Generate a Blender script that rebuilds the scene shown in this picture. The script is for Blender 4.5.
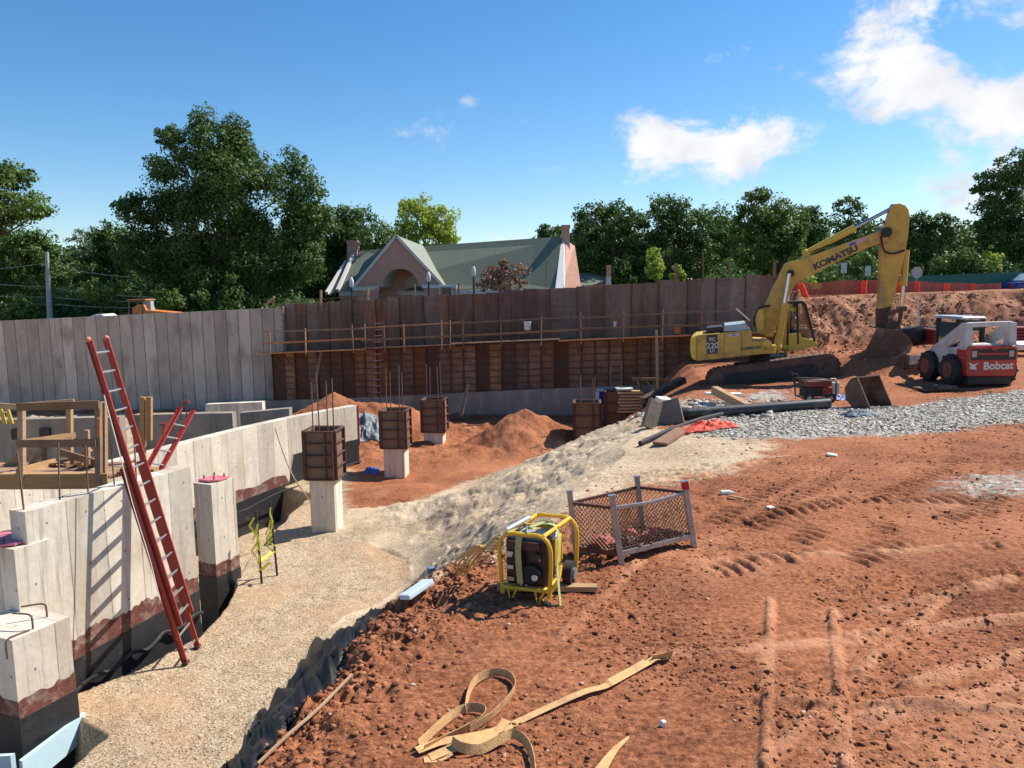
import bpy, math, random
import numpy as np
from mathutils import Vector, Matrix
random.seed(7); RNG=np.random.default_rng(11)
for o in list(bpy.data.objects): bpy.data.objects.remove(o)
scn=bpy.context.scene; COL=scn.collection
R=math.radians
# ------------------------------------------------------------------ camera
F=760.0; CAMZ=2.8; PITCH=math.atan(94/760.0); ROLL=R(0.8)
CAM=Vector((0,0,CAMZ))
FW=Vector((0,math.cos(PITCH),-math.sin(PITCH))); U0=Vector((0,math.sin(PITCH),math.cos(PITCH))); R0=Vector((1,0,0))
RT=R0*math.cos(ROLL)-U0*math.sin(ROLL); UP=R0*math.sin(ROLL)+U0*math.cos(ROLL)
cd=bpy.data.cameras.new('camera'); cam=bpy.data.objects.new('camera',cd); COL.objects.link(cam)
cam.matrix_world=Matrix(((RT.x,UP.x,-FW.x,0),(RT.y,UP.y,-FW.y,0),(RT.z,UP.z,-FW.z,CAMZ),(0,0,0,1)))
cd.sensor_width=36; cd.lens=F/1024*36; cd.clip_end=6000; cd.clip_start=.05
scn.camera=cam
def ray(px,py): return FW+RT*((px-512)/F)-UP*((py-384)/F)
def P(px,py,Y):
    d=ray(px,py); return CAM+d*(Y/d.y)
def G(px,py,z=0.0):
    d=ray(px,py); return CAM+d*((z-CAMZ)/d.z)
def V(*a): return Vector(a)
_ps=R(15); FWD=Vector((math.cos(_ps),-math.sin(_ps),0)); LAT=Vector((math.sin(_ps),math.cos(_ps),0)); EO=P(773,382,26.0)
def PE(px,py,Y):
    d=ray(px,py); o=EO+LAT*(Y-26.0); return CAM+d*((o-CAM).dot(LAT)/d.dot(LAT))
# ------------------------------------------------------------------ noise
def _h(ix,iy,s):
    n=(ix.astype(np.int64)*374761393+iy.astype(np.int64)*668265263+s*1442695)&0xffffffff
    n=((n^(n>>13))*1274126177)&0xffffffff
    return ((n^(n>>16))&0xffff)/65535.0
def vn(x,y,s=0):
    ix=np.floor(x);iy=np.floor(y);fx=x-ix;fy=y-iy
    fx=fx*fx*fx*(fx*(fx*6-15)+10);fy=fy*fy*fy*(fy*(fy*6-15)+10)
    a=_h(ix,iy,s);b=_h(ix+1,iy,s);c=_h(ix,iy+1,s);d=_h(ix+1,iy+1,s)
    return (a+(b-a)*fx)*(1-fy)+(c+(d-c)*fx)*fy
def fbm(x,y,oct=4,s=0,g=.5):
    r=0;a=1;t=0
    for i in range(oct):
        c,sn=math.cos(i*.7),math.sin(i*.7)
        r=r+a*vn((x*c-y*sn)*2**i+i*17.3,(x*sn+y*c)*2**i-i*9.1,s+i);t+=a;a*=g
    return r/t*2-1
def sst(a,b,x):
    t=np.clip((x-a)/(b-a),0,1); return t*t*(3-2*t)
def dpoly(x,y,pts,closed=False):
    d=np.full(x.shape,1e9); n=len(pts)
    for i in range(n if closed else n-1):
        ax,ay=pts[i][0],pts[i][1];bx,by=pts[(i+1)%n][0],pts[(i+1)%n][1]
        ex,ey=bx-ax,by-ay; L=ex*ex+ey*ey+1e-9
        t=np.clip(((x-ax)*ex+(y-ay)*ey)/L,0,1)
        d=np.minimum(d,(x-ax-ex*t)**2+(y-ay-ey*t)**2)
    return np.sqrt(d)
def inside(x,y,pts):
    r=np.zeros(x.shape,bool);n=len(pts)
    for i in range(n):
        ax,ay=pts[i][0],pts[i][1];bx,by=pts[(i+1)%n][0],pts[(i+1)%n][1]
        if ay==by: continue
        c=((ay>y)!=(by>y))&(x<(bx-ax)*(y-ay)/(by-ay)+ax); r^=c
    return r
def sdp(x,y,pts): # positive inside
    return np.where(inside(x,y,pts),1,-1)*dpoly(x,y,pts,True)
# ------------------------------------------------------------------ setting lines
def wallY(x): return np.interp(x,[-60,-11.3,12.2],[43,37.9,32.3])
crest=[(-1.9,-20),(-1.8,2)]+[tuple(G(*q).xy) for q in [(261,768,0),(300,715,0),(340,672,0),(362,634,0),(384,610,0),(411,596,0),(436,573,0),(468,562,-.05),(522,540,-.1),(566,505,-.15),(596,480,-.2),(622,455,-.3),(642,432,-.3),(655,413,-.3)]]+[(4.6,19.6),(5.6,23.0),(6.6,26.5),(7.4,30),(7.6,36),(7.8,46)]
toe=[(-5,-20),(-3.9,4)]+[tuple(G(*q).xy) for q in [(231,768,-3),(247,729,-3),(280,697,-3),(302,656,-3),(343,617,-3),(380,603,-3),(412,580,-3),(408,560,-3),(372,545,-3),(338,528,-3),(350,508,-3),(425,501,-3),(475,480,-3),(540,462,-3),(598,438,-3),(638,414,-3)]]+[(6.2,37),(6.4,46)]
hipoly=crest+[(300,46),(300,-20)]
lopoly=toe+[(-300,46),(-300,-20)]
hc=[(G(*q).x,G(*q).y,q[2]) for q in [(261,768,0),(340,672,0),(436,572,0),(522,540,-.1),(566,505,-.15),(622,455,-.3),(642,432,-.3),(300,768,0),(700,768,0),(1024,768,0),(640,600,0),(1010,600,0),(640,560,0),(800,500,0),(1010,480,0),(850,430,0),(740,430,0),(1010,400,0)]]
hc+=[(4.6,19.6,-.25),(6.2,24.6,-.5),(8.2,25.2,-.35),(11.3,25.2,0.02),(14,22.3,0),(14,28,.1),(20,28,.2),(40,28,.3),(-3,-20,0),(40,-20,0),(7,30,-.5),(60,60,.3),(60,5,0)]
hc=np.array(hc); 
_K=np.sqrt((hc[:,None,0]-hc[None,:,0])**2+(hc[:,None,1]-hc[None,:,1])**2); _n=len(hc)
_A=np.block([[_K,np.ones((_n,1))],[np.ones((1,_n)),np.zeros((1,1))]])
_w=np.linalg.solve(_A,np.concatenate([hc[:,2],[0]]))
def hisurf(x,y):
    r=np.full(x.shape,_w[-1])
    for i in range(_n): r=r+_w[i]*np.sqrt((x-hc[i,0])**2+(y-hc[i,1])**2)
    return np.clip(r,-.8,.6)
ZA=-.15; WA0=G(24,512,ZA); WA1=G(190,466.5,ZA)
zB=-.98
WB=[G(px,py,zB) for px,py in [(165,449),(200,439.5),(250,427),(300,416),(340,408.5),(357,405.5)]]
WBx=[WB[0]+(WB[0]-WB[2])*2.4]+WB
trench=[tuple(G(60,702,-3).xy),tuple(G(138,672,-3).xy),tuple(G(200,640,-3).xy),tuple(G(232,606,-3).xy),tuple(G(240,575,-3).xy),tuple(G(262,545,-3).xy),tuple(G(305,500,-3).xy),(-5.6,21.5),(-9,24),(-14,18),(-14,7),tuple(G(-30,800,-3).xy),tuple(G(52,790,-3).xy),tuple(G(108,738,-3).xy)]
RUTS=[((765,768),(770,600),.035,.02),((846,768),(832,610),.04,.022),((760,705),(1024,712),.05,.022),((880,610),(1010,578),.05,.02),((850,640),(1024,615),.06,.03),((905,690),(1024,655),.05,.02),((870,720),(1024,690),.07,.02),((620,478),(760,458),.1,.03),((560,640),(640,560),.05,.012),((940,600),(760,768),.04,.012),((700,560),(1010,545),.05,.016),((640,660),(900,640),.05,.014)]
RUTW=[(tuple(G(*a,0).xy),tuple(G(*b,0).xy),w) for a,b,w,_ in RUTS]
def mound(x,y,cx,cy,r,h,ry=None,p=1.0):
    d=np.sqrt(((x-cx)/r)**2+((y-cy)/(ry or r))**2); d=d*(1+.25*fbm(x*.9,y*.9,3,71))
    return h*np.clip(1-d,0,1)**p
m1=G(527,443,-3); m2=G(345,420,-3)
TR=[] # tyre tracks
for pts in ([(700,530),(735,505),(790,478)],[(730,545),(775,510),(840,470)],[(880,535),(890,500),(930,470)],[(975,530),(985,505),(1010,470)],[(640,520),(700,490),(760,462)],[(800,540),(860,505),(960,462)],[(750,520),(850,500),(960,500)],[(860,560),(940,520),(1000,500)],[(930,560),(1024,535)],[(640,590),(760,560),(900,545)]):
    TR.append([tuple(G(a,b,0).xy) for a,b in pts])
def HT(x,y,fine=True):
    x=np.asarray(x,float);y=np.asarray(y,float)
    dc=dpoly(x,y,crest);dt=dpoly(x,y,toe)
    hi=inside(x,y,hipoly);lo=inside(x,y,lopoly)
    t=np.where(hi,1,np.where(lo,0,dt/(dt+dc+1e-6)))
    wob=fbm(x*.8,y*.8,3,5)
    t=np.clip(t+wob*.07*(t>0)*(t<1),0,1)
    t=t*t*(3-2*t)*.5+t*.5
    low=-3+.09*fbm(x*.5,y*.5,3,3)
    low=low+.2*fbm(x*1.6,y*1.6,5,88,.6)*sst(24,27,y)
    low=low+mound(x,y,m1.x,m1.y+.6,2.3,1.25,2.4)+mound(x,y,-7.1,30,3.4,1.8,2.6,.9)+mound(x,y,-4.1,31.0,2.0,1.0,1.6,.9)
    low=low+mound(x,y,*tuple(G(395,492,-3).xy),1.3,.2)-mound(x,y,-3.5,24,2.2,.25)
    high=hisurf(x,y)+.05*fbm(x*.6,y*.6,3,9)
    z=low+(high-low)*t
    onhi=sst(.8,1,t)
    gx,gy=G(215,742,-3).xy
    z=z-sst(0,.28,sdp(x,y,trench)+.05*fbm(x*2,y*2,2,4))*1.0*(t<.02)
    # spoil heap under the excavator bucket
    z=z+mound(x,y,12.9,25.4,3.0,.75,2.0,.8)*onhi
    z=z+mound(x,y,*tuple(G(500,505,-.8).xy),1.6,.22)+mound(x,y,*tuple(G(470,500,-1.5).xy),1.5,.3)
    # cut bank
    bf=sst(10.6,12.6,x)
    lum=fbm(x*.7,y*.7,4,21)
    rise=sst(30.4,35.2,y+lum*.7+np.where(x>17,-.4,0))*2.35
    z=z+bf*rise+bf*sst(.05,.3,rise)*(1-sst(2.1,2.33,rise))*lum*.2
    # backfill behind the wall
    wy=wallY(x); back=(y>wy+1.15)&(x<12.7)
    zt=np.interp(x,[-30,-11.4,12.2],[1.1,1.5,2.8])
    zb=zt-.25+(np.where(x<-3,1.0,2.0)-zt)*sst(0,12,y-wy)
    z=np.where(back,zb,z)
    z=np.where((y>37)&(x>=12.7),2.35-.65*sst(38.3,40.5,y),z)
    far=y>37
    z=np.where(far,z+.1*fbm(x*.2,y*.2,2,8),z)
    if fine:
        patch=sst(-.15,.3,fbm(x*.5,y*.85,4,41)); e=(t>.3)*(y<36)*sst(.3,.6,t)
        smooth=1-.85*sst(.05,.4,fbm(x*.42+3,y*.6,3,43)+.5*sst(3.2,1.2,np.hypot((x-2.7)*.7,y-3.3)))
        for pts in TR: smooth=smooth*(1-.8*np.exp(-(dpoly(x,y,pts)/.24)**4))
        A=(.25+.75*patch)*smooth
        z=z+e*A*.045*(np.abs(fbm(x*2.1,y*3.3,4,31))-.2)
        z=z+e*A*.026*sst(.0,.16,fbm(x*6.5,y*11,4,57,.62))
        rg=1-np.abs(fbm(x*11,y*15,3,56)); z=z+e*A*.026*(rg-.75)
        z=z+e*.017*fbm(x*24,y*32,3,51)*np.clip(1.5-y/9,0,1)*(.3+.7*smooth)
        z=z-e*.028*sst(.22,.42,fbm(x*3.1,y*5.5,3,65))*(.3+.7*A)
        bedge=np.exp(-(dc/.55)**2)*(y<8)
        z=z+bedge*.11*fbm(x*4.5,y*4.5,3,61)
        rm=sst(.03,.15,t)*(1-sst(.85,1,t))*(y<26)*(y>7); z=z+rm*(.07*(np.abs(fbm(x*2.2,y*2.2,4,95))-.2)+.03*sst(.05,.2,fbm(x*5,y*5,3,96)))
        z=z+(t<=.35)*(y<36)*.006*fbm(x*6,y*6,3,52)
        z=z+(t<=.35)*(y<36)*.03*fbm(x*1.7,y*1.7,3,53)
        z=z+bf*(rise>.03)*(rise<2.34)*.12*(np.abs(fbm(x*2.8,y*2.8,4,33))-.2)
        for k,pts in enumerate(TR):
            d=dpoly(x,y,pts); ax,ay=pts[0];bx,by=pts[-1];L=math.hypot(bx-ax,by-ay)
            s=((x-ax)*(bx-ax)+(y-ay)*(by-ay))/L
            m=np.clip(1-(d/.2)**4,0,1)
            z=z+m*(-.010+.021*np.clip(np.sin(s*2*math.pi/.17+d*9)*1.6,-1,1))*(.15+1.0*sst(-.15,.25,fbm(x*1.3,y*1.3,3,29+k)))
        for q0,q1,w,a in RUTS:
            a0=G(*q0,0).xy;a1=G(*q1,0).xy
            d=dpoly(x,y,[a0,a1]); z=z+(a*1.3*np.exp(-(d/w)**4)-a*.3*np.exp(-((d-w*2)/w)**2))*(.15+sst(-.35,.2,fbm(x*2.3,y*2.3,3,19)))
    return z
def H(x,y): return float(HT(np.array([x]),np.array([y]))[0])
def GH(px,py):
    d=ray(px,py); ys=np.geomspace(2.5,60,1500); xs=d.x/d.y*ys; zs=CAMZ+d.z/d.y*ys
    h=HT(xs,ys,False); k=np.argmax(h>=zs); k=k if h[k]>=zs[k] else len(ys)-1
    x,y=float(xs[k]),float(ys[k]); return Vector((x,y,H(x,y)))
# ------------------------------------------------------------------ materials
def nt(m): m.use_nodes=True; n=m.node_tree; n.nodes.clear(); return n
def N(t,ty,**kw):
    n=t.nodes.new(ty)
    for k,v in kw.items():
        if k.startswith('i_'):
            key=k[2:]; key=int(key) if key.isdigit() else key.replace('_',' ')
            n.inputs[key].default_value=v
        else: setattr(n,k,v)
    return n
def ramp(t,stops):
    r=t.nodes.new('ShaderNodeValToRGB'); e=r.color_ramp.elements
    while len(e)<len(stops): e.new(.5)
    for i,(p,c) in enumerate(stops): e[i].position=p; e[i].color=(c+(1,)) if len(c)==3 else c
    return r
def c3(c): return (c[0],c[1],c[2],1)
MATS={}
def mk(name,c1,c2=None,scale=6,rough=.7,bump=.0,metal=0,stretch=(1,1,1),dirt=None,dirtamt=.4,rnd=0,bscale=None,spec=None):
    if name in MATS: return MATS[name]
    m=bpy.data.materials.new(name); t=nt(m); L=t.links.new
    out=N(t,'ShaderNodeOutputMaterial'); b=N(t,'ShaderNodeBsdfPrincipled'); L(b.outputs[0],out.inputs[0])
    b.inputs['Roughness'].default_value=rough; b.inputs['Metallic'].default_value=metal
    if spec is not None: b.inputs['Specular IOR Level'].default_value=spec
    tc=N(t,'ShaderNodeTexCoord'); mp=N(t,'ShaderNodeMapping'); mp.inputs['Scale'].default_value=stretch
    L(tc.outputs['Object'],mp.inputs[0])
    n=N(t,'ShaderNodeTexNoise'); n.inputs['Scale'].default_value=scale; n.inputs['Detail'].default_value=6; n.inputs['Roughness'].default_value=.65
    L(mp.outputs[0],n.inputs['Vector'])
    c2=c2 or tuple(x*.75 for x in c1)
    rp=ramp(t,[(.3,c2),(.7,c1)]); L(n.outputs[0],rp.inputs[0]); col=rp.outputs[0]
    if dirt:
        n2=N(t,'ShaderNodeTexNoise'); n2.inputs['Scale'].default_value=scale*.45; n2.inputs['Detail'].default_value=8; n2.inputs['Roughness'].default_value=.75; L(tc.outputs['Object'],n2.inputs['Vector'])
        r2=ramp(t,[(.62-dirtamt*.4,(0,0,0)),(.8-dirtamt*.3,(1,1,1))]); L(n2.outputs[0],r2.inputs[0])
        mx=N(t,'ShaderNodeMix',data_type='RGBA'); L(r2.outputs[0],mx.inputs[0]); L(col,mx.inputs[6]); mx.inputs[7].default_value=c3(dirt); col=mx.outputs[2]
    if rnd:
        oi=N(t,'ShaderNodeObjectInfo'); hv=N(t,'ShaderNodeHueSaturation'); mr=N(t,'ShaderNodeMapRange'); mr.inputs[3].default_value=1-rnd; mr.inputs[4].default_value=1+rnd
        L(oi.outputs['Random'],mr.inputs[0]); L(mr.outputs[0],hv.inputs['Value']); L(col,hv.inputs['Color'])
        m2=N(t,'ShaderNodeMath',operation='FRACT'); m3=N(t,'ShaderNodeMath',operation='MULTIPLY'); m3.inputs[1].default_value=7.31; L(oi.outputs['Random'],m3.inputs[0]); L(m3.outputs[0],m2.inputs[0])
        mr2=N(t,'ShaderNodeMapRange'); mr2.inputs[3].default_value=1-rnd; mr2.inputs[4].default_value=1+rnd*.6; L(m2.outputs[0],mr2.inputs[0]); L(mr2.outputs[0],hv.inputs['Saturation'])
        col=hv.outputs[0]
    L(col,b.inputs['Base Color'])
    if bump:
        n3=N(t,'ShaderNodeTexNoise'); n3.inputs['Scale'].default_value=bscale or scale*4; n3.inputs['Detail'].default_value=5; L(mp.outputs[0],n3.inputs['Vector'])
        bp=N(t,'ShaderNodeBump'); bp.inputs['Strength'].default_value=bump; bp.inputs['Distance'].default_value=.03; L(n3.outputs[0],bp.inputs['Height']); L(bp.outputs[0],b.inputs['Normal'])
    MATS[name]=m; return m
def leafmat(name,c1,c2,tr=.25):
    m=bpy.data.materials.new(name); t=nt(m); L=t.links.new
    out=N(t,'ShaderNodeOutputMaterial'); d=N(t,'ShaderNodeBsdfPrincipled'); d.inputs['Roughness'].default_value=.55; d.inputs['Specular IOR Level'].default_value=.3
    tl=N(t,'ShaderNodeBsdfTranslucent'); mx=N(t,'ShaderNodeMixShader'); mx.inputs[0].default_value=tr
    tc=N(t,'ShaderNodeTexCoord'); n=N(t,'ShaderNodeTexNoise'); n.inputs['Scale'].default_value=.7; n.inputs['Detail'].default_value=5; L(tc.outputs['Object'],n.inputs['Vector'])
    at=N(t,'ShaderNodeAttribute'); at.attribute_name='leafrand'
    ad=N(t,'ShaderNodeMath',operation='ADD'); L(n.outputs[0],ad.inputs[0]); L(at.outputs['Fac'],ad.inputs[1])
    h=N(t,'ShaderNodeMath',operation='MULTIPLY'); h.inputs[1].default_value=.5; L(ad.outputs[0],h.inputs[0])
    rp=ramp(t,[(.2,c2),(.8,c1)]); L(h.outputs[0],rp.inputs[0]); L(rp.outputs[0],d.inputs['Base Color']); L(rp.outputs[0],tl.inputs[0])
    L(d.outputs[0],mx.inputs[1]); L(tl.outputs[0],mx.inputs[2]); L(mx.outputs[0],out.inputs[0]); return m
def concrete(name,light=(.80,.72,.585),dark=(.40,.35,.29),panel=.61,seam=.35,bandamt=.5,tie=True,warm=(.50,.39,.27)):
    m=bpy.data.materials.new(name); t=nt(m); L=t.links.new
    out=N(t,'ShaderNodeOutputMaterial'); b=N(t,'ShaderNodeBsdfPrincipled'); b.inputs['Roughness'].default_value=.85; b.inputs['Specular IOR Level'].default_value=.25; L(b.outputs[0],out.inputs[0])
    uv=N(t,'ShaderNodeUVMap'); uv.uv_map='UVMap'; sp=N(t,'ShaderNodeSeparateXYZ'); L(uv.outputs[0],sp.inputs[0])
    def M(op,a,bv=None,c=None):
        n=N(t,'ShaderNodeMath',operation=op)
        for i,q in enumerate((a,bv,c)):
            if q is None: continue
            if isinstance(q,(int,float)): n.inputs[i].default_value=q
            else: L(q,n.inputs[i])
        return n.outputs[0]
    u=M('DIVIDE',sp.outputs[0],panel); fl=M('FLOOR',u); fr=M('FRACT',u)
    wn=N(t,'ShaderNodeTexWhiteNoise',noise_dimensions='1D'); L(fl,wn.inputs['W'])
    n1=N(t,'ShaderNodeTexNoise'); n1.inputs['Scale'].default_value=1.3; n1.inputs['Detail'].default_value=8; n1.inputs['Roughness'].default_value=.7
    mp=N(t,'ShaderNodeMapping'); mp.inputs['Scale'].default_value=(2.2,.55,1); L(uv.outputs[0],mp.inputs[0]); L(mp.outputs[0],n1.inputs['Vector'])
    n2=N(t,'ShaderNodeTexNoise'); n2.inputs['Scale'].default_value=9; n2.inputs['Detail'].default_value=8; L(uv.outputs[0],n2.inputs['Vector'])
    v=M('MULTIPLY_ADD',wn.outputs[0],bandamt,M('MULTIPLY',n1.outputs[0],1-bandamt)); v=M('MULTIPLY_ADD',M('SUBTRACT',n2.outputs[0],.5),.35,v)
    rp=ramp(t,[(.12,dark),(.45,tuple((a+c)/2 for a,c in zip(light,dark))),(.8,light)]); L(v,rp.inputs[0])
    n4=N(t,'ShaderNodeTexNoise'); n4.inputs['Scale'].default_value=1.0; n4.inputs['Detail'].default_value=5; mp2=N(t,'ShaderNodeMapping'); mp2.inputs['Scale'].default_value=(1.4,.7,1); mp2.inputs['Location'].default_value=(4.2,1.7,0); L(uv.outputs[0],mp2.inputs[0]); L(mp2.outputs[0],n4.inputs['Vector'])
    r4=ramp(t,[(.5,(0,0,0)),(.68,(.75,.75,.75))]); L(n4.outputs[0],r4.inputs[0])
    mw=N(t,'ShaderNodeMix',data_type='RGBA'); L(r4.outputs[0],mw.inputs[0]); L(rp.outputs[0],mw.inputs[6]); mw.inputs[7].default_value=c3(warm)
    # seam line
    sm=M('LESS_THAN',M('ABSOLUTE',M('SUBTRACT',fr,.5)),.488 if seam<.7 else .462); sm=M('SUBTRACT',1,sm)
    n5=N(t,'ShaderNodeTexNoise'); n5.inputs['Scale'].default_value=5; L(uv.outputs[0],n5.inputs['Vector'])
    sm=M('MULTIPLY',sm,M('MULTIPLY_ADD',n5.outputs[0],seam*1.4,seam*.3))
    # tie holes
    cu=M('SUBTRACT',M('FRACT',M('DIVIDE',sp.outputs[0],panel)),.5); cv=M('SUBTRACT',M('FRACT',M('DIVIDE',sp.outputs[1],.8)),.5)
    dd=M('SQRT',M('ADD',M('POWER',M('MULTIPLY',cu,panel),2),M('POWER',M('MULTIPLY',cv,.8),2)))
    hole=M('MULTIPLY',M('LESS_THAN',dd,.02),.75 if tie else 0)
    n6=N(t,'ShaderNodeTexNoise'); n6.inputs['Scale'].default_value=16; n6.inputs['Detail'].default_value=3; L(uv.outputs[0],n6.inputs['Vector'])
    pit=M('MULTIPLY',M('GREATER_THAN',n6.outputs[0],.69),.4)
    n7=N(t,'ShaderNodeTexNoise'); n7.inputs['Scale'].default_value=1.0; n7.inputs['Detail'].default_value=7; n7.inputs['Roughness'].default_value=.7; mp7=N(t,'ShaderNodeMapping'); mp7.inputs['Scale'].default_value=(7,.45,1); L(uv.outputs[0],mp7.inputs[0]); L(mp7.outputs[0],n7.inputs['Vector'])
    r7=ramp(t,[(.52,(0,0,0)),(.72,(.55,.55,.55))]); L(n7.outputs[0],r7.inputs[0])
    tot=M('MINIMUM',M('ADD',M('ADD',sm,hole),M('MAXIMUM',pit,r7.outputs[0])),.9)
    mx=N(t,'ShaderNodeMix',data_type='RGBA'); L(tot,mx.inputs[0]); L(mw.outputs[2],mx.inputs[6]); mx.inputs[7].default_value=(.16,.13,.11,1)
    L(mx.outputs[2],b.inputs['Base Color'])
    bp=N(t,'ShaderNodeBump'); bp.inputs['Strength'].default_value=.5; bp.inputs['Distance'].default_value=.01
    L(M('SUBTRACT',n2.outputs[0],M('MULTIPLY',tot,1.2)),bp.inputs['Height']); L(bp.outputs[0],b.inputs['Normal'])
    MATS[name]=m; return m
# ------------------------------------------------------------------ mesh builder
def tag(o,label=None,cat=None,group=None,kind=None):
    if label: o['label']=label
    if cat: o['category']=cat
    if group: o['group']=group
    if kind: o['kind']=kind
    return o
def empty(name,loc,label=None,cat=None,group=None):
    o=bpy.data.objects.new(name,None); COL.objects.link(o); o.location=loc; o.empty_display_size=.2
    return tag(o,label,cat,group)
class MB:
    def __init__(s): s.v=[];s.f=[];s.uv=[]
    def add(s,vs,fs,uvs=None):
        b=len(s.v); s.v+= [tuple(v) for v in vs]
        for i,f in enumerate(fs):
            s.f.append([b+k for k in f]); s.uv.append(uvs[i] if uvs else None)
        return s
    def hexa(s,c): # 8 corners: bottom 0-3, top 4-7
        return s.add(c,[(3,2,1,0),(4,5,6,7),(0,1,5,4),(1,2,6,5),(2,3,7,6),(3,0,4,7)])
    def box(s,c,sz,rz=0,rx=0,ry=0):
        m=Matrix.Rotation(rz,3,'Z')@Matrix.Rotation(ry,3,'Y')@Matrix.Rotation(rx,3,'X'); c=Vector(c)
        h=[Vector((a*sz[0]/2,b*sz[1]/2,d*sz[2]/2)) for d in(-1,1) for a,b in((-1,-1),(1,-1),(1,1),(-1,1))]
        return s.hexa([c+m@q for q in h])
    def bar(s,a,b,w,h=None,up=(0,0,1)):
        a=Vector(a);b=Vector(b);h=h or w;d=(b-a).normalized();u=Vector(up)
        if abs(d.dot(u))>.98: u=Vector((0,1,0)) if abs(d.y)<.9 else Vector((1,0,0))
        sx=d.cross(u).normalized()*w/2; sy=sx.cross(d).normalized()*h/2
        return s.hexa([a-sx-sy,a+sx-sy,a+sx+sy,a-sx+sy,b-sx-sy,b+sx-sy,b+sx+sy,b-sx+sy])
    def tube(s,pts,r,n=8,cap=True,r1=None):
        pts=[Vector(p) for p in pts];k=len(pts);rs=r if isinstance(r,(list,tuple)) else [r+(((r1 if r1 is not None else r)-r)*i/max(1,k-1)) for i in range(k)]
        b=len(s.v);prev=None
        for i,p in enumerate(pts):
            d=(pts[min(i+1,k-1)]-pts[max(i-1,0)]).normalized()
            if prev is None: prev=d.orthogonal().normalized()
            prev=(prev-d*prev.dot(d)).normalized(); q=d.cross(prev)
            for j in range(n):
                a=2*math.pi*j/n; s.v.append(tuple(p+(prev*math.cos(a)+q*math.sin(a))*rs[i]))
        for i in range(k-1):
            for j in range(n):
                s.f.append([b+i*n+j,b+i*n+(j+1)%n,b+(i+1)*n+(j+1)%n,b+(i+1)*n+j]);s.uv.append(None)
        if cap:
            s.f.append([b+j for j in range(n)][::-1]);s.uv.append(None);s.f.append([b+(k-1)*n+j for j in range(n)]);s.uv.append(None)
        return s
    def prism(s,pts,ext):
        pts=[Vector(p) for p in pts];e=Vector(ext);n=len(pts)
        return s.add(pts+[p+e for p in pts],[tuple(range(n))[::-1],tuple(range(n,2*n))]+[(i,(i+1)%n,n+(i+1)%n,n+i) for i in range(n)])
    def pp(s,px,Y0,Y1): # side outline given as picture-plane points at depth Y0, extruded to Y1
        return s.prism([P(a,b,Y0) for a,b in px],(0,Y1-Y0,0))
    def cyl(s,c,r,ax,h,n=20):
        a=Vector(ax).normalized()*h/2; c=Vector(c); return s.tube([c-a,c+a],r,n)
    def sph(s,c,r,seg=10,rg=7,sq=(1,1,1)):
        c=Vector(c);b=len(s.v)
        for i in range(rg+1):
            th=math.pi*i/rg
            for j in range(seg):
                a=2*math.pi*j/seg; s.v.append((c.x+r*sq[0]*math.sin(th)*math.cos(a),c.y+r*sq[1]*math.sin(th)*math.sin(a),c.z+r*sq[2]*math.cos(th)))
        for i in range(rg):
            for j in range(seg):
                s.f.append([b+i*seg+j,b+(i+1)*seg+j,b+(i+1)*seg+(j+1)%seg,b+i*seg+(j+1)%seg]);s.uv.append(None)
        return s
    def ppe(s,px,Y0,Y1): return s.prism([PE(a,b,Y0) for a,b in px],LAT*(Y1-Y0))
    def build(s,name,mat,parent=None,smooth=False,bevel=0,rel=True):
        off=parent.matrix_world.translation if False else None
        me=bpy.data.meshes.new(name)
        base=Vector((0,0,0))
        if parent is not None and rel:
            q=parent
            while q is not None: base+=Vector(q.location); q=q.parent
        v=[(a[0]-base.x,a[1]-base.y,a[2]-base.z) for a in s.v]
        own=Vector((0,0,0))
        if parent is None:
            xs=np.array(s.v); own=Vector(((xs[:,0].min()+xs[:,0].max())/2,(xs[:,1].min()+xs[:,1].max())/2,xs[:,2].min()))
            v=[(a[0]-own.x,a[1]-own.y,a[2]-own.z) for a in s.v]
        me.from_pydata(v,[],s.f); 
        if any(u is not None for u in s.uv):
            l=me.uv_layers.new(name='UVMap'); i=0
            for f,u in zip(s.f,s.uv):
                for k in range(len(f)):
                    if u is not None: l.data[i].uv=u[k]
                    i+=1
        me.materials.append(mat)
        if smooth:
            me.polygons.foreach_set('use_smooth',[True]*len(me.polygons))
            try: me.set_sharp_from_angle(angle=R(38))
            except Exception: pass
        me.validate(); me.update()
        o=bpy.data.objects.new(name,me); COL.objects.link(o); o.location=own
        if parent is not None: o.parent=parent
        if bevel:
            md=o.modifiers.new('bevel','BEVEL'); md.width=bevel; md.segments=2; md.limit_method='ANGLE'; md.angle_limit=R(40)
        return o
def np_mesh(name,Vv,Fv,mat,smooth=False,parent=None,attrs=None):
    me=bpy.data.meshes.new(name); k=Fv.shape[1]
    me.vertices.add(len(Vv)); me.vertices.foreach_set('co',np.ascontiguousarray(Vv,dtype=np.float32).ravel())
    me.loops.add(Fv.size); me.loops.foreach_set('vertex_index',np.ascontiguousarray(Fv,dtype=np.int32).ravel())
    me.polygons.add(len(Fv)); me.polygons.foreach_set('loop_start',np.arange(0,Fv.size,k,dtype=np.int32))
    try: me.polygons.foreach_set('loop_total',np.full(len(Fv),k,dtype=np.int32))
    except Exception: pass
    if smooth: me.polygons.foreach_set('use_smooth',np.ones(len(Fv),bool))
    me.update(calc_edges=True)
    for nme,(dom,arr) in (attrs or {}).items():
        a=me.attributes.new(nme,'FLOAT',dom); a.data.foreach_set('value',np.ascontiguousarray(arr,dtype=np.float32))
    me.materials.append(mat); o=bpy.data.objects.new(name,me); COL.objects.link(o)
    if parent: o.parent=parent
    return o
def copy_tree(o,parent=None):
    c=o.copy(); COL.objects.link(c); c.parent=parent
    for ch in [q for q in o.children]: copy_tree(ch,c)
    return c
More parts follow.
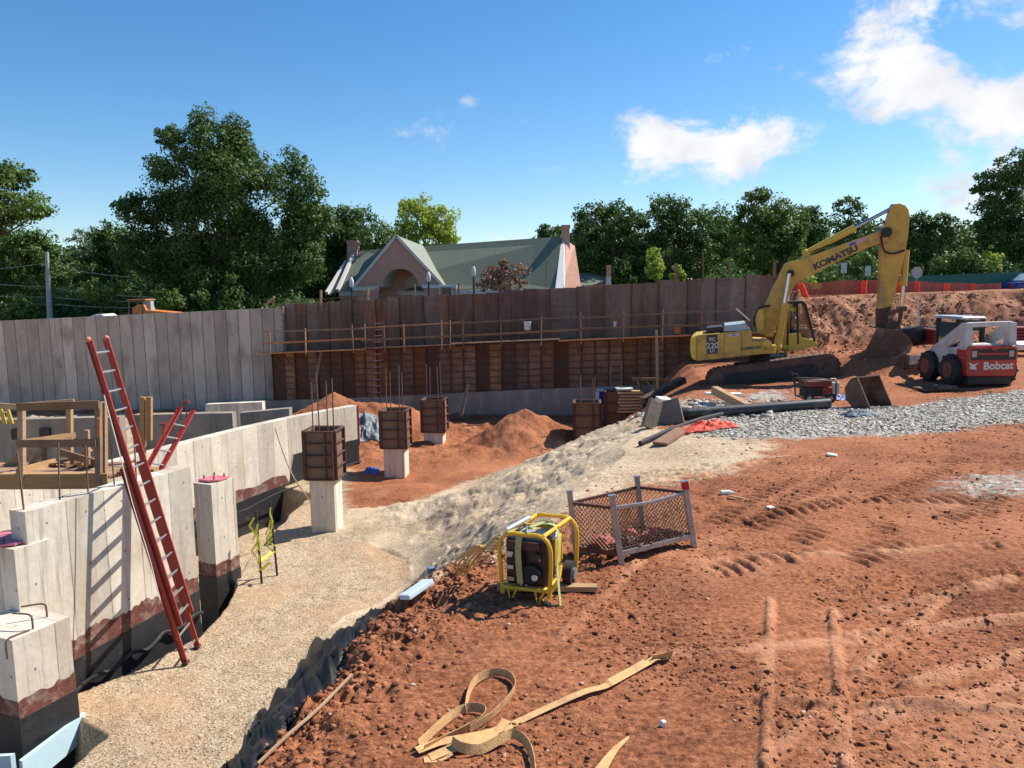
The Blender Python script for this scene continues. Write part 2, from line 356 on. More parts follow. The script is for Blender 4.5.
def text(s,size,org,xd,ud,mat,parent,name,ext=.004,bold=.0,sx=1,shear=0):
    cu=bpy.data.curves.new('t','FONT'); cu.body=s; cu.size=size; cu.extrude=ext; cu.offset=bold; cu.align_x='CENTER'; cu.align_y='CENTER'; cu.shear=shear
    ob=bpy.data.objects.new('t',cu); COL.objects.link(ob); bpy.context.view_layer.update()
    me=bpy.data.meshes.new_from_object(ob.evaluated_get(bpy.context.evaluated_depsgraph_get()))
    bpy.data.objects.remove(ob)
    xd=Vector(xd).normalized();ud=Vector(ud);ud=(ud-xd*ud.dot(xd)).normalized();nd=xd.cross(ud)
    base=Vector((0,0,0));q=parent
    while q is not None: base+=Vector(q.location);q=q.parent
    org=Vector(org)-base
    for v in me.vertices: c=v.co.copy(); v.co=org+xd*c.x*sx+ud*c.y+nd*c.z
    me.materials.clear(); me.materials.append(mat)
    o=bpy.data.objects.new(name,me);COL.objects.link(o);o.parent=parent;return o
def catmull(pts,n=8):
    pts=[Vector(p) for p in pts];o=[]
    for i in range(len(pts)-1):
        p0=pts[max(i-1,0)];p1=pts[i];p2=pts[i+1];p3=pts[min(i+2,len(pts)-1)]
        for k in range(n):
            t=k/n; o.append(.5*((2*p1)+(p2-p0)*t+(2*p0-5*p1+4*p2-p3)*t*t+(3*p1-p0-3*p2+p3)*t**3))
    o.append(pts[-1]);return o
# palette
M_wood=mk('lumber',(.50,.30,.14),(.34,.19,.08),3,.8,.2,stretch=(1,1,6),rnd=.15)
M_woodD=mk('old_lumber',(.28,.17,.09),(.17,.10,.06),3,.85,.2,rnd=.15)
M_ply=mk('form_plywood',(.29,.13,.06),(.155,.07,.036),2.2,.8,.15,rnd=.22,dirt=(.10,.06,.045),dirtamt=.35)
M_plyU=mk('upper_form_plywood',(.27,.16,.105),(.12,.068,.048),1.3,.85,.1,rnd=.3,stretch=(2,2,.5),dirt=(.17,.13,.105),dirtamt=.4)
M_plyC=mk('column_plywood',(.22,.13,.075),(.14,.08,.05),3,.8,.15,rnd=.15)
M_rust=mk('rusty_steel',(.16,.06,.035),(.07,.03,.02),8,.8,.2)
M_rebar=mk('rebar',(.22,.12,.08),(.12,.065,.045),20,.75,.3)
M_steel=mk('galvanised_steel',(.42,.43,.44),(.28,.28,.29),12,.45,.05,.7)
M_darksteel=mk('dark_steel',(.05,.045,.042),(.03,.027,.025),9,.6,.1,.3)
M_conc=concrete('poured_concrete',seam=.6,bandamt=.35)
M_concD=concrete('old_wall_concrete',(.60,.51,.43),(.30,.245,.205),.61,.8,.5,warm=(.26,.21,.18))
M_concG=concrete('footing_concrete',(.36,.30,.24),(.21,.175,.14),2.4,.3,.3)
M_memb=mk('dark_membrane',(.028,.03,.033),(.016,.017,.019),5,.55,.2,dirt=(.12,.09,.06),dirtamt=.15)
M_stain=mk('rust_red_coating',(.19,.06,.04),(.10,.035,.025),7,.8,.2,dirt=(.42,.34,.27),dirtamt=.35)
M_foam=mk('blue_foam',(.52,.70,.78),(.46,.63,.70),5,.7,.05)
M_white=mk('white_plastic',(.72,.72,.70),(.6,.6,.58),8,.5)
M_redfg=mk('red_fibreglass',(.42,.045,.03),(.30,.03,.02),10,.45,.05,dirt=(.35,.20,.14),dirtamt=.12)
M_alu=mk('aluminium',(.62,.62,.6),(.5,.5,.48),15,.35,0,.85)
M_black=mk('black_rubber',(.022,.022,.022),(.012,.012,.012),12,.75,.2,dirt=(.10,.055,.035),dirtamt=.2)
M_blackpl=mk('black_plastic',(.02,.02,.021),(.012,.012,.013),8,.35)
M_dirtsteel=mk('muddy_steel',(.11,.07,.05),(.05,.035,.028),5,.8,.4,dirt=(.22,.10,.06),dirtamt=.5)
M_pink=mk('pink_plate',(.72,.22,.26),(.55,.15,.19),7,.6)
M_paper=mk('pale_label',(.7,.68,.6),(.6,.58,.5),8,.7)
# ================================================================== sky and sun
SUNAZ=(.89,.46); SUNEL=R(48)
l=math.hypot(*SUNAZ); sdir=Vector((SUNAZ[0]/l*math.cos(SUNEL),SUNAZ[1]/l*math.cos(SUNEL),math.sin(SUNEL)))
sl=bpy.data.lights.new('sun','SUN'); sl.energy=5.0; sl.angle=R(.5); sl.color=(1,.94,.84)
so=bpy.data.objects.new('sun',sl); COL.objects.link(so); so.rotation_euler=sdir.to_track_quat('Z','Y').to_euler()
w=bpy.data.worlds.new('World'); scn.world=w; w.use_nodes=True; t=w.node_tree; t.nodes.clear(); L=t.links.new
out=N(t,'ShaderNodeOutputWorld'); bg=N(t,'ShaderNodeBackground'); bg.inputs[1].default_value=.108; L(bg.outputs[0],out.inputs[0])
sk=N(t,'ShaderNodeTexSky',sky_type='NISHITA'); sk.sun_disc=False; sk.sun_elevation=SUNEL; sk.sun_rotation=math.atan2(sdir.x,sdir.y)
sk.air_density=1.0; sk.dust_density=.25; sk.ozone_density=3.0; sk.altitude=100
hs=N(t,'ShaderNodeHueSaturation'); hs.inputs['Saturation'].default_value=1.3; hs.inputs['Value'].default_value=1.0; L(sk.outputs[0],hs.inputs['Color'])
tc=N(t,'ShaderNodeTexCoord')
def VM(op,a,b=None):
    n=N(t,'ShaderNodeVectorMath',operation=op)
    for i,q in enumerate((a,b)):
        if q is None: continue
        if isinstance(q,(tuple,Vector)): n.inputs[i].default_value=tuple(q)
        else: L(q,n.inputs[i])
    return n
def MM(op,a,b=None,c=None):
    n=N(t,'ShaderNodeMath',operation=op)
    for i,q in enumerate((a,b,c)):
        if q is None: continue
        if isinstance(q,(int,float)): n.inputs[i].default_value=q
        else: L(q,n.inputs[i])
    return n.outputs[0]
D=tc.outputs['Generated']
mask=None
for (px,py,sx,sy,tilt,amp) in [(700,150,80,32,-.05,1.0),(740,135,50,24,0,.75),(640,160,50,18,.1,.5),(765,50,45,22,0,.42),(898,60,56,40,.3,1.05),(990,108,62,40,.5,1.1),(940,85,66,34,.5,.9),(985,15,100,22,.1,.75),(800,75,60,16,.3,.45),(1020,70,30,40,0,.6),(850,45,40,20,0,.4),(525,124,30,9,0,.55),(418,132,24,12,0,.55),(470,97,20,9,0,.5),(578,122,14,12,0,.45),(560,110,20,10,0,.3),(515,238,45,9,0,.55),(800,195,36,20,0,.5),(975,195,38,20,0,.75),(770,200,50,22,0,.55),(600,160,30,18,0,.35),(1100,80,70,70,0,.8)]:
    c=ray(px,py).normalized(); rr=RT*math.cos(tilt)-UP*math.sin(tilt); uu=c.cross(rr).normalized()*-1; rr=uu.cross(c).normalized()*-1
    dx=VM('DOT_PRODUCT',D,rr/(sx/F)).outputs['Value']; dy=VM('DOT_PRODUCT',D,uu/(sy/F)).outputs['Value']; dz=VM('DOT_PRODUCT',D,c).outputs['Value']
    e=MM('ADD',MM('MULTIPLY',dx,dx),MM('MULTIPLY',dy,dy)); g=MM('MULTIPLY',MM('MULTIPLY',MM('EXPONENT',MM('MULTIPLY',e,-.8)),MM('GREATER_THAN',dz,.2)),amp)
    mask=g if mask is None else MM('MAXIMUM',mask,g)
nz=N(t,'ShaderNodeTexNoise'); nz.inputs['Scale'].default_value=9.5; nz.inputs['Detail'].default_value=10; nz.inputs['Roughness'].default_value=.66; nz.inputs['Distortion'].default_value=.25
mp=N(t,'ShaderNodeMapping'); mp.inputs['Scale'].default_value=(1,1,1.5); L(D,mp.inputs[0]); L(mp.outputs[0],nz.inputs['Vector'])
dens=MM('ADD',MM('MULTIPLY',mask,.9),MM('MULTIPLY',MM('SUBTRACT',nz.outputs[0],.5),3.0))
mr=N(t,'ShaderNodeMapRange',interpolation_type='SMOOTHSTEP'); mr.inputs[1].default_value=.30; mr.inputs[2].default_value=.9; L(dens,mr.inputs[0])
alpha=MM('MULTIPLY',mr.outputs[0],MM('MINIMUM',MM('MULTIPLY',mask,4),1))
nz2=N(t,'ShaderNodeTexNoise'); nz2.inputs['Scale'].default_value=11; nz2.inputs['Detail'].default_value=6; L(D,nz2.inputs['Vector'])
cr=ramp(t,[(.3,(4.2,4.5,5.1)),(.6,(6.6,6.6,6.7))]); L(nz2.outputs[0],cr.inputs[0])
mx=N(t,'ShaderNodeMix',data_type='RGBA'); L(alpha,mx.inputs[0]); L(hs.outputs[0],mx.inputs[6]); L(cr.outputs[0],mx.inputs[7]); L(mx.outputs[2],bg.inputs[0])
vs=scn.view_settings; vs.view_transform='Standard'; vs.look='None'; vs.exposure=.5; vs.gamma=1; vs.use_curve_mapping=False
scn.render.engine='CYCLES'; scn.cycles.samples=96; scn.cycles.use_denoising=True; scn.cycles.transparent_max_bounces=12
# ================================================================== ground
def ground_mat():
    m=bpy.data.materials.new('site_soil'); t=nt(m); L=t.links.new
    out=N(t,'ShaderNodeOutputMaterial'); b=N(t,'ShaderNodeBsdfPrincipled'); b.inputs['Roughness'].default_value=.92; b.inputs['Specular IOR Level'].default_value=.15; L(b.outputs[0],out.inputs[0])
    tc=N(t,'ShaderNodeTexCoord')
    def noise(s,d=6,r=.6,st=None):
        n=N(t,'ShaderNodeTexNoise'); n.inputs['Scale'].default_value=s;n.inputs['Detail'].default_value=d;n.inputs['Roughness'].default_value=r
        if st: mp=N(t,'ShaderNodeMapping'); mp.inputs['Scale'].default_value=st; L(tc.outputs['Object'],mp.inputs[0]); L(mp.outputs[0],n.inputs['Vector'])
        else: L(tc.outputs['Object'],n.inputs['Vector'])
        return n.outputs[0]
    def M(op,a,bv=None,c=None):
        n=N(t,'ShaderNodeMath',operation=op)
        for i,q in enumerate((a,bv,c)):
            if q is None: continue
            if isinstance(q,(int,float)): n.inputs[i].default_value=q
            else: L(q,n.inputs[i])
        return n.outputs[0]
    def mix(f,a,bb):
        n=N(t,'ShaderNodeMix',data_type='RGBA'); L(f,n.inputs[0]) if not isinstance(f,float) else None
        for i,q in ((6,a),(7,bb)):
            if isinstance(q,tuple): n.inputs[i].default_value=c3(q)
            else: L(q,n.inputs[i])
        return n.outputs[2]
    n1=noise(.55,8,.65); n2=noise(4.5,7,.7); n3=noise(28,4,.6); n4=noise(1.6,8,.75)
    # red soil
    nst=noise(11,6,.75,(1,2.0,1)); v=M('ADD',M('MULTIPLY',n1,.32),M('ADD',M('MULTIPLY',nst,.40),M('MULTIPLY',n3,.28)))
    red=ramp(t,[(.38,(.075,.027,.015)),(.455,(.23,.082,.038)),(.535,(.41,.158,.073)),(.66,(.58,.265,.14))]); L(v,red.inputs[0])
    # crusts of dried pale mud
    pale=ramp(t,[(.55,(0,0,0)),(.66,(1,1,1))]); L(n4,pale.inputs[0])
    at=N(t,'ShaderNodeAttribute'); at.attribute_name='dry'
    pk=N(t,'ShaderNodeAttribute'); pk.attribute_name='pack'
    redc=mix(M('MULTIPLY',pale.outputs[0],M('MULTIPLY_ADD',at.outputs['Fac'],.4,.08)),red.outputs[0],(.56,.30,.185))
    redc=mix(M('MULTIPLY',pk.outputs['Fac'],M('MULTIPLY_ADD',n2,1.2,-.05)),redc,(.68,.34,.19))
    # tan gravel
    vo=N(t,'ShaderNodeTexVoronoi'); vo.inputs['Scale'].default_value=55; L(tc.outputs['Object'],vo.inputs['Vector'])
    gs=N(t,'ShaderNodeSeparateColor'); L(vo.outputs['Color'],gs.inputs[0])
    gv=M('ADD',M('MULTIPLY',gs.outputs[0],.45),M('MULTIPLY',n2,.55))
    tan=ramp(t,[(.3,(.22,.15,.09)),(.5,(.45,.34,.215)),(.72,(.66,.53,.37))]); L(gv,tan.inputs[0])
    rb=ramp(t,[(.46,(0,0,0)),(.72,(.7,.7,.7))]); L(n1,rb.inputs[0])
    tanc=mix(rb.outputs[0],tan.outputs[0],(.56,.32,.17))
    # grey crushed stone
    vo2=N(t,'ShaderNodeTexVoronoi'); vo2.inputs['Scale'].default_value=20; L(tc.outputs['Object'],vo2.inputs['Vector'])
    gs2=N(t,'ShaderNodeSeparateColor'); L(vo2.outputs['Color'],gs2.inputs[0])
    gr=ramp(t,[(.1,(.20,.17,.14)),(.5,(.37,.33,.27)),(.9,(.58,.53,.45))]); L(gs2.outputs[0],gr.inputs[0])
    # grey loam of the ramp
    loam=ramp(t,[(.38,(.20,.125,.075)),(.46,(.48,.35,.22)),(.58,(.72,.57,.39))]); L(v,loam.inputs[0])
    # bank strata
    nb=noise(1.3,8,.75,(1,1,2.2)); bank=ramp(t,[(.34,(.08,.035,.024)),(.43,(.25,.105,.055)),(.55,(.40,.185,.10)),(.68,(.52,.32,.2))]); L(nb,bank.inputs[0])
    # grass at the top
    ng=noise(2.5,6,.7); gras=ramp(t,[(.35,(.06,.06,.03)),(.65,(.12,.11,.06))]); L(ng,gras.inputs[0])
    col=redc
    edge=M('SUBTRACT',M('ADD',n2,n4),1.0)
    for nme,c in (('tan',tanc),('loam',loam.outputs[0]),('stone',gr.outputs[0]),('bank',bank.outputs[0]),('turf',gras.outputs[0])):
        a=N(t,'ShaderNodeAttribute'); a.attribute_name=nme
        f=N(t,'ShaderNodeMapRange',interpolation_type='SMOOTHSTEP'); f.inputs[1].default_value=.3; f.inputs[2].default_value=.7
        L(M('MULTIPLY_ADD',edge,1.1 if nme!='tan' else .7,a.outputs['Fac']),f.inputs[0]); col=mix(f.outputs[0],col,c)
    L(col,b.inputs['Base Color'])
    h=M('ADD',M('MULTIPLY',n3,.5),M('MULTIPLY',nst,1.1)); h=M('ADD',h,M('MULTIPLY',noise(75,2,.5),.12))
    bp=N(t,'ShaderNodeBump'); bp.inputs['Strength'].default_value=.8; bp.inputs['Distance'].default_value=.035; L(h,bp.inputs['Height']); L(bp.outputs[0],b.inputs['Normal'])
    return m
az=np.concatenate([np.linspace(-180,-44,50)[:-1],np.linspace(-44,44,800),np.linspace(44,180,50)[1:]])
rr=[1.0]
while rr[-1]<48: rr.append(rr[-1]*1.0034)
while rr[-1]<4000: rr.append(rr[-1]*1.12)
rr=np.array(rr); A,RR=np.meshgrid(np.radians(az),rr); X=RR*np.sin(A); Y=RR*np.cos(A)
xf,yf=X.ravel(),Y.ravel()
Z=HT(xf,yf)
def W(pts): return [tuple(G(a,b,z).xy) for a,b,z in pts]
pit_red=W([(345,505,-3),(372,515,-3),(418,503,-3),(470,482,-3),(560,452,-3)])+[(5.0,33),(5.5,38),(-14,38),(-12,30),(-8,28)]+W([(352,470,-3)])
ramp_poly=W([(436,574,0),(470,565,0),(510,548,0),(540,520,0),(590,490,0),(700,470,0),(770,455,0),(770,440,0),(700,428,0),(660,415,0),(640,405,-.3),(600,440,-.6),(540,470,-.8),(480,500,-1),(430,530,-1.5),(425,560,-1.5)])
stone1=W([(690,415,0),(735,404,0),(810,398,0),(850,406,0),(905,404,0),(960,396,0),(1100,385,0),(1130,420,0),(1024,424,0),(900,436,0),(800,438,0),(730,436,0),(700,430,0)])
stone2=W([(925,492,0),(950,478,0),(1000,472,0),(1080,470,0),(1080,505,0),(980,500,0)])
stone3=W([(740,388,-.1),(775,384,-.1),(800,392,0),(770,396,0),(740,395,0)])
ins=lambda p,w:1/(1+np.exp(-np.clip(sdp(xf,yf,p)/w,-30,30)))
dc=dpoly(xf,yf,crest);dtt=dpoly(xf,yf,toe);hi=inside(xf,yf,hipoly);lo=inside(xf,yf,lopoly)
low01=np.where(lo,1,np.where(hi,0,dc/(dc+dtt+1e-6)))
a_tan=np.clip(np.where(lo,1,sst(.62,.95,low01)),0,1)*(1-ins(pit_red,.3)); a_tan[(yf>37)]=0
a_tan*=1-np.clip(mound(xf,yf,m1.x,m1.y+.6,2.8,2,2.8),0,1)
a_loam=ins(ramp_poly,.35)*.9; a_loam=np.maximum(a_loam,(~lo)*(~hi)*sst(7.2,8.6,yf)*sst(24,20,yf)*.9)
a_stone=np.maximum(ins(stone1,.22),np.maximum(ins(stone2,.18)*.62,ins(stone3,.3)*.8))
a_bank=((xf>10.6)&(yf>30.6)&(yf<36.2)).astype(float)*sst(.25,.7,Z+0*xf)*1.0
a_turf=((yf>wallY(xf)+2.2)&((xf<12.7)|(yf>39))).astype(float)
a_dry=np.clip(sst(.1,.8,fbm(xf*.35,yf*.35,3,77)+.6*sst(3,1,np.hypot((xf-2.6)*.6,yf-3.2))),0,1)
a_pack=np.zeros_like(xf)
nb_=(yf<16)&(np.abs(xf)<14)
for q0,q1,w_ in RUTW:
    d_=dpoly(xf[nb_],yf[nb_],[q0,q1]); a_pack[nb_]=np.maximum(a_pack[nb_],np.exp(-(d_/(w_*1.6))**4)*(.25+.75*sst(-.3,.2,fbm(xf[nb_]*2,yf[nb_]*2,3,18))))
a_pack=np.maximum(a_pack,.7*sst(.3,.8,fbm(xf*.5+9,yf*.7,4,44)+.9*sst(2.4,.4,np.hypot((xf-3.3)*.55,yf-3.3))))
nr,na=X.shape; idx=np.arange(nr*na).reshape(nr,na)
Fq=np.stack([idx[:-1,:-1],idx[:-1,1:],idx[1:,1:],idx[1:,:-1]],-1).reshape(-1,4)[:,::-1]
# close the hub
Vv=np.stack([xf,yf,Z],-1)
MG=ground_mat()
gnd=np_mesh('ground',Vv,Fq,MG,True,None,{k:('POINT',v) for k,v in (('tan',a_tan),('loam',a_loam),('stone',a_stone),('bank',a_bank),('turf',a_turf),('dry',a_dry),('pack',a_pack))})
tag(gnd,'red soil and tan gravel building site ground with excavated pit','ground',kind='structure')
# ------------------------------------------------------------------ loose clods and stones
ICO_V=[];p_=(1+5**.5)/2
for a,b in ((1,p_),(-1,p_),(1,-p_),(-1,-p_)): ICO_V+=[(0,a,b),(a,b,0),(b,0,a)]
ICO_V=np.array(ICO_V)/math.hypot(1,p_)
def hull(Vs):
    F=[]
    n=len(Vs)
    for i in range(n):
        for j in range(i+1,n):
            for k in range(j+1,n):
                nrm=np.cross(Vs[j]-Vs[i],Vs[k]-Vs[i]);d=(Vs-Vs[i])@nrm
                if np.all(d<1e-6): F.append((i,j,k))
                elif np.all(d>-1e-6): F.append((i,k,j))
    return np.array(F)
ICO_F=hull(ICO_V)
def scatter(name,xs,ys,sz,mat,label,cat,flat=.7,z=None,sink=.45):
    n=len(xs); zz=HT(xs,ys) if z is None else z
    V3=ICO_V[None]*(1+RNG.uniform(-.5,.42,(n,12,1)))*np.stack([sz*RNG.uniform(.7,1.4,n),sz*RNG.uniform(.7,1.4,n),sz*RNG.uniform(.5,1,n)*flat],-1)[:,None,:]
    a=RNG.uniform(0,6.28,n);c,s=np.cos(a)[:,None],np.sin(a)[:,None]
    x=V3[...,0]*c-V3[...,1]*s;y=V3[...,0]*s+V3[...,1]*c
    V3=np.stack([x+xs[:,None],y+ys[:,None],V3[...,2]+(zz+sz*flat*(.6-sink))[:,None]],-1)
    Fa=(ICO_F[None]+np.arange(n)[:,None,None]*12)
    o=np_mesh(name,V3.reshape(-1,3),Fa.reshape(-1,3),mat,False,None,{'stonerand':('FACE',np.repeat(RNG.random(n),len(ICO_F)))})
    return tag(o,label,cat,kind='stuff')
def stonemat(name,stops,rough=.9):
    m=bpy.data.materials.new(name);t=nt(m);L=t.links.new
    out=N(t,'ShaderNodeOutputMaterial'); b=N(t,'ShaderNodeBsdfPrincipled'); b.inputs['Roughness'].default_value=rough;b.inputs['Specular IOR Level'].default_value=.2; L(b.outputs[0],out.inputs[0])
    a=N(t,'ShaderNodeAttribute');a.attribute_name='stonerand'; r=ramp(t,stops); L(a.outputs['Fac'],r.inputs[0]); L(r.outputs[0],b.inputs['Base Color']); return m
M_clod=stonemat('soil_clod',[(0,(.08,.03,.017)),(.5,(.22,.082,.038)),(.985,(.42,.18,.085)),(.995,(.5,.40,.30))])
M_stone=stonemat('crushed_stone',[(0,(.17,.15,.12)),(.5,(.44,.39,.32)),(1,(.74,.68,.57))])
M_pebble=stonemat('gravel_pebble',[(0,(.28,.19,.12)),(.5,(.50,.38,.25)),(1,(.70,.6,.47))])
n=110000; r_=np.exp(RNG.uniform(math.log(2.2),math.log(24),n)); a_=RNG.uniform(R(-40),R(40),n); xs=r_*np.sin(a_);ys=r_*np.cos(a_)
keep=inside(xs,ys,hipoly)&(fbm(xs*.9,ys*.9,4,91)+RNG.uniform(-.3,.3,n)>.12)&(sdp(xs,ys,stone1)<0)
keep&=~((sdp(xs,ys,ramp_poly)>0)&(RNG.random(n)>.35))
xs,ys=xs[keep],ys[keep]; sz=.0035+.013*RNG.random(len(xs))**5*(1+ys*.07)
scatter('soil_clods',xs,ys,sz,M_clod,'small loose clods of red soil scattered over the dirt terrace','soil')
# bigger lumps along the bank edge
cr=np.array(crest[1:12]); seg=RNG.integers(0,len(cr)-1,5200); tt=RNG.random(5200); bx=cr[seg]*(1-tt[:,None])+cr[seg+1]*tt[:,None]
off=RNG.normal(.05,.30,5200); xs=bx[:,0]+off+RNG.normal(0,.05,5200); ys=bx[:,1]-off*.35
kb=ys<9.2; xs,ys=xs[kb],ys[kb]
scatter('bank_clods',xs,ys,.005+.028*RNG.random(len(xs))**3.5,M_clod,'dark broken soil lumps along the edge of the bank above the black sheeting','soil',.8)
n=60000; px=RNG.uniform(8,30,n)*0; xs=RNG.uniform(3,24,n); ys=RNG.uniform(14,24,n)
keep=(sdp(xs,ys,stone1)+.35*fbm(xs*1.3,ys*1.3,3,3)>RNG.uniform(-.25,.35,n)); xs,ys=xs[keep][:34000],ys[keep][:34000]
scatter('crushed_stone',xs,ys,.010+.030*RNG.random(len(xs))**1.7,M_stone,'band of loose grey crushed stone across the terrace','gravel',.75)
n=30000; r_=np.exp(RNG.uniform(math.log(7),math.log(28),n)); a_=RNG.uniform(R(-40),R(15),n); xs=r_*np.sin(a_);ys=r_*np.cos(a_)
keep=inside(xs,ys,lopoly)&(sdp(xs,ys,pit_red)<0)&(sdp(xs,ys,trench)<0)&(ys<24)
xs,ys=xs[keep],ys[keep]
scatter('pit_gravel',xs,ys,.006+.012*RNG.random(len(xs))**2,M_pebble,'fine tan gravel covering the pit floor beside the concrete walls','gravel')
# clods on the cut bank
n=5000; xs=RNG.uniform(11,27,n);ys=RNG.uniform(30.2,35,n)
scatter('bank_rubble',xs,ys,.015+.07*RNG.random(n)**4,stonemat('bank_lump',[(0,(.12,.06,.04)),(.3,(.34,.16,.09)),(1,(.52,.32,.2))]),'brown lumps and roots sticking out of the cut earth bank','soil',.9)
# ================================================================== vegetation
LM={'dark':leafmat('dark_foliage',(.125,.215,.042),(.04,.085,.018),.3),'mid':leafmat('green_foliage',(.18,.28,.05),(.065,.12,.025),.3),'lime':leafmat('yellow_green_foliage',(.46,.54,.08),(.26,.35,.05),.4),'grey':leafmat('pale_foliage',(.16,.22,.09),(.08,.12,.045)),'copper':leafmat('copper_foliage',(.36,.19,.12),(.18,.09,.06),.2)}
M_bark=mk('bark',(.13,.10,.08),(.06,.05,.04),6,.9,.4,stretch=(1,1,.3))
def tree(name,label,cat,Y,base,lobes,kind,leaf,dens=1.0,gap=1.0,z0=None):
    leaf=leaf*.84
    zb=z0 if z0 is not None else H(P(base,300,Y).x,Y)-.1
    b=P(base,300,Y); root=empty(name,(b.x,Y,zb),label,cat)
    mb=MB(); cs=[]
    for (px,py,rx,ry) in lobes:
        c=P(px,py,Y); s=Y/F; cs.append((c,rx*s,ry*s))
    topz=max(c.z for c,_,_ in cs); H0=topz-zb; rt=max(.05,H0*.022)
    cx=sum(c.x*a*bb for c,a,bb in cs)/sum(a*bb for c,a,bb in cs); spl=zb+min(H0*.4,max(.4,min(c.z for c,_,_ in cs)-zb))
    b0=Vector((b.x,Y,zb)); b1=Vector((b.x*.6+cx*.4,Y,spl)); b2=Vector((cx,Y,zb+H0*.75))
    mb.tube([b0,b0.lerp(b1,.5)+V(rt*.3,0,0),b1,b1.lerp(b2,.5),b2],[rt*1.3,rt,rt*.85,rt*.5,rt*.2],8)
    mb.build('trunk',M_bark,root,True)
    mb=MB(); PV=[];PS=[]
    for (c,rx,rz) in cs:
        dy=RNG.uniform(-.5,.5)*rx; c=c+V(0,dy,0); st=b1.lerp(b2,min(1,max(0,(c.z-b1.z)/max(.1,(b2.z-b1.z))))*.6)
        mb.tube(catmull([st,st.lerp(c,.5)+V(0,0,-rx*.12),c],3),rt*.35,5,r1=rt*.1)
        ncl=max(8,int(40*dens)); u=RNG.normal(size=(ncl,3)); u/=np.linalg.norm(u,axis=1)[:,None]
        rad=RNG.uniform(.35,1.0,ncl)**.6*RNG.uniform(.8,1.12,ncl)
        q=np.array(c)+u*rad[:,None]*np.array([rx,rx*.9,rz])
        for k in range(0,ncl,2): mb.tube([c,Vector(q[k])],rt*.1,4,False,r1=rt*.03)
        cr_=RNG.uniform(.17,.36,ncl)*(rx*rz)**.5
        nl=(int(1.15*dens/gap**.5*1.25*(rx*rz)/(leaf*leaf)/ncl*7.0)+8)
        d=RNG.normal(size=(ncl,nl,3))*np.array([1,1,.62]); d*=(RNG.random((ncl,nl,1))**.25)/(np.linalg.norm(d,axis=2)[:,:,None]+.3)*1.3
        PV.append((q[:,None,:]+d*cr_[:,None,None]).reshape(-1,3)); PS.append(((u*.6)[:,None,:]+d*.5).reshape(-1,3))
    mb.build('limb',M_bark,root)
    C=np.concatenate(PV);D_=np.concatenate(PS);n=len(C)
    nrm=D_+RNG.normal(size=(n,3))*.75+np.array([0,0,.35]); nrm/=np.linalg.norm(nrm,axis=1)[:,None]
    a=np.cross(nrm,RNG.normal(size=(n,3))); a/=np.linalg.norm(a,axis=1)[:,None]; bb=np.cross(nrm,a)
    s=(leaf*RNG.uniform(.6,1.35,n))[:,None]
    Vl=np.stack([C-a*s,C-bb*s*.55+nrm*s*.12,C+a*s,C+bb*s*.55+nrm*s*.12],1).reshape(-1,3)-np.array(root.location)
    Fl=np.arange(n*4).reshape(-1,4)
    np_mesh('crown',Vl,Fl,LM[kind],False,root,{'leafrand':('FACE',RNG.random(n))})
    return root
tree('broadleaf_tree','huge dark green spreading tree, the tallest, behind the left end of the site','tree',56,215,[(212,150,32,34),(180,180,42,40),(232,140,20,28),(250,188,42,38),(292,188,28,34),(302,225,26,36),(215,225,58,46),(150,212,27,18),(185,262,45,36),(258,258,50,40),(148,255,34,30),(215,290,60,20),(300,262,25,28),(130,205,14,8),(172,140,14,12)],'dark',.14,1.3)
tree('broadleaf_tree','tall tree cut by the left edge of the photo, high over bushes','tree',48,-20,[(-5,185,34,24),(18,208,34,18),(-10,215,30,26),(42,212,12,7),(10,176,22,12)],'mid',.13,1.1)
tree('broadleaf_tree','bushy dark tree below the high crown at the far left behind the utility pole','tree',60,15,[(5,250,30,28),(35,255,26,28),(10,290,34,28),(55,275,20,30),(60,300,25,18),(-10,240,20,20)],'dark',.16,1.1)
tree('slender_tree','thin pale see-through tree top beyond the utility pole','tree',80,82,[(82,240,16,16),(78,262,14,16),(90,255,12,10)],'grey',.13,.8,2.4)
tree('broadleaf_tree','dark rounded tree between the thin tree top and the huge tree','tree',66,115,[(85,270,26,24),(118,250,25,26),(108,240,14,16),(120,285,35,28),(78,298,30,18),(150,298,26,18)],'dark',.17,1.1)
tree('broadleaf_tree','dense dark tree between the huge tree and the brick building','tree',74,335,[(335,228,28,26),(362,232,30,26),(318,255,22,30),(345,262,30,28),(385,250,18,24),(325,288,26,20),(300,292,20,16)],'dark',.18,1.15)
tree('broadleaf_tree','bright yellow-green tree rising behind the brick building roof','tree',84,425,[(420,218,22,18),(412,205,14,8),(438,222,20,20),(430,236,26,14),(448,238,12,8),(405,235,14,18)],'lime',.18,1.1)
tree('broadleaf_tree','small dark tree top peeping over the roof ridge beside the right chimney','tree',90,550,[(546,232,10,8),(556,236,12,10),(548,244,16,12)],'dark',.2,1)
tree('broadleaf_tree','dark tree directly right of the brick chimney','tree',70,605,[(598,222,22,20),(620,215,24,18),(590,250,20,28),(620,250,30,30),(640,262,22,26),(582,235,10,22),(608,280,30,15)],'dark',.18,1.15)
tree('broadleaf_tree','tall tree with a domed top right of the tree by the chimney','tree',72,672,[(668,212,24,20),(655,228,22,22),(690,225,22,24),(672,255,30,28),(700,255,20,28),(660,275,24,16)],'dark',.17,1.1)
tree('broadleaf_tree','paler feathery tree in the middle of the row behind the plywood wall','tree',78,722,[(720,228,18,22),(712,245,18,18),(734,248,14,20),(722,270,26,18)],'mid',.16,1,1.25)
tree('broadleaf_tree','tall full tree behind the excavator boom','tree',66,765,[(760,212,26,20),(745,230,18,20),(782,225,22,24),(765,245,32,26),(790,250,20,24),(765,270,34,16),(755,198,14,8)],'mid',.16,1.15)
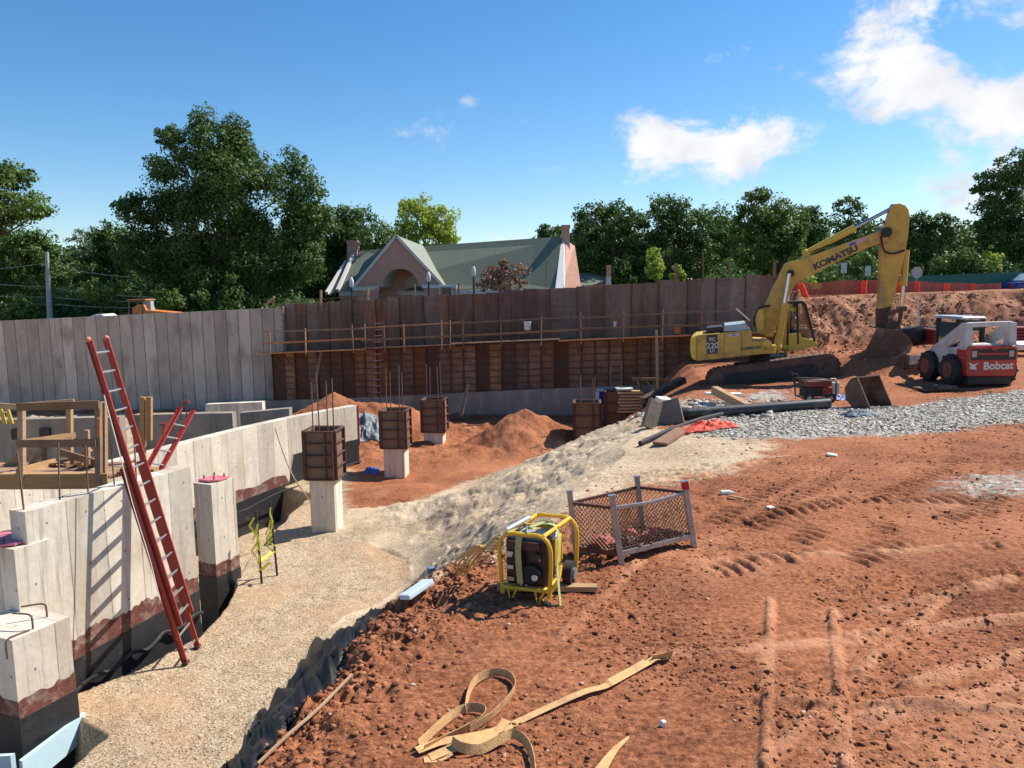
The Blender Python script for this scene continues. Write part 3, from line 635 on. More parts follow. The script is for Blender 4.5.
tree('broadleaf_tree','dark narrow tree between the full tree and the excavator arm','tree',74,812,[(808,222,20,16),(815,240,22,20),(800,250,18,20),(825,262,20,20),(810,215,10,10)],'dark',.17,1.1)
tree('broadleaf_tree','slim loose-crowned tree poking up above the excavator boom','tree',62,850,[(852,205,16,10),(850,222,20,14),(862,240,16,18),(845,250,18,20),(856,268,22,14)],'dark',.14,.9,1.5)
tree('broadleaf_tree','wide dark tree seen between the excavator arm and the right edge tree','tree',64,925,[(920,225,18,14),(938,225,18,12),(905,240,18,20),(930,248,32,20),(955,245,20,20),(925,265,36,16),(880,255,20,20),(975,262,16,18)],'dark',.15,1.05,1.2)
tree('broadleaf_tree','big tall tree cut by the right edge of the photo','tree',54,1010,[(1015,165,20,16),(992,180,20,10),(1000,208,26,18),(1025,195,30,26),(1005,238,28,22),(1030,240,30,26),(985,225,14,10),(1012,262,34,20),(978,190,10,5)],'dark',.125,1.1,1.1)
for px,py,rx,ry,k,lab in [(655,262,8,16,'lime','thin yellow-green sapling behind the plywood wall near the chimney end'),(678,272,7,8,'lime','tiny pale sapling just right of the thin yellow-green sapling'),(858,262,18,12,'mid','green shrub behind the orange fence left of the excavator arm'),(800,282,18,9,'lime','pale weedy shrub behind the orange fence beside the cab'),(965,262,13,14,'mid','leafy shrub above the green fence screen'),(990,262,10,14,'lime','bright leafy young tree above the green fence near the right edge'),(940,268,9,10,'mid','small shrub above the green fence nearest the round sign'),(100,290,16,12,'mid','light shrub behind the concrete wall near the utility pole'),(165,298,18,10,'mid','low bush right of the orange machine'),(15,310,22,16,'mid','low bush at the left edge over the concrete wall')]:
    tree('shrub',lab,'shrub',50,px,[(px,py,rx,ry),(px+rx*.4,py+ry*.5,rx*.7,ry*.7),(px-rx*.4,py+ry*.6,rx*.8,ry*.6)],k,.11,.8,1.2)
tree('ornamental_tree','coppery brown leaved small tree in front of the brick building','tree',47,505,[(498,272,14,9),(515,275,15,10),(490,283,16,8),(510,286,20,8),(505,264,6,5)],'copper',.08,.9,1.5)
# far wood closing the view behind the single trees
def wood():
    n=26; PV=[]
    C=[]
    for i in range(230):
        x=RNG.uniform(-95,110)
        if -16<x<9: continue
        y=RNG.uniform(96,118);h=RNG.uniform(4,9) 
        for k in range(2): C.append((x+RNG.normal()*2,y+RNG.normal()*2,2+h*RNG.uniform(.25,.95),RNG.uniform(2,3.4)))
    C=np.array(C); nl=520; d=RNG.normal(size=(len(C),nl,3)); d/=np.linalg.norm(d,axis=2)[:,:,None]; d*=RNG.uniform(.6,1.05,(len(C),nl,1))
    Pp=(C[:,None,:3]+d*C[:,3][:,None,None]*np.array([1,1,.9])).reshape(-1,3); n=len(Pp); nrm=d.reshape(-1,3)+RNG.normal(size=(n,3))*.6
    nrm/=np.linalg.norm(nrm,axis=1)[:,None]; a=np.cross(nrm,RNG.normal(size=(n,3)));a/=np.linalg.norm(a,axis=1)[:,None];b=np.cross(nrm,a);s=RNG.uniform(.2,.42,n)[:,None]
    o=np_mesh('distant_wood',np.stack([Pp-a*s,Pp-b*s*.6,Pp+a*s,Pp+b*s*.6],1).reshape(-1,3),np.arange(n*4).reshape(-1,4),LM['dark'],False,None,{'leafrand':('FACE',RNG.random(n))})
    tag(o,'dark low mass of distant woodland behind the separate trees','woodland',kind='stuff')
wood()

def undergrowth():
    C=[]
    for k in range(150):
        C.append((RNG.uniform(-48,-14.5),RNG.uniform(51.8,56),.9+RNG.uniform(0,1.9)*RNG.random(),RNG.uniform(.6,1.5)))
    for k in range(60): C.append((RNG.uniform(13,44),RNG.uniform(49,56),1.9+RNG.uniform(0,1.6),RNG.uniform(.7,1.3)))
    C=np.array(C); nl=420; d=RNG.normal(size=(len(C),nl,3)); d/=np.linalg.norm(d,axis=2)[:,:,None]; d*=RNG.uniform(.5,1.05,(len(C),nl,1))
    Pp=(C[:,None,:3]+d*C[:,3][:,None,None]).reshape(-1,3); n=len(Pp); nrm=d.reshape(-1,3)+RNG.normal(size=(n,3))*.6
    nrm/=np.linalg.norm(nrm,axis=1)[:,None]; a=np.cross(nrm,RNG.normal(size=(n,3)));a/=np.linalg.norm(a,axis=1)[:,None];b=np.cross(nrm,a);s=RNG.uniform(.07,.15,n)[:,None]
    o=np_mesh('undergrowth',np.stack([Pp-a*s,Pp-b*s*.6,Pp+a*s,Pp+b*s*.6],1).reshape(-1,3),np.arange(n*4).reshape(-1,4),LM['dark'],False,None,{'leafrand':('FACE',RNG.random(n))})
    tag(o,'dark tangled undergrowth along the foot of the trees','undergrowth',kind='stuff')
undergrowth()
# ================================================================== concrete walls
def wall(mb,top,zb,th,side=(-1,0),u0=0):
    top=[Vector(p) for p in top]; n=len(top); u=[u0]
    for i in range(1,n): u.append(u[-1]+(top[i]-top[i-1]).to_2d().length)
    offs=[]
    for i in range(n):
        d=(top[min(i+1,n-1)]-top[max(i-1,0)]).to_2d().normalized(); q=Vector((-d.y,d.x))
        if q.dot(Vector(side))<0: q=-q
        offs.append(Vector((q.x*th,q.y*th,0)))
    for i in range(n-1):
        a,b=top[i],top[i+1];A=Vector((a.x,a.y,zb));B=Vector((b.x,b.y,zb));oa,ob=offs[i],offs[i+1]
        q=lambda p,z:(p,z)
        mb.add([A,B,b,a],[(0,1,2,3)],[[(u[i],zb),(u[i+1],zb),(u[i+1],b.z),(u[i],a.z)]])
        mb.add([A+oa,B+ob,b+ob,a+oa],[(3,2,1,0)],[[(u[i],a.z),(u[i+1],b.z),(u[i+1],zb),(u[i],zb)]])
        mb.add([a,b,b+ob,a+oa],[(0,1,2,3)],[[(u[i],0),(u[i+1],0),(u[i+1],th),(u[i],th)]])
    for k,i in ((0,0),(1,n-1)):
        a=top[i];A=Vector((a.x,a.y,zb));o=offs[i]
        mb.add([A,a,a+o,A+o],[(0,1,2,3)],[[(9.3,zb),(9.3,a.z),(9.3+th,a.z),(9.3+th,zb)]])
    return mb
def band(mb,path,z0f,z1f,proud,side=(1,0),n=24,jag=0,seed=0):
    # thin coating on a wall face, following path (2D points), from z0 to z1
    pts=[Vector((p[0],p[1],0)) for p in path]; L=[0]
    for i in range(1,len(pts)): L.append(L[-1]+(pts[i]-pts[i-1]).length)
    rr=random.Random(seed); prev=None
    for k in range(n+1):
        s=L[-1]*k/n; i=0
        while i<len(L)-2 and L[i+1]<s: i+=1
        f=(s-L[i])/(L[i+1]-L[i]+1e-9); p=pts[i].lerp(pts[i+1],f); d=(pts[i+1]-pts[i]).normalized(); q=Vector((-d.y,d.x,0))
        if q.to_2d().dot(Vector(side))<0: q=-q
        t=k/n; z1=z1f(t)+(rr.uniform(-jag,jag)); z0=z0f(t)
        c=[p+V(0,0,z0),p+V(0,0,z1),p+q*proud+V(0,0,z1),p+q*proud+V(0,0,z0)]
        if prev: mb.hexa([prev[0],c[0],c[3],prev[3],prev[1],c[1],c[2],prev[2]])
        prev=c
    return mb
dirA=(WA1-WA0).to_2d().normalized(); nA=Vector((dirA.y,-dirA.x))
def onA(s,off=0): return V(WA0.x+dirA.x*s+nA.x*off,WA0.y+dirA.y*s+nA.y*off,0)
LA=(WA1-WA0).to_2d().length
# near wall
rt=empty('concrete_wall',(WA0.x,WA0.y,-4.3),'near sunlit concrete foundation wall that the long red ladder leans on','wall')
tp=[]
for k in range(13):
    p=onA(LA*k/12); tp.append(V(p.x,p.y,ZA+random.uniform(-.015,.015)))
wall(MB(),tp,-4.3,.32).build('wall_body',M_conc,rt)
band(MB(),[onA(0),onA(LA)],lambda t:-4.2,lambda t:-2.60+.22*t,.018).build('membrane',M_memb,rt)
band(MB(),[onA(0),onA(LA)],lambda t:-2.75+.15*t,lambda t:-2.24+.12*t+.04*math.sin(t*23),.008,n=60,jag=.035).build('coating',M_stain,rt)
mb=MB(); 
for k in range(9):
    pass
pts=[onA(LA*k/14,.10+.04*math.sin(k*1.7))+V(0,0,-3.0+.04*math.sin(k*2.1)+.25*k/14) for k in range(15)]
mb.tube(catmull(pts,3),.035,6).build('drain_strip',M_black,rt)
# long wall behind it
fB=[p.copy() for p in WBx]
rt=empty('concrete_wall',(WB[0].x,WB[0].y,-4.3),'long curved sunlit concrete wall running back behind the square pier','wall')
dense=[]
for i in range(len(fB)-1):
    for k in range(5): dense.append(fB[i].lerp(fB[i+1],k/5))
dense.append(fB[-1])
wall(MB(),dense,-4.3,.32).build('wall_body',M_conc,rt)
pB=[(p.x,p.y) for p in fB]
def tB(px,py):
    g=G(px,py,-3); return g
LBs=[0]
for i in range(1,len(fB)): LBs.append(LBs[-1]+(fB[i]-fB[i-1]).length)
def zmB(t): # membrane top: low then stepping up near the far end
    s=t*LBs[-1]; return -3.35+.5*t if s<LBs[-1]-3.0 else -2.12
band(MB(),pB,lambda t:-4.2,zmB,.018,n=60).build('membrane',M_memb,rt)
def cB(t): s=t*LBs[-1]; return zmB(t)+.30+.05*math.sin(t*60) if LBs[-1]-8.5<s<LBs[-1]-3.2 else zmB(t)-.02
band(MB(),pB,lambda t:min(zmB(t),cB(t))-.02,cB,.008,n=90,jag=.03).build('coating',M_stain,rt)
e=fB[-1]; MB().box((e.x+.02,e.y+.03,-1.65),(.05,.05,1.36)).build('red_edge_strip',mk('red_tape',(.5,.03,.03),(.4,.02,.02)),rt)
mb=MB(); pts=[fB[1].lerp(fB[-1],k/16)+V(.07,0,-2.25+.22*k/16*1.6+.05*math.sin(k)) for k in range(17)]
mb.tube(catmull(pts,3),.03,6).build('drain_strip',M_black,rt)
# rope hanging over the long wall
a=P(277,433,20.2);b=P(307,499,19.0)
o=MB().tube(catmull([P(275,428,20.55),P(283,452,20.25),P(294,478,19.6),GH(311,503)+V(0,0,.02)],5),.018,5).build('rope',mk('tan_rope',(.42,.33,.22),(.3,.22,.14)));tag(o,'thin tan rope hanging down the long sunlit concrete wall','rope')
# piers
def pier(corner,zt,wl,wr,label,parts,d=dirA,zb=-4.2):
    c=Vector(corner); u=V(d.x,d.y,0); nl=V(-d.y,d.x,0) # nl: to the left along the shaded face
    rt=empty('concrete_pier',(c.x,c.y,zb),label,'pier')
    a,b,c2,d2=c,c+nl*wl,c+nl*wl+u*wr,c+u*wr
    mb=MB()
    for p,q,L_,uo in ((a,d2,wr,0),(b,a,wl,3),(c2,b,wr,5),(d2,c2,wl,8)):
        mb.add([V(p.x,p.y,zb),V(q.x,q.y,zb),V(q.x,q.y,zt),V(p.x,p.y,zt)],[(0,1,2,3)],[[(uo+.05,zb),(uo+.05+L_,zb),(uo+.05+L_,zt),(uo+.05,zt)]])
    mb.add([V(p.x,p.y,zt) for p in (a,d2,c2,b)],[(0,1,2,3)],[[(0,0),(wr,0),(wr,wl),(0,wl)]])
    mb.build('pier_body',M_conc,rt,bevel=.012)
    return rt,a,b,c2,d2
def ring(mb,pts,z0,z1,off,jag=0,seed=1):
    c=sum(pts,V(0,0,0))/len(pts); q=[]
    for p in pts: q.append(V(c.x+(p.x-c.x)*(1+off/(p-c).to_2d().length*1.4),c.y+(p.y-c.y)*(1+off/(p-c).to_2d().length*1.4),0))
    r=random.Random(seed);m=10;P2=[]
    for i in range(len(q)):
        for k in range(m): P2.append(q[i].lerp(q[(i+1)%len(q)],k/m))
    n=len(P2); vs=[V(p.x,p.y,z0) for p in P2]+[V(p.x,p.y,z1+r.uniform(-jag,jag)) for p in P2]
    mb.add(vs,[(i,(i+1)%n,n+(i+1)%n,n+i) for i in range(n)]); 
    mb.add([V(p.x,p.y,z1-jag*1.1) for p in q],[tuple(range(len(q)))]) if jag==0 else None
    return mb
zp=-1.5; c0=G(12,641,zp); w0=(G(66,616,zp)-c0).length
rt,a,b,c2,d2=pier(c0,zp,1.0,w0,'nearest low concrete pier at bottom left with bent rebar hooks and a blue foam footing',0)
ring(MB(),[a,d2,c2,b],-4.1,-2.55,.014).build('membrane',M_memb,rt)
ring(MB(),[a,d2,c2,b],-2.62,-2.3,.006,.04,3).build('coating',M_stain,rt)
def hook(mb,p,dr,h=.2,w=.28):
    p=Vector(p);dr=Vector(dr).normalized()
    mb.tube(catmull([p+V(0,0,-.05),p+V(0,0,h*.7),p+V(0,0,h*.93)+dr*w*.1,p+V(0,0,h)+dr*w*.3,p+V(0,0,h)+dr*w],4),.013,6)
for (px,py,dx) in [(7,655,(.5,.9)),(33,629,(-1,.15)),(47,617,(-.85,-.4))]:
    g=G(px,py,zp); mb=MB(); hook(mb,g,(dx[0],dx[1],0)); mb.build('rebar_hook',M_rebar,rt)
u=V(dirA.x,dirA.y,0);nl=V(-dirA.y,dirA.x,0)
fr=empty('foam_board',(a.x,a.y,-3.4),'long pale blue foam board along the sunny foot of the nearest low pier','foam board','blue foam boards round the nearest pier')
g0=G(19,760,-2.95);g1=G(83,712,-2.95)
MB().prism([g0-V(0,0,.4),g1-V(0,0,.36),g1,g0],V(u.y,-u.x,0)*.06).build('board',M_foam,fr)
fr=empty('foam_board',(b.x,b.y,-3.4),'pale blue foam board across the shaded end of the nearest low pier','foam board','blue foam boards round the nearest pier')
g0=G(-40,756,-2.9);g1=G(15,753,-2.95)
MB().prism([g0-V(0,0,.4),g1-V(0,0,.4),g1,g0],-u*.06).build('board',M_foam,fr)
def plate(rt,cen,w,th=.02,zz=0,nb=4):
    cen=Vector(cen);mb=MB(); k=.28*w
    pts=[cen+u*x+nl*y+V(0,0,zz) for x,y in ((-w/2+k,-w/2),(w/2,-w/2),(w/2,w/2-k),(w/2-k,w/2),(-w/2,w/2),(-w/2,-w/2+k))]
    pt=mb.prism(pts,(0,0,th)).build('base_plate',M_pink,rt)
    for x,y in ((-.3,-.3),(.32,-.32),(.3,.28),(-.32,.3))[:nb]:
        q=cen+u*x*w+nl*y*w+V(0,0,zz); MB().tube([q,q+V(0,0,.11)],.012,6).cyl(q+V(0,0,th+.04),.022,(0,0,1),.02,6).build('anchor_bolt',M_rebar,rt)
# pier with pink plate at the left edge
zp=-.62; c1=G(14,550,zp); w1=(G(47,538.5,zp)-c1).length
rt,a,b,c2,d2=pier(c1,zp,.95,w1,'tall concrete pier at the left edge topped by a bright pink plate','p')
plate(rt,(a+c2)/2+V(0,0,0),.72,.03,.02)
# square pier
zp=-.88; c1=G(211,485,zp)
rt,a,b,c2,d2=pier(c1,zp,.46,.62,'free standing square concrete pier with a pink plate beside the long wall','p')
plate(rt,(a+c2)/2,.42,.03,.02)
ring(MB(),[a,d2,c2,b],-4.1,-2.75,.014).build('membrane',M_memb,rt)
ring(MB(),[a,d2,c2,b],-2.82,-2.5,.006,.03,5).build('coating',M_stain,rt)
# shaded inner walls
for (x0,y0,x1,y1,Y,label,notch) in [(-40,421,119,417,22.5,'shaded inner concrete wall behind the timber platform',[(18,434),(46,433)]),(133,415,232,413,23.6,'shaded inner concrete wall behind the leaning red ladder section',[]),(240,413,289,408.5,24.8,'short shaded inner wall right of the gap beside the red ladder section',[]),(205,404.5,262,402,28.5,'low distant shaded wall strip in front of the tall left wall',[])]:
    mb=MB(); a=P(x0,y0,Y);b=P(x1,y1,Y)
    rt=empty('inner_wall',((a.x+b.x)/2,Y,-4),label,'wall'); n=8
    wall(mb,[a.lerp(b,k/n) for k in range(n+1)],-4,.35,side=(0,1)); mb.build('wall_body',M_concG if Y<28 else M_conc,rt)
    for nx,ny in notch:
        q=P(nx,ny,Y); MB().box(q+V(0,-.05,0),(.3,.08,.32)).build('beam_pocket',M_darksteel,rt)
# yellow sawhorse bits at the far left
rt=empty('yellow_ladder_end',tuple(P(6,419,21.8)),'two yellow rail ends poking over the shaded inner wall at the left edge','ladder')
M_yel=mk('yellow_paint',(.62,.42,.04),(.45,.28,.03),5,.45,.05,dirt=(.22,.13,.06),dirtamt=.25)
for x in (0,7): MB().bar(P(x,408,21.8),P(x+5,424,21.8),.06,.1).build('rail',M_yel,rt)
MB().bar(P(1,412,21.8),P(9,412,21.8),.05).build('rung',M_alu,rt)
# tall left wall
a=P(-420,341,40);b=P(283,307.5,37.9)
rt=empty('retaining_wall',(b.x,b.y,-3.4),'tall stained grey concrete retaining wall left of the rusty formwork','wall')
pts=[a.lerp(b,k/30) for k in range(31)]
wall(MB(),pts,-3.5,.4,side=(0,1)).build('wall_body',M_concD,rt)
MB().box((b.x-.02,b.y+.2,(b.z+.5)/2),(.06,.46,b.z-.4)).build('wall_end',M_conc,rt)
a=P(225,412,37.2);b=P(700,404,33.2)
rt=empty('footing',(0,35,-3.4),'long grey concrete footing along the bottom of the rusty formwork','footing')
q=[P(205,405,37.2),P(272,401,37.2),P(400,396,36.0),P(530,389.5,34.6),P(700,383,33.0),P(800,380,32.3)]
dn=[]
for i in range(5):
    for k in range(4): dn.append(q[i].lerp(q[i+1],k/4))
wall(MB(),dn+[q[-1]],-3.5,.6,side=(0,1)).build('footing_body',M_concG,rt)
# ================================================================== formwork wall
def fl(px,off=0): # plane of the forms
    f=(px-272)/523.0; return 37.55-5.3*f+off
A0=P(272,353,fl(272));B0=P(690,335.5,fl(690))
def ztop(x): return A0.z+(B0.z-A0.z)*(x-A0.x)/(B0.x-A0.x)
x0=A0.x; x1=P(795,330,fl(795)).x
def yform(x): # exact line
    xa=P(272,350,fl(272)).x; xb=P(795,330,fl(795)).x; return fl(272)+(fl(795)-fl(272))*(x-xa)/(xb-xa)
fd=Vector((x1-x0,yform(x1)-yform(x0),0)).normalized(); fn=V(fd.y,-fd.x,0)
if fn.y>0: fn=-fn
rt=empty('wall_formwork',(x0,yform(x0),-3.1),'lower tier of rusty ribbed plywood form panels along the foot of the wall','formwork','tiers of wall formwork')
npan=int(math.hypot(x1-x0,yform(x1)-yform(x0))/.615)
M_plyL=[mk('form_ply_dark',(.15,.066,.036),(.085,.042,.026),2.2,.85,.15,rnd=.25,dirt=(.07,.05,.04)),M_ply,mk('form_ply_tan',(.36,.20,.10),(.23,.12,.06),2.2,.85,.15,rnd=.12,dirt=(.14,.08,.05))]
for k in range(npan):
    p=V(x0,yform(x0),0)+fd*(.615*k); zt=ztop(p.x)+random.uniform(-.02,.02); zb=zt-2.44; q=p+fd*.605
    m=M_plyL[random.choice([0,0,1,1,1,2])]
    pn=MB().hexa([p+V(0,0,zb),q+V(0,0,zb),q-fn*.02+V(0,0,zb),p-fn*.02+V(0,0,zb),p+V(0,0,zt),q+V(0,0,zt),q-fn*.02+V(0,0,zt),p-fn*.02+V(0,0,zt)]).build('form_panel',m,rt)
    mb=MB()
    for e in (p+fd*.012,q-fd*.012): mb.bar(e+fn*.035+V(0,0,zb),e+fn*.035+V(0,0,zt),.03,.065,up=fn)
    for j in range(9):
        z=zb+.01+j*(2.42/8); mb.bar(p+fn*.03+V(0,0,z),q+fn*.03+V(0,0,z),.06,.028 if j%2 else .04)
    mb.build('rib_frame',M_rust,pn)
# upper tier
yo=.75
rt=empty('wall_formwork',(x0,yform(x0)+yo,-.6),'upper tier of tall weathered plywood form panels behind the rebar mat','formwork','tiers of wall formwork')
UA=P(283,304,fl(283)+yo);UB=P(775,275,fl(775)+yo)
def zup(x): return UA.z+(UB.z-UA.z)*(x-UA.x)/(UB.x-UA.x)
p0=V(UA.x,yform(UA.x)+yo,0); nu=int((V(UB.x,yform(UB.x)+yo,0)-p0).length/.615)+1
M_plyUs=[M_plyU,mk('upper_form_maroon',(.24,.11,.085),(.13,.065,.055),1.8,.8,.1,rnd=.25,dirt=(.10,.08,.08),dirtamt=.3),mk('upper_form_grey',(.30,.235,.18),(.15,.11,.09),1.8,.85,.1,rnd=.2)]
for k in range(nu):
    p=p0+fd*(.615*k); zt=zup(p.x)+random.uniform(-.05,.05); zb=ztop(p.x)-.25; q=p+fd*(.607)
    f=k/nu; m=M_plyUs[random.choice([0,0,2]) if f<.3 else (random.choice([1,0,1,2]) if f<.52 else random.choice([0,0,0,2,0]))]
    if f>.66: zt+=.02
    pn=MB().hexa([p+V(0,0,zb),q+V(0,0,zb),q-fn*.06+V(0,0,zb),p-fn*.06+V(0,0,zb),p+V(0,0,zt),q+V(0,0,zt),q-fn*.06+V(0,0,zt),p-fn*.06+V(0,0,zt)]).build('form_panel',m,rt,bevel=.006)
    if k%2==0: MB().bar(p+fn*.02+V(0,0,zb),p+fn*.02+V(0,0,zt+.02),.035,.04,up=fn).build('edge_batten',M_rust,pn)
# rebar mat
mb=MB(); pm=p0+fn*.3; Lm=(V(UB.x,yform(UB.x)+yo,0)-p0).length*.70
for k in range(int(Lm/.3)):
    p=pm+fd*(.3*k+.1); mb.bar(p+V(0,0,ztop(p.x)-.2),p+V(0,0,zup(p.x)-.12+random.uniform(-.1,.22)),.026)
for j in range(8):
    a=pm+V(0,0,ztop(pm.x)+.05+j*.3);e=pm+fd*Lm;b=e+V(0,0,ztop(e.x)+.05+j*.3)
    mb.bar(a,b,.024)
o=mb.build('rebar_mat',M_rebar);tag(o,'thin grid of rebar standing in front of the upper form panels','rebar')
# scaffold walkway
rt=empty('walkway',(x0,yform(x0)-.5,-3),'plank scaffold walkway with timber guardrails along the middle of the formwork','scaffold')
M_plankO=mk('orange_plank',(.55,.23,.09),(.40,.15,.06),4,.7,.1,rnd=.15)
segs=[(263,372,M_plankO,-.0),(372,460,M_woodD,.05),(455,561,M_wood,.1),(561,690,M_plankO,.02),(690,800,M_woodD,.0)]
for a_,b_,m,dz in segs:
    pa=P(a_,350,fl(a_));pb=P(b_,340,fl(b_)); xa,xb=pa.x,pb.x
    a=V(xa,yform(xa),ztop(xa)+.03+dz)+fn*.42;b=V(xb,yform(xb),ztop(xb)+.03+dz)+fn*.42
    MB().bar(a,b,.62,.05).build('plank',m,rt)
def railz(px,h,Yo=0.75):
    pa=P(px,340,fl(px)); x=pa.x; return V(x,yform(x),ztop(x)+h)+fn*Yo
for px in (278,313,360,372,391,410,447,455,468,505,544,583,624,662,700,735):
    a=railz(px,-.12);b=railz(px,1.18+random.uniform(-.06,.12)); MB().bar(a,b+V(random.uniform(-.03,.03),0,0),.045,.09).build('guard_post',M_wood if random.random()<.6 else M_woodD,rt)
for h,j in ((1.05,0),(.52,1)):
    for a_,b_ in ((272,372),(368,470),(466,585),(580,700),(696,790)):
        MB().bar(railz(a_,h+random.uniform(-.05,.05),.80),railz(b_,h+random.uniform(-.05,.05),.80),.03,.08 if j else .06).build('guard_rail',M_woodD if random.random()<.75 else M_plankO,rt)
for px in range(290,790,32):
    a=railz(px,-.02,.08);b=railz(px,-.02,.7);c=railz(px,-.55,.08); MB().bar(b,c,.035).build('bracket',M_rust,rt)
# items on the walkway
def bucket(px,py,Y,r,h,m,label,nm='bucket'):
    b=P(px,py,Y); rt=empty(nm,tuple(b),label,'bucket'); MB().tube([b,b+V(0,0,h)],r*.85,14,r1=r).build('body',m,rt,True)
    MB().cyl(b+V(0,0,h*.93),r*1.06,(0,0,1),h*.08,14).build('rim',m,rt,True)
    MB().tube(catmull([b+V(-r,0,h*.9),b+V(-r*.6,-r*.8,h*.55),b+V(r*.6,-r*.8,h*.55),b+V(r,0,h*.9)],4),.008,5).build('handle',M_steel,rt)
bucket(527.5,330,fl(527)-.35,.17,.38,M_white,'white plastic bucket hanging at the guardrail of the scaffold walkway')
bucket(677.5,333.5,fl(677)-.35,.17,.42,mk('orange_plastic',(.55,.16,.06),(.4,.12,.05)),'orange bucket on the walkway near the rear of the excavator')
bucket(615,327,fl(615)-.35,.07,.24,M_white,'small pale canister on the walkway between the white and orange buckets','canister')
# timber uprights along the top of the formwork
for i,(px,pt,pb,wd,m) in enumerate([(321,290,306,.1,M_wood),(368,288,303,.1,M_wood),(415,284,302,.07,M_wood),(441,287,300,.06,M_woodD),(458.5,283,300,.09,M_woodD),(510,277,294,.1,M_woodD),(546,252,291,.03,M_woodD),(676,263,284,.12,M_woodD),(703,252,283,.05,M_woodD),(730,262,281,.1,M_woodD),(774.5,262,278,.13,M_woodD)]):
    Y=yform(P(px,290,36).x)+yo+.12
    o=MB().bar(P(px,pb,Y),P(px,pt,Y),wd,wd*.6).build('timber_upright',m)
    lab=['short orange timber upright on the formwork top nearest the huge tree','timber upright on the formwork top left of the gable arch','slim upright just right of the gable arch','thin upright right of the slim upright by the gable','dark upright left of the coppery tree','upright rising in front of the coppery tree','very thin tall stick in front of the brick end wall','stout dark upright near the little sapling on the formwork top','thin tall pole on the formwork top above the excavator counterweight','dark upright right of the thin tall pole','stout upright at the right end of the formwork beside the boom'][i]
    tag(o,lab,'timber post','uprights along the formwork top')
Yt=38.1
o=MB().tube([P(284,300,38.2),P(321,299,fl(321)+yo),P(415,292,fl(415)+yo),P(510,287,fl(510)+yo)],.018,5).build('guard_wire',M_woodD);tag(o,'thin guard line strung between the uprights on the formwork top','wire')
rt=empty('timber_brace',tuple(P(268,305,38)),'angled offcut of orange timber on the end of the tall concrete wall','timber')
MB().bar(P(265,306,38),P(274.5,297,38),.14,.09).build('plank',M_wood,rt);MB().bar(P(274,299,38.1),P(272.5,306,38.1),.06).build('strut',M_woodD,rt)
o=MB().bar(V(*P(657.5,398,30.5)),P(656.5,330,30.5),.1,.06).build('timber_post',mk('pale_timber',(.42,.30,.19),(.30,.21,.13),3,.8,.1));tag(o,'tall lone timber post standing in front of the formwork left of the excavator','post')
for px,pt,pb,Y,lab,m in [(319,352,394,36.5,'leaning grey prop against the lower forms behind the long wall',M_woodD),(466,384,416,33.5,'grey board leaning on the footing right of the third column',M_woodD)]:
    o=MB().bar(P(px-5,pb,Y-.8),P(px+2,pt,Y),.14,.04).build('leaning_board',m);tag(o,lab,'board')
# ================================================================== ladders
def ladder(name,label,fa,fb,ta,tb,nr,rail=(.03,.085),sect=None,m=M_redfg,group=None):
    fa,fb,ta,tb=map(Vector,(fa,fb,ta,tb)); c=(fa+fb)/2; rt=empty(name,tuple(c),label,'ladder',group)
    n=(fb-fa).cross(ta-fa).normalized()
    if n.dot(CAM-c)<0: n=-n
    def sec(t0,t1,off,ins,r0):
        A0_,B0_=fa.lerp(ta,t0)+n*off,fb.lerp(tb,t0)+n*off;A1,B1=fa.lerp(ta,t1)+n*off,fb.lerp(tb,t1)+n*off
        s=(B0_-A0_).normalized()*ins; s1=(B1-A1).normalized()*ins
        for p,q,sg in ((A0_+s,A1+s1,1),(B0_-s,B1-s1,-1)):
            mb=MB(); x=(B0_-A0_).normalized(); hw=rail[1]/2
            mb.bar(p,q,.008,rail[1],up=n); 
            for k in(-1,1): mb.bar(p+n*k*hw+x*sg*-.012,q+n*k*hw+x*sg*-.012,.03,.006,up=n)
            mb.build('side_rail',m,rt)
        L_=(A1-A0_).length; k=int(L_/.305)
        for j in range(k):
            t=(j+.5)*.305/L_; a=(A0_+s).lerp(A1+s1,t);b=(B0_-s).lerp(B1-s1,t); MB().tube([a,b],.018,8).build('rung',M_alu,rt,True)
        return A0_,B0_,A1,B1
    for q in (sect or [(0,1,0,0)]): sec(*q,0)
    return rt,n
fa=G(186,665,-3)+V(0,0,.0);fb=G(197.5,649.5,-3); ta=P(82.5,341,11.35);tb=P(101,339.5,11.8)
for q in (fa,fb): q.z=H(q.x,q.y)
lr,ln=ladder('extension_ladder','long red extension ladder leaning on the near concrete wall, rising above the horizon',fa,fb,ta,tb,18,sect=[(0,.62,0,0),(.12,1,.085,.03)])
for f in (fa,fb): MB().box(f+V(0,0,.03),(.07,.12,.05)).build('foot',M_black,lr)
for p in (ta,tb): MB().sph(p+ln*.085,.045).build('end_cap',mk('pale_red_cap',(.6,.22,.14),(.5,.18,.12)),lr,True)
MB().tube(catmull([P(104,395,11.2),P(116,440,11.2),P(133,505,11.2),P(150,560,11.2),P(160,600,11.2)],4),.008,5).build('pull_rope',M_paper,lr)
fy=35.9
ladder('tall_ladder','slim red ladder standing against the rusty formwork and reaching over the walkway',P(372,402,34.6),P(379.5,402,34.6),P(375,316,36.2),P(383.5,315,36.2),12,rail=(.03,.06))
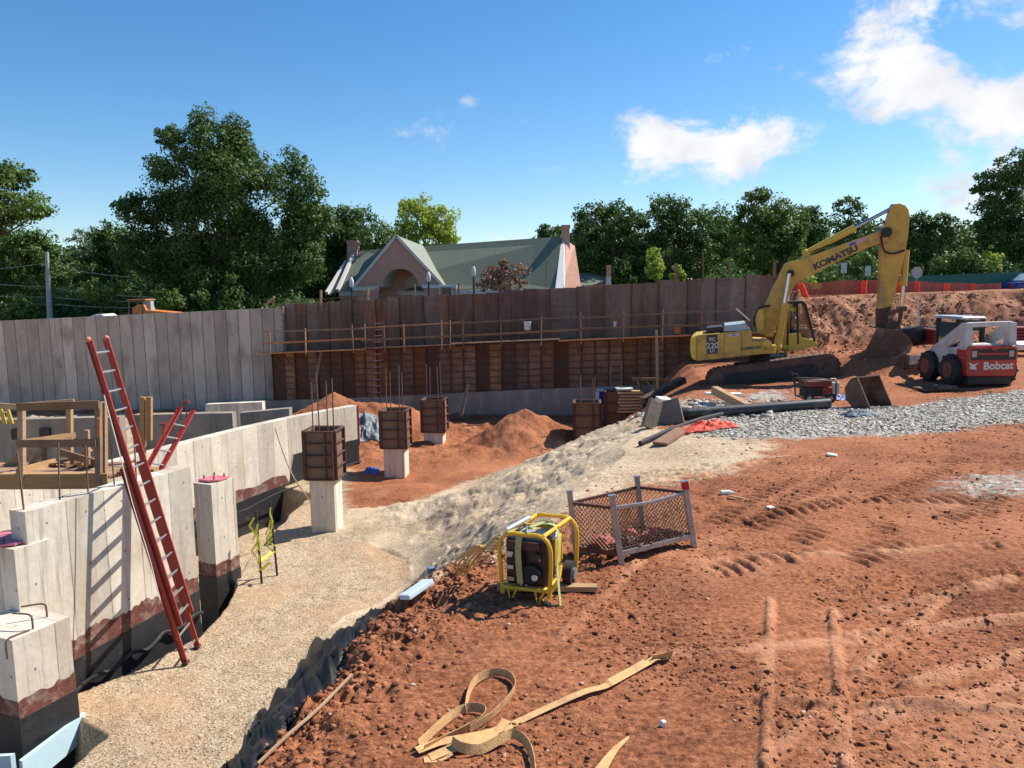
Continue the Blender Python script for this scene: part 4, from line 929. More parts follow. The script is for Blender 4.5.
# short ladder section propped on the near wall
s1=P(146,470,13.2);s2=P(159,472,13.5);s3=P(181,407,14.3);s4=P(193,410,14.6)
lr2,n2_=ladder('ladder_section','short tilted red ladder section with clamps propped behind the near wall',s1,s2,s3,s4,5,rail=(.03,.10))
for q,h in ((P(163,424,13.6),.3),(P(186,402,14.4),.3)):
    MB().tube([q,q+V(0,0,-h)],.014,6).box(q+V(0,0,0),(.12,.05,.03)).build('clamp',M_redfg,lr2)
MB().tube([P(181,402,14.3),P(181,420,14.3)],.012,6).tube([P(186,394,14.3),P(187,418,14.3)],.012,6).build('pin',M_rust,lr2)
MB().box(P(152,472,13.2),(.16,.2,.14)).build('wood_block',M_wood,lr2)
# ================================================================== timber platform
rt=empty('timber_platform',tuple(P(55,490,12.6)),'orange timber platform with rickety guardrails behind the near concrete wall','platform')
Yp,Yq=12.5,13.9
def pb(n,a,b,w,h,m=M_wood,up=(0,0,1)): return MB().bar(a,b,w,h,up).build(n,m,rt)
pb('beam',P(-60,482,Yp),P(108,481,Yp),.05,.26)
pb('beam',P(-60,470,Yq),P(125,468,Yq),.05,.2)
for k in range(7): pb('deck_board',P(-60+0*k,476-k*1.9,Yp+.1+k*.2),P(112+k*2,475.5-k*1.9,Yp+.1+k*.2),.17,.035,M_wood if k%2 else M_woodD)
for px,pt,pbm,Y,m in [(22,408,480,Yp,M_wood),(70,405,462,Yq,M_wood),(99,402,484,Yp,M_woodD),(104,402,478,Yp+.1,M_wood)]: pb('post',P(px,pbm,Y),P(px-.5,pt,Y),.09,.09,m)
pb('guard_rail',P(17,407,Yp-.07),P(99,404.5,Yp-.07),.04,.13,M_woodD)
pb('guard_rail',P(20,406,Yq),P(74,401.5,Yq),.04,.1)
pb('guard_rail',P(17,443.5,Yp-.07),P(96,443,Yp-.07),.04,.13,M_woodD)
pb('guard_rail',P(20,443,Yp+.4),P(75,435,Yq),.04,.1)
pb('toe_board',P(17,472,Yp+.2),P(55,462,Yq-.3),.04,.13); 
pb('brace',P(28,470,Yq-.2),P(43,448,Yq-.2),.05,.09); pb('brace',P(76,462,Yq),P(90,449,Yq),.06,.1,M_plankO)
for a_,b_,Y_,w_,h_,m_ in [((-30,404),(20,407),Yq,.04,.1,M_wood),((45,470),(44,437),Yq-.2,.05,.09,M_woodD),((88,468),(87,430),Yq-.1,.07,.07,M_wood),((2,470),(30,452),Yq-.3,.04,.14,M_wood),((60,452),(96,463),Yp+.6,.04,.12,M_woodD),((-20,466),(20,464),Yq-.2,.14,.04,M_plankO),((30,466),(98,458),Yq-.4,.16,.035,M_wood),((108,470),(132,462),Yq,.2,.05,M_wood),((110,476),(135,470),Yp+.7,.09,.09,M_plankO),((99,418),(99,436),Yp-.12,.05,.05,M_plankO)]: pb('scrap_timber',P(*a_,Y_),P(*b_,Y_),w_,h_,m_)
for k in range(5): pb('loose_block',P(58+k*7,462+(k%2)*3,Yq-.5-.1*k),P(72+k*7,460+(k%2)*3,Yq-.4),.09,.09,M_wood if k%2 else M_woodD)
for i,(px,pt,pbm,Y,m) in enumerate([(143,397,462,13.9,M_wood),(149.5,397,440,13.9,M_wood)]):
    o=MB().bar(P(px,pbm,Y),P(px,pt,Y),.085,.085).build('timber_post',m);tag(o,['longer of two paired orange timber posts left of the short red ladder section','shorter right-hand partner of the paired orange timber posts'][i],'post','paired timber posts')
rt=empty('concrete_edge',tuple(P(-10,500,15)),None,None) if False else None
# rebar standing out of the near wall
rt=empty('starter_bars',tuple(tp[2]),'thin rusty starter bars standing up from the top of the near wall','rebar')
for px,pt in ((8,420),(14,455),(52,442),(80,440),(108,450),(132,455)):
    s=max(.05,(px-15)/175*LA); s=min(max(s,.1),LA-.1); q=onA(s,-.15)+V(0,0,-.4)
    MB().bar(q,q+V(random.uniform(-.05,.05),random.uniform(-.05,.05),1.0+random.uniform(-.1,.1)),.018).build('bar',M_rebar,rt)
# caution tape stakes
M_tape=mk('caution_tape',(.75,.76,.08),(.62,.62,.05),6,.5)
for i,(px,pb_,pt) in enumerate([(262,584,512),(277.5,576,502)]):
    b=G(px,pb_,-3);b.z=H(b.x,b.y); s=(P(px,pb_,b.y)-P(px,pt,b.y)).length
    rt=empty('tape_stake',tuple(b),['left of two dark stakes wound with yellow-green caution tape','right of two dark stakes wound with yellow-green caution tape'][i],'stake','caution tape stakes')
    t_=b+V(-.05-.03*i,.03,s); MB().bar(b-V(0,0,.1),t_,.035).build('stake',M_darksteel,rt)
    mb=MB(); r=random.Random(i+4)
    for k in range(6):
        q=t_+V(0,0,-.12-.13*k); pts=[q+V(r.uniform(-.05,.05),-.03,0),q+V(r.uniform(-.15,.05),-.05,-.16),q+V(r.uniform(-.12,.1),-.04,-.32)]
        for a,b2 in zip(pts[:-1],pts[1:]): mb.bar(a,b2,.04,.004,up=(r.uniform(-1,1),1,r.uniform(-.4,.4)))
    mb.build('tape',M_tape,rt)
a=G(262,584,-3)+V(-.05,0,.35);b=G(277,576,-3)+V(-.03,0,.55)
o=MB().bar(a+V(0,0,.1),b,.06,.004,up=(0,1,0)).bar(a+V(0,0,-.1),a+V(.25,-.05,.12),.06,.004,up=(0,1,.3)).build('tape_strip',M_tape);tag(o,'yellow-green caution tape strip strung between the two stakes','tape')
# ================================================================== column forms
def column(pl,pc,pyb,pyf,pyt,label,hr=1.35,zbase=None,th=R(-5)):
    zb=-3.0; c=G((pl+pc)/2,pyb,zb); Y=c.y; wpx=(pc-pl)/F*Y/math.cos(th); w=max(.55,wpx)
    zf=P(pc,pyf,Y).z; zt=P(pc,pyt,Y).z
    ca,sa=math.cos(th),math.sin(th); ex=V(ca,sa,0);ey=V(-sa,ca,0)
    rt=empty('column_form',(c.x,c.y,zb-.4),label,'column form','column forms in the pit')
    cc=c+ey*(w/2)
    def sq(h,z): return [V(cc.x,cc.y,z)+ex*a*h+ey*b*h for a,b in((-1,-1),(1,-1),(1,1),(-1,1))]
    if zf>zb+.1:
        mb=MB(); q0=sq(w/2,zb-.5);q1=sq(w/2,zf)
        for i in range(4): mb.add([q0[i],q0[(i+1)%4],q1[(i+1)%4],q1[i]],[(0,1,2,3)],[[(i*1.1,-3),(i*1.1+w,-3),(i*1.1+w,zf),(i*1.1,zf)]])
        mb.add(q1,[(0,1,2,3)],[[(0,0),(w,0),(w,w),(0,w)]]); mb.build('concrete_column',M_conc,rt)
    else: zf=zb-.25
    h=w/2+.055
    for i in range(4):
        q0=sq(h,zf);q1=sq(h,zt);a,b=q0[i],q0[(i+1)%4];A,B=q1[i],q1[(i+1)%4]; n=(b-a).cross(V(0,0,1)).normalized(); ins=(b-a).normalized()*.02
        pn=MB().hexa([a+ins,b-ins,b-ins-n*.03,a+ins-n*.03,A+ins,B-ins,B-ins-n*.03,A+ins-n*.03]).build('form_panel',M_plyC,rt)
        mb=MB()
        for p,q in ((a,A),(b,B)): mb.bar(p+n*.035+(ins if p is a else -ins),q+n*.035+(ins if p is a else -ins),.02,.07,up=n)
        k=5
        for j in range(k):
            z=j/(k-1); mb.bar(a.lerp(A,z)+n*.03,b.lerp(B,z)+n*.03,.06,.03)
        if i==0: 
            m_=.72; mb.bar(a.lerp(b,m_)+n*.03,A.lerp(B,m_)+n*.03,.02,.06,up=n)
        mb.build('steel_frame',M_rust,pn)
    r=random.Random(int(pl))
    for dx,dy in ((-.33,-.3),(.3,-.33),(.33,.3),(-.28,.33)):
        q=cc+ex*dx*w+ey*dy*w; q.z=zt-.3; MB().tube([q,q+V(r.uniform(-.04,.04),r.uniform(-.04,.04),.3+hr*r.uniform(.85,1.08))],.018,6).build('rebar',M_rebar,rt)
column(311,336.5,532,479,431,'nearest plywood column form on a tall concrete base at the mouth of the pit')
column(384,405,472,448,411,'second column form, standing on a concrete base in the red pit floor')
column(424,443,443,432,400,'third column form, farthest on the left near the slim red ladder')
column(576,598.5,446,446,403,'rusty column form without a base left of the blue cooler',1.0)
column(607,625.5,428,428,392,'rusty column form half behind the ramp beside the sawn lumber stack',1.2)
# ================================================================== excavator
M_ky=mk('excavator_yellow',(.68,.44,.07),(.54,.33,.05),2.5,.45,.03,dirt=(.24,.14,.08),dirtamt=.34)
M_kyb=mk('clean_yellow',(.76,.52,.07),(.66,.43,.055),4,.4)
M_glass=mk('dark_glass',(.05,.06,.065),(.03,.035,.04),3,.08)
M_decal=mk('dark_decal',(.05,.052,.06),(.035,.036,.04),9,.5)
M_chrome=mk('chrome_rod',(.6,.6,.6),(.5,.5,.5),9,.2,0,1)
M_whitep=mk('white_paint',(.62,.60,.56),(.5,.48,.44),5,.5,.03,dirt=(.35,.25,.18),dirtamt=.3)
M_redp=mk('red_paint',(.48,.045,.03),(.38,.035,.025),4,.45,.03,dirt=(.30,.13,.08),dirtamt=.2)
g=PE(773,382,25.9); ex=empty('excavator',tuple(g),'big yellow tracked excavator with a tall boom and its bucket resting on a dirt heap','excavator')
def eb(n,px,Y0,Y1,m,par=None,bev=.015,smooth=False): return MB().ppe(px,Y0,Y1).build(n,m,par or ex,smooth,bev)
def rrect_track(Y0,Y1,far):
    # stadium outline of the crawler
    a=PE(717,379.5,Y0);b=PE(827,367.5,Y0); ra,rb=.33,.40; d=(b-a).normalized();n=LAT.cross(d)*-1
    if n.z<0: n=-n
    pts=[]; 
    for k in range(9): t=math.pi/2+math.pi*k/8; pts.append(a+d*math.cos(t)*ra+n*math.sin(t)*ra)
    for k in range(9): t=-math.pi/2+math.pi*k/8; pts.append(b+d*math.cos(t)*rb+n*math.sin(t)*rb)
    tr=MB().prism(pts,LAT*(Y1-Y0)).build('track',M_dirtsteel,ex)
    # grouser shoes round the outline
    mb=MB(); L=len(pts)
    for i in range(L):
        p,q=pts[i],pts[(i+1)%L]; s=(q-p).length; k=max(1,round(s/.17))
        for j in range(k):
            c=p.lerp(q,(j+.5)/k)+LAT*((Y1-Y0)/2); dd=(q-p).normalized(); nn=LAT.cross(dd)
            if nn.dot(c-(a+b)/2)<0: nn=-nn
            mb.bar(c-LAT*((Y1-Y0)/2+.02)+nn*.02,c+LAT*((Y1-Y0)/2+.02)+nn*.02,.15 if s>.3 else .1,.05,up=nn)
    mb.build('track_shoes',M_dirtsteel,tr)
    if not far:
        mb=MB()
        MB().cyl(b-LAT*.03,rb*.72,LAT,.08,20).cyl(b-LAT*.08,rb*.32,LAT,.08,14).build('sprocket',M_dirtsteel,tr,True);MB().cyl(a-LAT*.03,ra*.75,LAT,.08,20).build('idler_wheel',M_dirtsteel,tr,True)
        mb=MB().prism([a.lerp(b,.1)+n*.14-LAT*.05,a.lerp(b,.88)+n*.17-LAT*.05,a.lerp(b,.88)-n*.17-LAT*.05,a.lerp(b,.1)-n*.2-LAT*.05],LAT*.08)
        for k in range(7): mb.cyl(a.lerp(b,.12+.11*k)-n*.25-LAT*.04,.10,LAT,.1,12)
        mb.build('track_frame',M_darksteel,tr)
rrect_track(24.65,25.25,False); rrect_track(26.75,27.35,True)
eb('undercarriage',[(735,376),(735,366),(812,358),(812,372)],25.3,26.7,M_darksteel)
MB().cyl(PE(768,360,26)+V(0,0,.02),.62,(-.1,0,1),.28,24).build('slew_ring',M_darksteel,ex)
Ys,Ye=24.75,27.25
house=eb('engine_housing',[(697,335.2),(741,331),(751,330),(753.4,341),(764.4,341.5),(771,342.5),(774,350),(773.5,352.8),(697,361)],Ys,Ye-.3,M_ky)
eb('counterweight',[(690.3,338.4),(696.9,335),(696.9,361.2),(691.6,358.8),(690,350)],Ys-.03,Ye+.03,M_kyb,bev=.06)
mb=MB()
for px in (706.4,724,741.5,752): mb.ppe([(px,333),(px+.35,333),(px+.35,358),(px,358)],Ys-.006,Ys+.002)
mb.build('panel_seam',M_darksteel,house)
MB().ppe([(697,355.9),(773.5,348.3),(773.5,348.9),(697,356.5)],Ys-.03,Ys+.001).build('sill_rail',M_ky,house)
MB().ppe([(707,335.2),(717.4,334.3),(717.6,353.2),(707.2,354.2)],Ys-.009,Ys+.001).build('model_panel',M_decal,house)
tilt=FWD+V(0,0,.09)
for s_,py,sz in (('PC',339.6,.16),('220',345.8,.26),('LC',350.9,.14)): text(s_,sz,PE(712.4,py,Ys-.012),tilt,(0,0,1),M_paper,house,'model_lettering',.002,.004)
MB().ppe([(729.5,334.2),(738.8,333.4),(738.8,336),(729.5,336.8)],Ys-.009,Ys+.001).build('small_label',M_paper,house)
text('KOMATSU',.12,PE(751,348,Ys-.012),tilt,(0,0,1),M_decal,house,'maker_lettering',.002,.006,1.15)
MB().ppe([(731.5,334.9),(736.6,334.4),(736.6,335.3),(731.5,335.8)],Ys-.013,Ys-.008).build('blue_mark',mk('blue_ink',(.05,.1,.4)),house)
eb('hood',[(723.5,331.5),(724.5,325.5),(746,323.2),(749.5,329.5),(742,331)],Ys+.1,Ye-.4,mk('pale_blue_grey_cover',(.42,.50,.50),(.33,.40,.41),4,.4))
eb('air_cleaner',[(706,332.5),(706.5,328),(722,326.5),(723.5,331.5)],Ys+.3,Ye-.6,M_darksteel)
MB().tube([PE(741.5,330,25.4),PE(741.5,326.3,25.4)],.07,10).build('exhaust_stub',M_rust,ex)
MB().bar(PE(736,308.5,25.6),PE(750,320.5,25.6),.05).build('grab_rail',M_alu,ex)
eb('fuel_tank',[(755,334),(754.5,314),(758,309),(764,308),(764,335)],Ys+.35,Ys+1.0,M_ky,bev=.05)
mb=MB()
for k in range(6):
    y=Ys+.4+k*.09; mb.tube(catmull([PE(757+k,333,y),PE(754+k*.6,320,y-.1),PE(758+k,309-k*.4,y),PE(765+k,306,y+.1)],5),.03,6)
mb.build('hydraulic_hoses',M_black,ex)
MB().cyl(PE(767.4,343.5,Ys+.1),.13,LAT,.25,18).box(PE(769,349,Ys+.2),(.42,.4,.28),-_ps).build('work_lamp_box',M_kyb,ex,bevel=.03)
# boom
Ym=26.0; bw=.30
boom=eb('boom',[(761.4,331),(763,316),(766.5,304),(781.7,268.7),(784.5,264.8),(788,262.4),(804.6,258),(842,244.5),(881,230.3),(887.5,228.2),(889.3,233),(887.6,241),(870,247),(847.8,256.6),(812.2,275.3),(799,281.5),(795,285),(789.3,295),(779.2,319),(773,337),(766,337)],Ym-bw,Ym+bw,M_ky,bev=.03)
text('KOMATSU',.27,PE(835.5,257.6,Ym-bw-.006),PE(850,251.8,Ym)-PE(820,265.6,Ym),(0,0,1),M_decal,boom,'maker_lettering',.004,.013,1.15)
MB().ppe([(848,247.4),(866,240.5),(866.5,236.5),(848.3,243.2)],Ym-bw-.008,Ym-bw+.002).build('hire_sticker',mk('pale_pink_label',(.62,.42,.42),(.5,.3,.32)),boom)
MB().ppe([(849.5,246.1),(855.5,243.7),(855.3,241.4),(849.6,243.7)],Ym-bw-.012,Ym-bw-.006).build('blue_mark',mk('blue_ink',(.05,.1,.4)),boom)
MB().cyl(PE(789.5,273.5,Ym),.12,LAT,bw*2+.25,16).build('pin',M_darksteel,boom,True);MB().cyl(PE(884,233,Ym),.16,LAT,bw*2+.3,16).build('pin',M_darksteel,boom,True)
mb=MB()
for k in range(3): mb.tube(catmull([PE(770+k,300,Ym-.1+.1*k),PE(785,259,Ym-.1+.1*k),PE(802,255,Ym-.1+.1*k),PE(840,241,Ym-.1+.1*k),PE(872,227,Ym-.1+.1*k),PE(885,222,Ym-.1+.1*k)],5),.022,5)
mb.build('hydraulic_lines',M_black,boom)
# boom rams
for yy,dx in ((Ym-.52,0),(Ym+.52,7)):
    a=PE(777.5+dx,347,yy);b=PE(789.5,273.5,yy);c=a.lerp(b,.6); r=MB().tube([a,c],.12,14).sph(a,.16).build('boom_ram',M_ky,ex,True); MB().tube([c,b],.065,12).build('ram_rod',M_chrome,r,True)
a=PE(806,253.6,Ym);b=PE(893,207.5,Ym);c=a.lerp(b,.57); r=MB().tube([a,c],.12,14).sph(a,.15).build('arm_ram',M_kyb,ex,True); MB().tube([c,b],.06,12).sph(b,.12).build('ram_rod',M_chrome,r,True)
mb=MB();mb.ppe([(800,262),(804,252),(809,251),(812,258)],Ym-.2,Ym+.2);mb.build('ram_bracket',M_ky,boom)
arm=eb('arm',[(889,214.5),(891,207),(895,203.8),(900.5,203.2),(905.5,205),(909,210),(910,217),(907.8,238),(904.5,258),(899.5,276),(893.5,302),(888.5,318),(887,328),(878.4,328),(878.3,312),(879.5,296.7),(880.6,262),(881.3,245.9),(884.6,228)],Ym-.22,Ym+.22,M_ky,bev=.03)
MB().ppe([(878.2,329),(878.3,309),(891.5,306),(888,318),(887,329)],Ym-.235,Ym+.235).build('rusty_tip',M_rust,arm)
MB().tube(catmull([PE(881,236,Ym-.32),PE(884,250,Ym-.36),PE(893,253.5,Ym-.33),PE(905,250,Ym-.25)],5),.03,6).build('hose',M_black,arm)
a=PE(906,250,Ym);b=PE(901.5,308,Ym);c=a.lerp(b,.62); r=MB().tube([a,c],.11,14).build('bucket_ram',M_ky,ex,True); MB().tube([c,b],.055,10).build('ram_rod',M_chrome,r,True)
mb=MB()
for s in(-.3,.3): mb.bar(PE(884,315,Ym+s),PE(902,309,Ym+s),.06,.14).bar(PE(901.5,308,Ym+s),PE(899,325,Ym+s),.06,.16)
mb.cyl(PE(901.5,308.5,Ym),.09,LAT,.8,12); mb.build('bucket_link',M_dirtsteel,ex)
# digging bucket: mouth open to the left and towards the camera side
M_bk=mk('worn_bucket_steel',(.15,.075,.045),(.075,.04,.028),4,.75,.3,dirt=(.30,.17,.11),dirtamt=.35)
prof=[(877,328),(888,330),(899,330.5),(907.5,336),(912,344),(909,352),(901,358),(888,362),(868,364)]
bk=empty('bucket',(0,0,0)); bk.parent=ex
bk.name='digging_bucket'
for o in (bk,): o.location=(0,0,0)
Yb0,Yb1=25.35,26.65
mb=MB(); n=len(prof)
for i in range(n-1):
    p,q=PE(*prof[i],Yb0),PE(*prof[i+1],Yb0); mb.bar((p+q)/2+V(0,0,0),(p+q)/2+LAT*(Yb1-Yb0),(q-p).length*1.12,.05,up=LAT.cross(q-p))
def child_mesh(mb,nm,m,**k):
    bk_=mb.build(nm,m,ex,**k); return bk_
COL.objects.unlink(bk); bpy.data.objects.remove(bk)
bkt=mb.build('digging_bucket',M_bk,ex)
for yy in (Yb0-.03,Yb1): MB().ppe([(877,327.5),(899,330),(908,336),(912.8,344),(909.5,352.6),(901,358.8),(888,362.5),(867,364.5),(862.5,360.5),(870,342)],yy,yy+.04).build('side_plate',M_bk,bkt)
for yy in (Yb0-.05,): MB().ppe([(866,364.3),(862.6,360.6),(864.5,358),(870,361),(888,359.3),(899,355.5),(906,350),(908.5,344.5),(912.8,344),(909.5,352.6),(901,358.8),(888,362.5)],yy,yy+.02).build('wear_strip',mk('bright_worn_steel',(.34,.24,.18),(.2,.13,.1),6,.6,.1),bkt)
for k in range(5):
    y=Yb0+.08+k*(Yb1-Yb0-.16)/4; a=PE(869,363.8,y-.05); MB().prism([a+V(0,0,.04),a-FWD*.28+V(0,0,.02),a-V(0,0,.05)],LAT*.1).build('tooth',M_dirtsteel,bkt)
for q_ in (-.33,.27): MB().ppe([(884,331),(888,318),(899,322),(902,331.5)],Ym+q_,Ym+q_+.06).build('hinge_ear',M_dirtsteel,bkt)
# cab (far side)
Yc0,Yc1=26.45,27.35
cab=MB()
def cpost(a,b,w=.08):
    for y in (Yc0,Yc1): cab.bar(PE(*a,y) if y==Yc0 else PE(*a,Yc0)+LAT*(Yc1-Yc0),PE(*b,Yc0)+LAT*(y-Yc0),w)
cpost((787,345),(788,303.5));cpost((805,303.5),(814.5,341));cpost((798,344),(797,303.5),.06)
cab.ppe([(786,303.8),(789,301.2),(803,300.8),(806.5,303.8)],Yc0-.04,Yc1+.04)
cb=cab.build('cab_frame',M_darksteel,ex,bevel=.01)
eb('cab_base',[(787,346),(788,334),(800.5,333),(802,338),(815.5,340.5),(817.5,345),(805,349.5),(789,351.5)],Yc0-.02,Yc1,M_kyb)
MB().ppe([(798,339),(797.5,304.5),(804.2,304.5),(813.3,339)],Yc0,Yc0+.012).build('side_window',None or mk('clear_glass',(.25,.28,.28),(.2,.22,.22),3,.05),cb) if False else None
gm=bpy.data.materials.new('cab_glass');t_=nt(gm);o_=N(t_,'ShaderNodeOutputMaterial');g1_=N(t_,'ShaderNodeBsdfGlossy');g1_.inputs['Roughness'].default_value=.05;g2_=N(t_,'ShaderNodeBsdfTransparent');g2_.inputs[0].default_value=(.72,.78,.76,1);mx_=N(t_,'ShaderNodeMixShader');mx_.inputs[0].default_value=.10
t_.links.new(g2_.outputs[0],mx_.inputs[1]);t_.links.new(g1_.outputs[0],mx_.inputs[2]);t_.links.new(mx_.outputs[0],o_.inputs[0]); M_gl=gm
MB().ppe([(798.3,338),(797.8,304.5),(804.5,304.5),(813,338)],Yc0+.01,Yc0+.02).build('side_window',M_gl,cb)
a=PE(805.2,304.5,Yc0);b=PE(814,339,Yc0)
MB().hexa([b,b+V(.01,0,0),b+V(.01,0,0)+LAT*(Yc1-Yc0),b+LAT*(Yc1-Yc0),a,a+V(.01,0,0),a+V(.01,0,0)+LAT*(Yc1-Yc0),a+LAT*(Yc1-Yc0)]).build('windscreen',M_gl,cb)
MB().ppe([(799.5,340),(800,329),(810.5,328),(813.5,339.5)],Yc1-.06,Yc1).build('floor_panel',mk('pale_grey_panel',(.45,.5,.5),(.36,.4,.4)),cb)
MB().box(PE(791.5,335,Yc0+.5),(.5,.5,.14),-_ps).box(PE(788.8,326,Yc0+.55),(.12,.5,.7),-_ps).build('driver_seat',M_blackpl,cb,bevel=.03)
# operator
def skin_body(name,pts,edges,mat,parent,sub=1):
    me=bpy.data.meshes.new(name); me.from_pydata([tuple(p[0]) for p in pts],edges,[]); o=bpy.data.objects.new(name,me);COL.objects.link(o)
    md=o.modifiers.new('skin','SKIN'); 
    for i,p in enumerate(pts): me.skin_vertices[0].data[i].radius=(p[1],p[1] if len(p)<3 else p[2])
    me.skin_vertices[0].data[0].use_root=True; md.use_smooth_shade=True
    s=o.modifiers.new('sub','SUBSURF');s.levels=sub;s.render_levels=sub; me.materials.append(mat); o.parent=parent; return o
hp=PE(792,334,Yc0+.45); op=empty('person',tuple(hp),'seated excavator operator in a lime safety vest and lime hard hat, hands on the controls','person')
M_skin=mk('skin',(.42,.25,.17),(.38,.22,.15),8,.5);M_hv=mk('lime_vest',(.45,.75,.05),(.38,.62,.04),8,.7);M_jean=mk('work_jeans',(.05,.07,.12),(.035,.05,.09),12,.8)
pts=[((0,0,.12),.15,.12),((0,0,.32),.14,.11),((.02,0,.50),.17,.11),((.03,0,.60),.06),((.05,0,.70),.075),((.06,0,.82),.095),((.05,0,.90),.07),
 ((.03,-.20,.53),.06),((.12,-.25,.30),.045),((.36,-.20,.28),.035),((.46,-.19,.30),.03),((.03,.20,.53),.06),((.12,.25,.30),.045),((.36,.20,.28),.035),((.46,.19,.30),.03),
 ((.05,-.10,.10),.09),((.45,-.13,.14),.07),((.52,-.13,-.28),.05),((.62,-.13,-.32),.04),((.05,.10,.10),.09),((.45,.13,.14),.07),((.52,.13,-.28),.05),((.62,.13,-.32),.04),((.155,0,.80),.018)]
ed=[(0,1),(1,2),(2,3),(3,4),(4,5),(5,6),(2,7),(7,8),(8,9),(9,10),(2,11),(11,12),(12,13),(13,14),(0,15),(15,16),(16,17),(17,18),(0,19),(19,20),(20,21),(21,22),(5,23)]
body=skin_body('body',pts,ed,M_skin,op,2)
v=skin_body('vest',[((0,0,.14),.165,.135),((0,0,.32),.155,.13),((.02,0,.50),.185,.13),((.03,0,.57),.09,.08)],[(0,1),(1,2),(2,3)],M_hv,op,2)
skin_body('trousers',[((0,0,.10),.15,.14),((.06,-.10,.10),.105),((.45,-.13,.14),.085),((.52,-.13,-.26),.065),((.06,.10,.10),.105),((.45,.13,.14),.085),((.52,.13,-.26),.065)],[(0,1),(1,2),(2,3),(0,4),(4,5),(5,6)],M_jean,op,1)
hb=Vector(hp); MB().sph(hb+V(.05,0,.88),.125,14,10,(1.1,1,.85)).cyl(hb+V(.09,0,.87),.15,(0,0,1),.015,18).build('hard_hat',M_hv,op,True)
mb=MB()
for s in(-1,1):
    for k in range(4): mb.tube([hb+V(.47,s*(.165+.015*k),.31),hb+V(.50,s*(.165+.015*k),.30-.004*k),hb+V(.50,s*(.165+.015*k),.27)],.009,5)
    mb.tube([hb+V(.45,s*.165,.30),hb+V(.48,s*.15,.28)],.010,5)
mb.build('fingers',M_skin,op,True)
mb=MB()
for s in(-1,1): mb.sph(hb+V(.145,s*.035,.835),.012,6,5)
mb.build('eyes',M_decal,op)
# ================================================================== skid steer
sk0=G(992,387,0); Yr=sk0.y; gz=H(sk0.x,Yr); 
st=empty('skid_steer_loader',(sk0.x,Yr,gz),'red and white compact loader with a grey cab roof, its back to us','loader')
xL=P(966.5,360,Yr).x; xR=P(1018,360,Yr).x; Wd=xR-xL; xc=(xL+xR)/2
def zz(py,Y=Yr): return P(990,py,Y).z
def sb(n,c,s,m,par=None,bev=.02,**k): return MB().box(c,s).build(n,m,par or st,bevel=bev)
zb0,zb1=zz(376.5),zz(346)
rear=MB().prism([V(xL+.03,Yr,zb0+.1),V(xL+.06,Yr,zb0),V(xR-.06,Yr,zb0),V(xR-.03,Yr,zb0+.1),V(xR,Yr,zb1-.12),V(xR-.08,Yr,zb1),V(xL+.08,Yr,zb1),V(xL,Yr,zb1-.12)],(0,.5,0)).build('rear_door',M_redp,st,bevel=.03)
zg=zz(354.5); MB().box((xc+.03,Yr-.004,zg),(Wd*.86,.02,.30)).build('grille',M_blackpl,rear,bevel=.02)
MB().box((xc,Yr-.02,zg+.02),(Wd*.58,.02,.05)).build('grille_bar',M_redp,rear)
for s in(-1,1): MB().box((xc+s*Wd*.36,Yr-.02,zg+.02),(.13,.02,.17)).build('tail_lamp',mk('lamp_lens',(.5,.45,.42),(.35,.3,.3),9,.2),rear,bevel=.01)
text('Bobcat',.29,(xc+.17,Yr-.006,zz(366)),(1,0,.02),(0,0,1),M_paper,rear,'maker_lettering',.003,.008,1.0)
MB().prism([V(xc-.62,Yr-.005,zz(366)-.07),V(xc-.40,Yr-.005,zz(366)-.10),V(xc-.46,Yr-.005,zz(366)),V(xc-.36,Yr-.005,zz(366)+.10),V(xc-.50,Yr-.005,zz(366)+.05),V(xc-.64,Yr-.005,zz(366)+.10),V(xc-.58,Yr-.005,zz(366)+.01)],(0,-.004,0)).build('head_emblem',M_paper,rear)
MB().prism([V(xc-.12,Yr-.03,zb1+.0),V(xc+.2,Yr-.03,zb1+.0),V(xc+.12,Yr-.03,zb1-.11),V(xc-.02,Yr-.03,zb1-.11)],(0,.05,0)).build('latch',M_redp,rear,bevel=.01)
sb('lower_bumper',(xc,Yr+.3,zb0-.12),(Wd*.84,.5,.22),M_darksteel)
for s in(-1,1): # side body in white
    xs=xc+s*(Wd/2-.12)
    MB().prism([V(xs-.1,Yr+.45,zb0+.02),V(xs-.1,Yr+2.2,zb0-.02),V(xs-.1,Yr+2.2,zb0+.3),V(xs-.1,Yr+1.1,zb1-.1),V(xs-.1,Yr+.45,zb1-.05)],(.2,0,0)).build('side_body',M_whitep,st,bevel=.02)
zr=zz(322,Yr+1.3); ztp=zz(315.5,Yr+1.4)
sb('engine_deck',(xc,Yr+.55,zb1-.02),(Wd*.7,.6,.10),M_whitep)
# cab
cx0,cx1=xL+.42-.02,xR-.40; cab=MB(); yA,yB=Yr+1.0,Yr+2.15; zc0=zb0+.35; zc1=ztp-.08
for x in(cx0,cx1):
    for y in(yA,yB): cab.bar(V(x,y,zc0),V(x,y,zc1),.10)
    for k in range(3): cab.bar(V(x,yA,zc0+.5+.4*k),V(x,yB,zc0+.5+.4*k),.03)
cab.box(((cx0+cx1)/2,(yA+yB)/2,zc0+.1),(cx1-cx0,yB-yA,.7)); cb=cab.build('cab_frame',M_darksteel,st)
MB().prism([V(cx0-.10,yA-.12,zc1),V(cx1+.10,yA-.12,zc1),V(cx1+.02,yA-.06,ztp),V(cx0-.02,yA-.06,ztp)],(0,yB-yA+.3,0)).build('cab_roof',mk('grey_roof',(.40,.43,.45),(.32,.35,.37),4,.5,.05,dirt=(.35,.28,.22),dirtamt=.3),cb,bevel=.04)
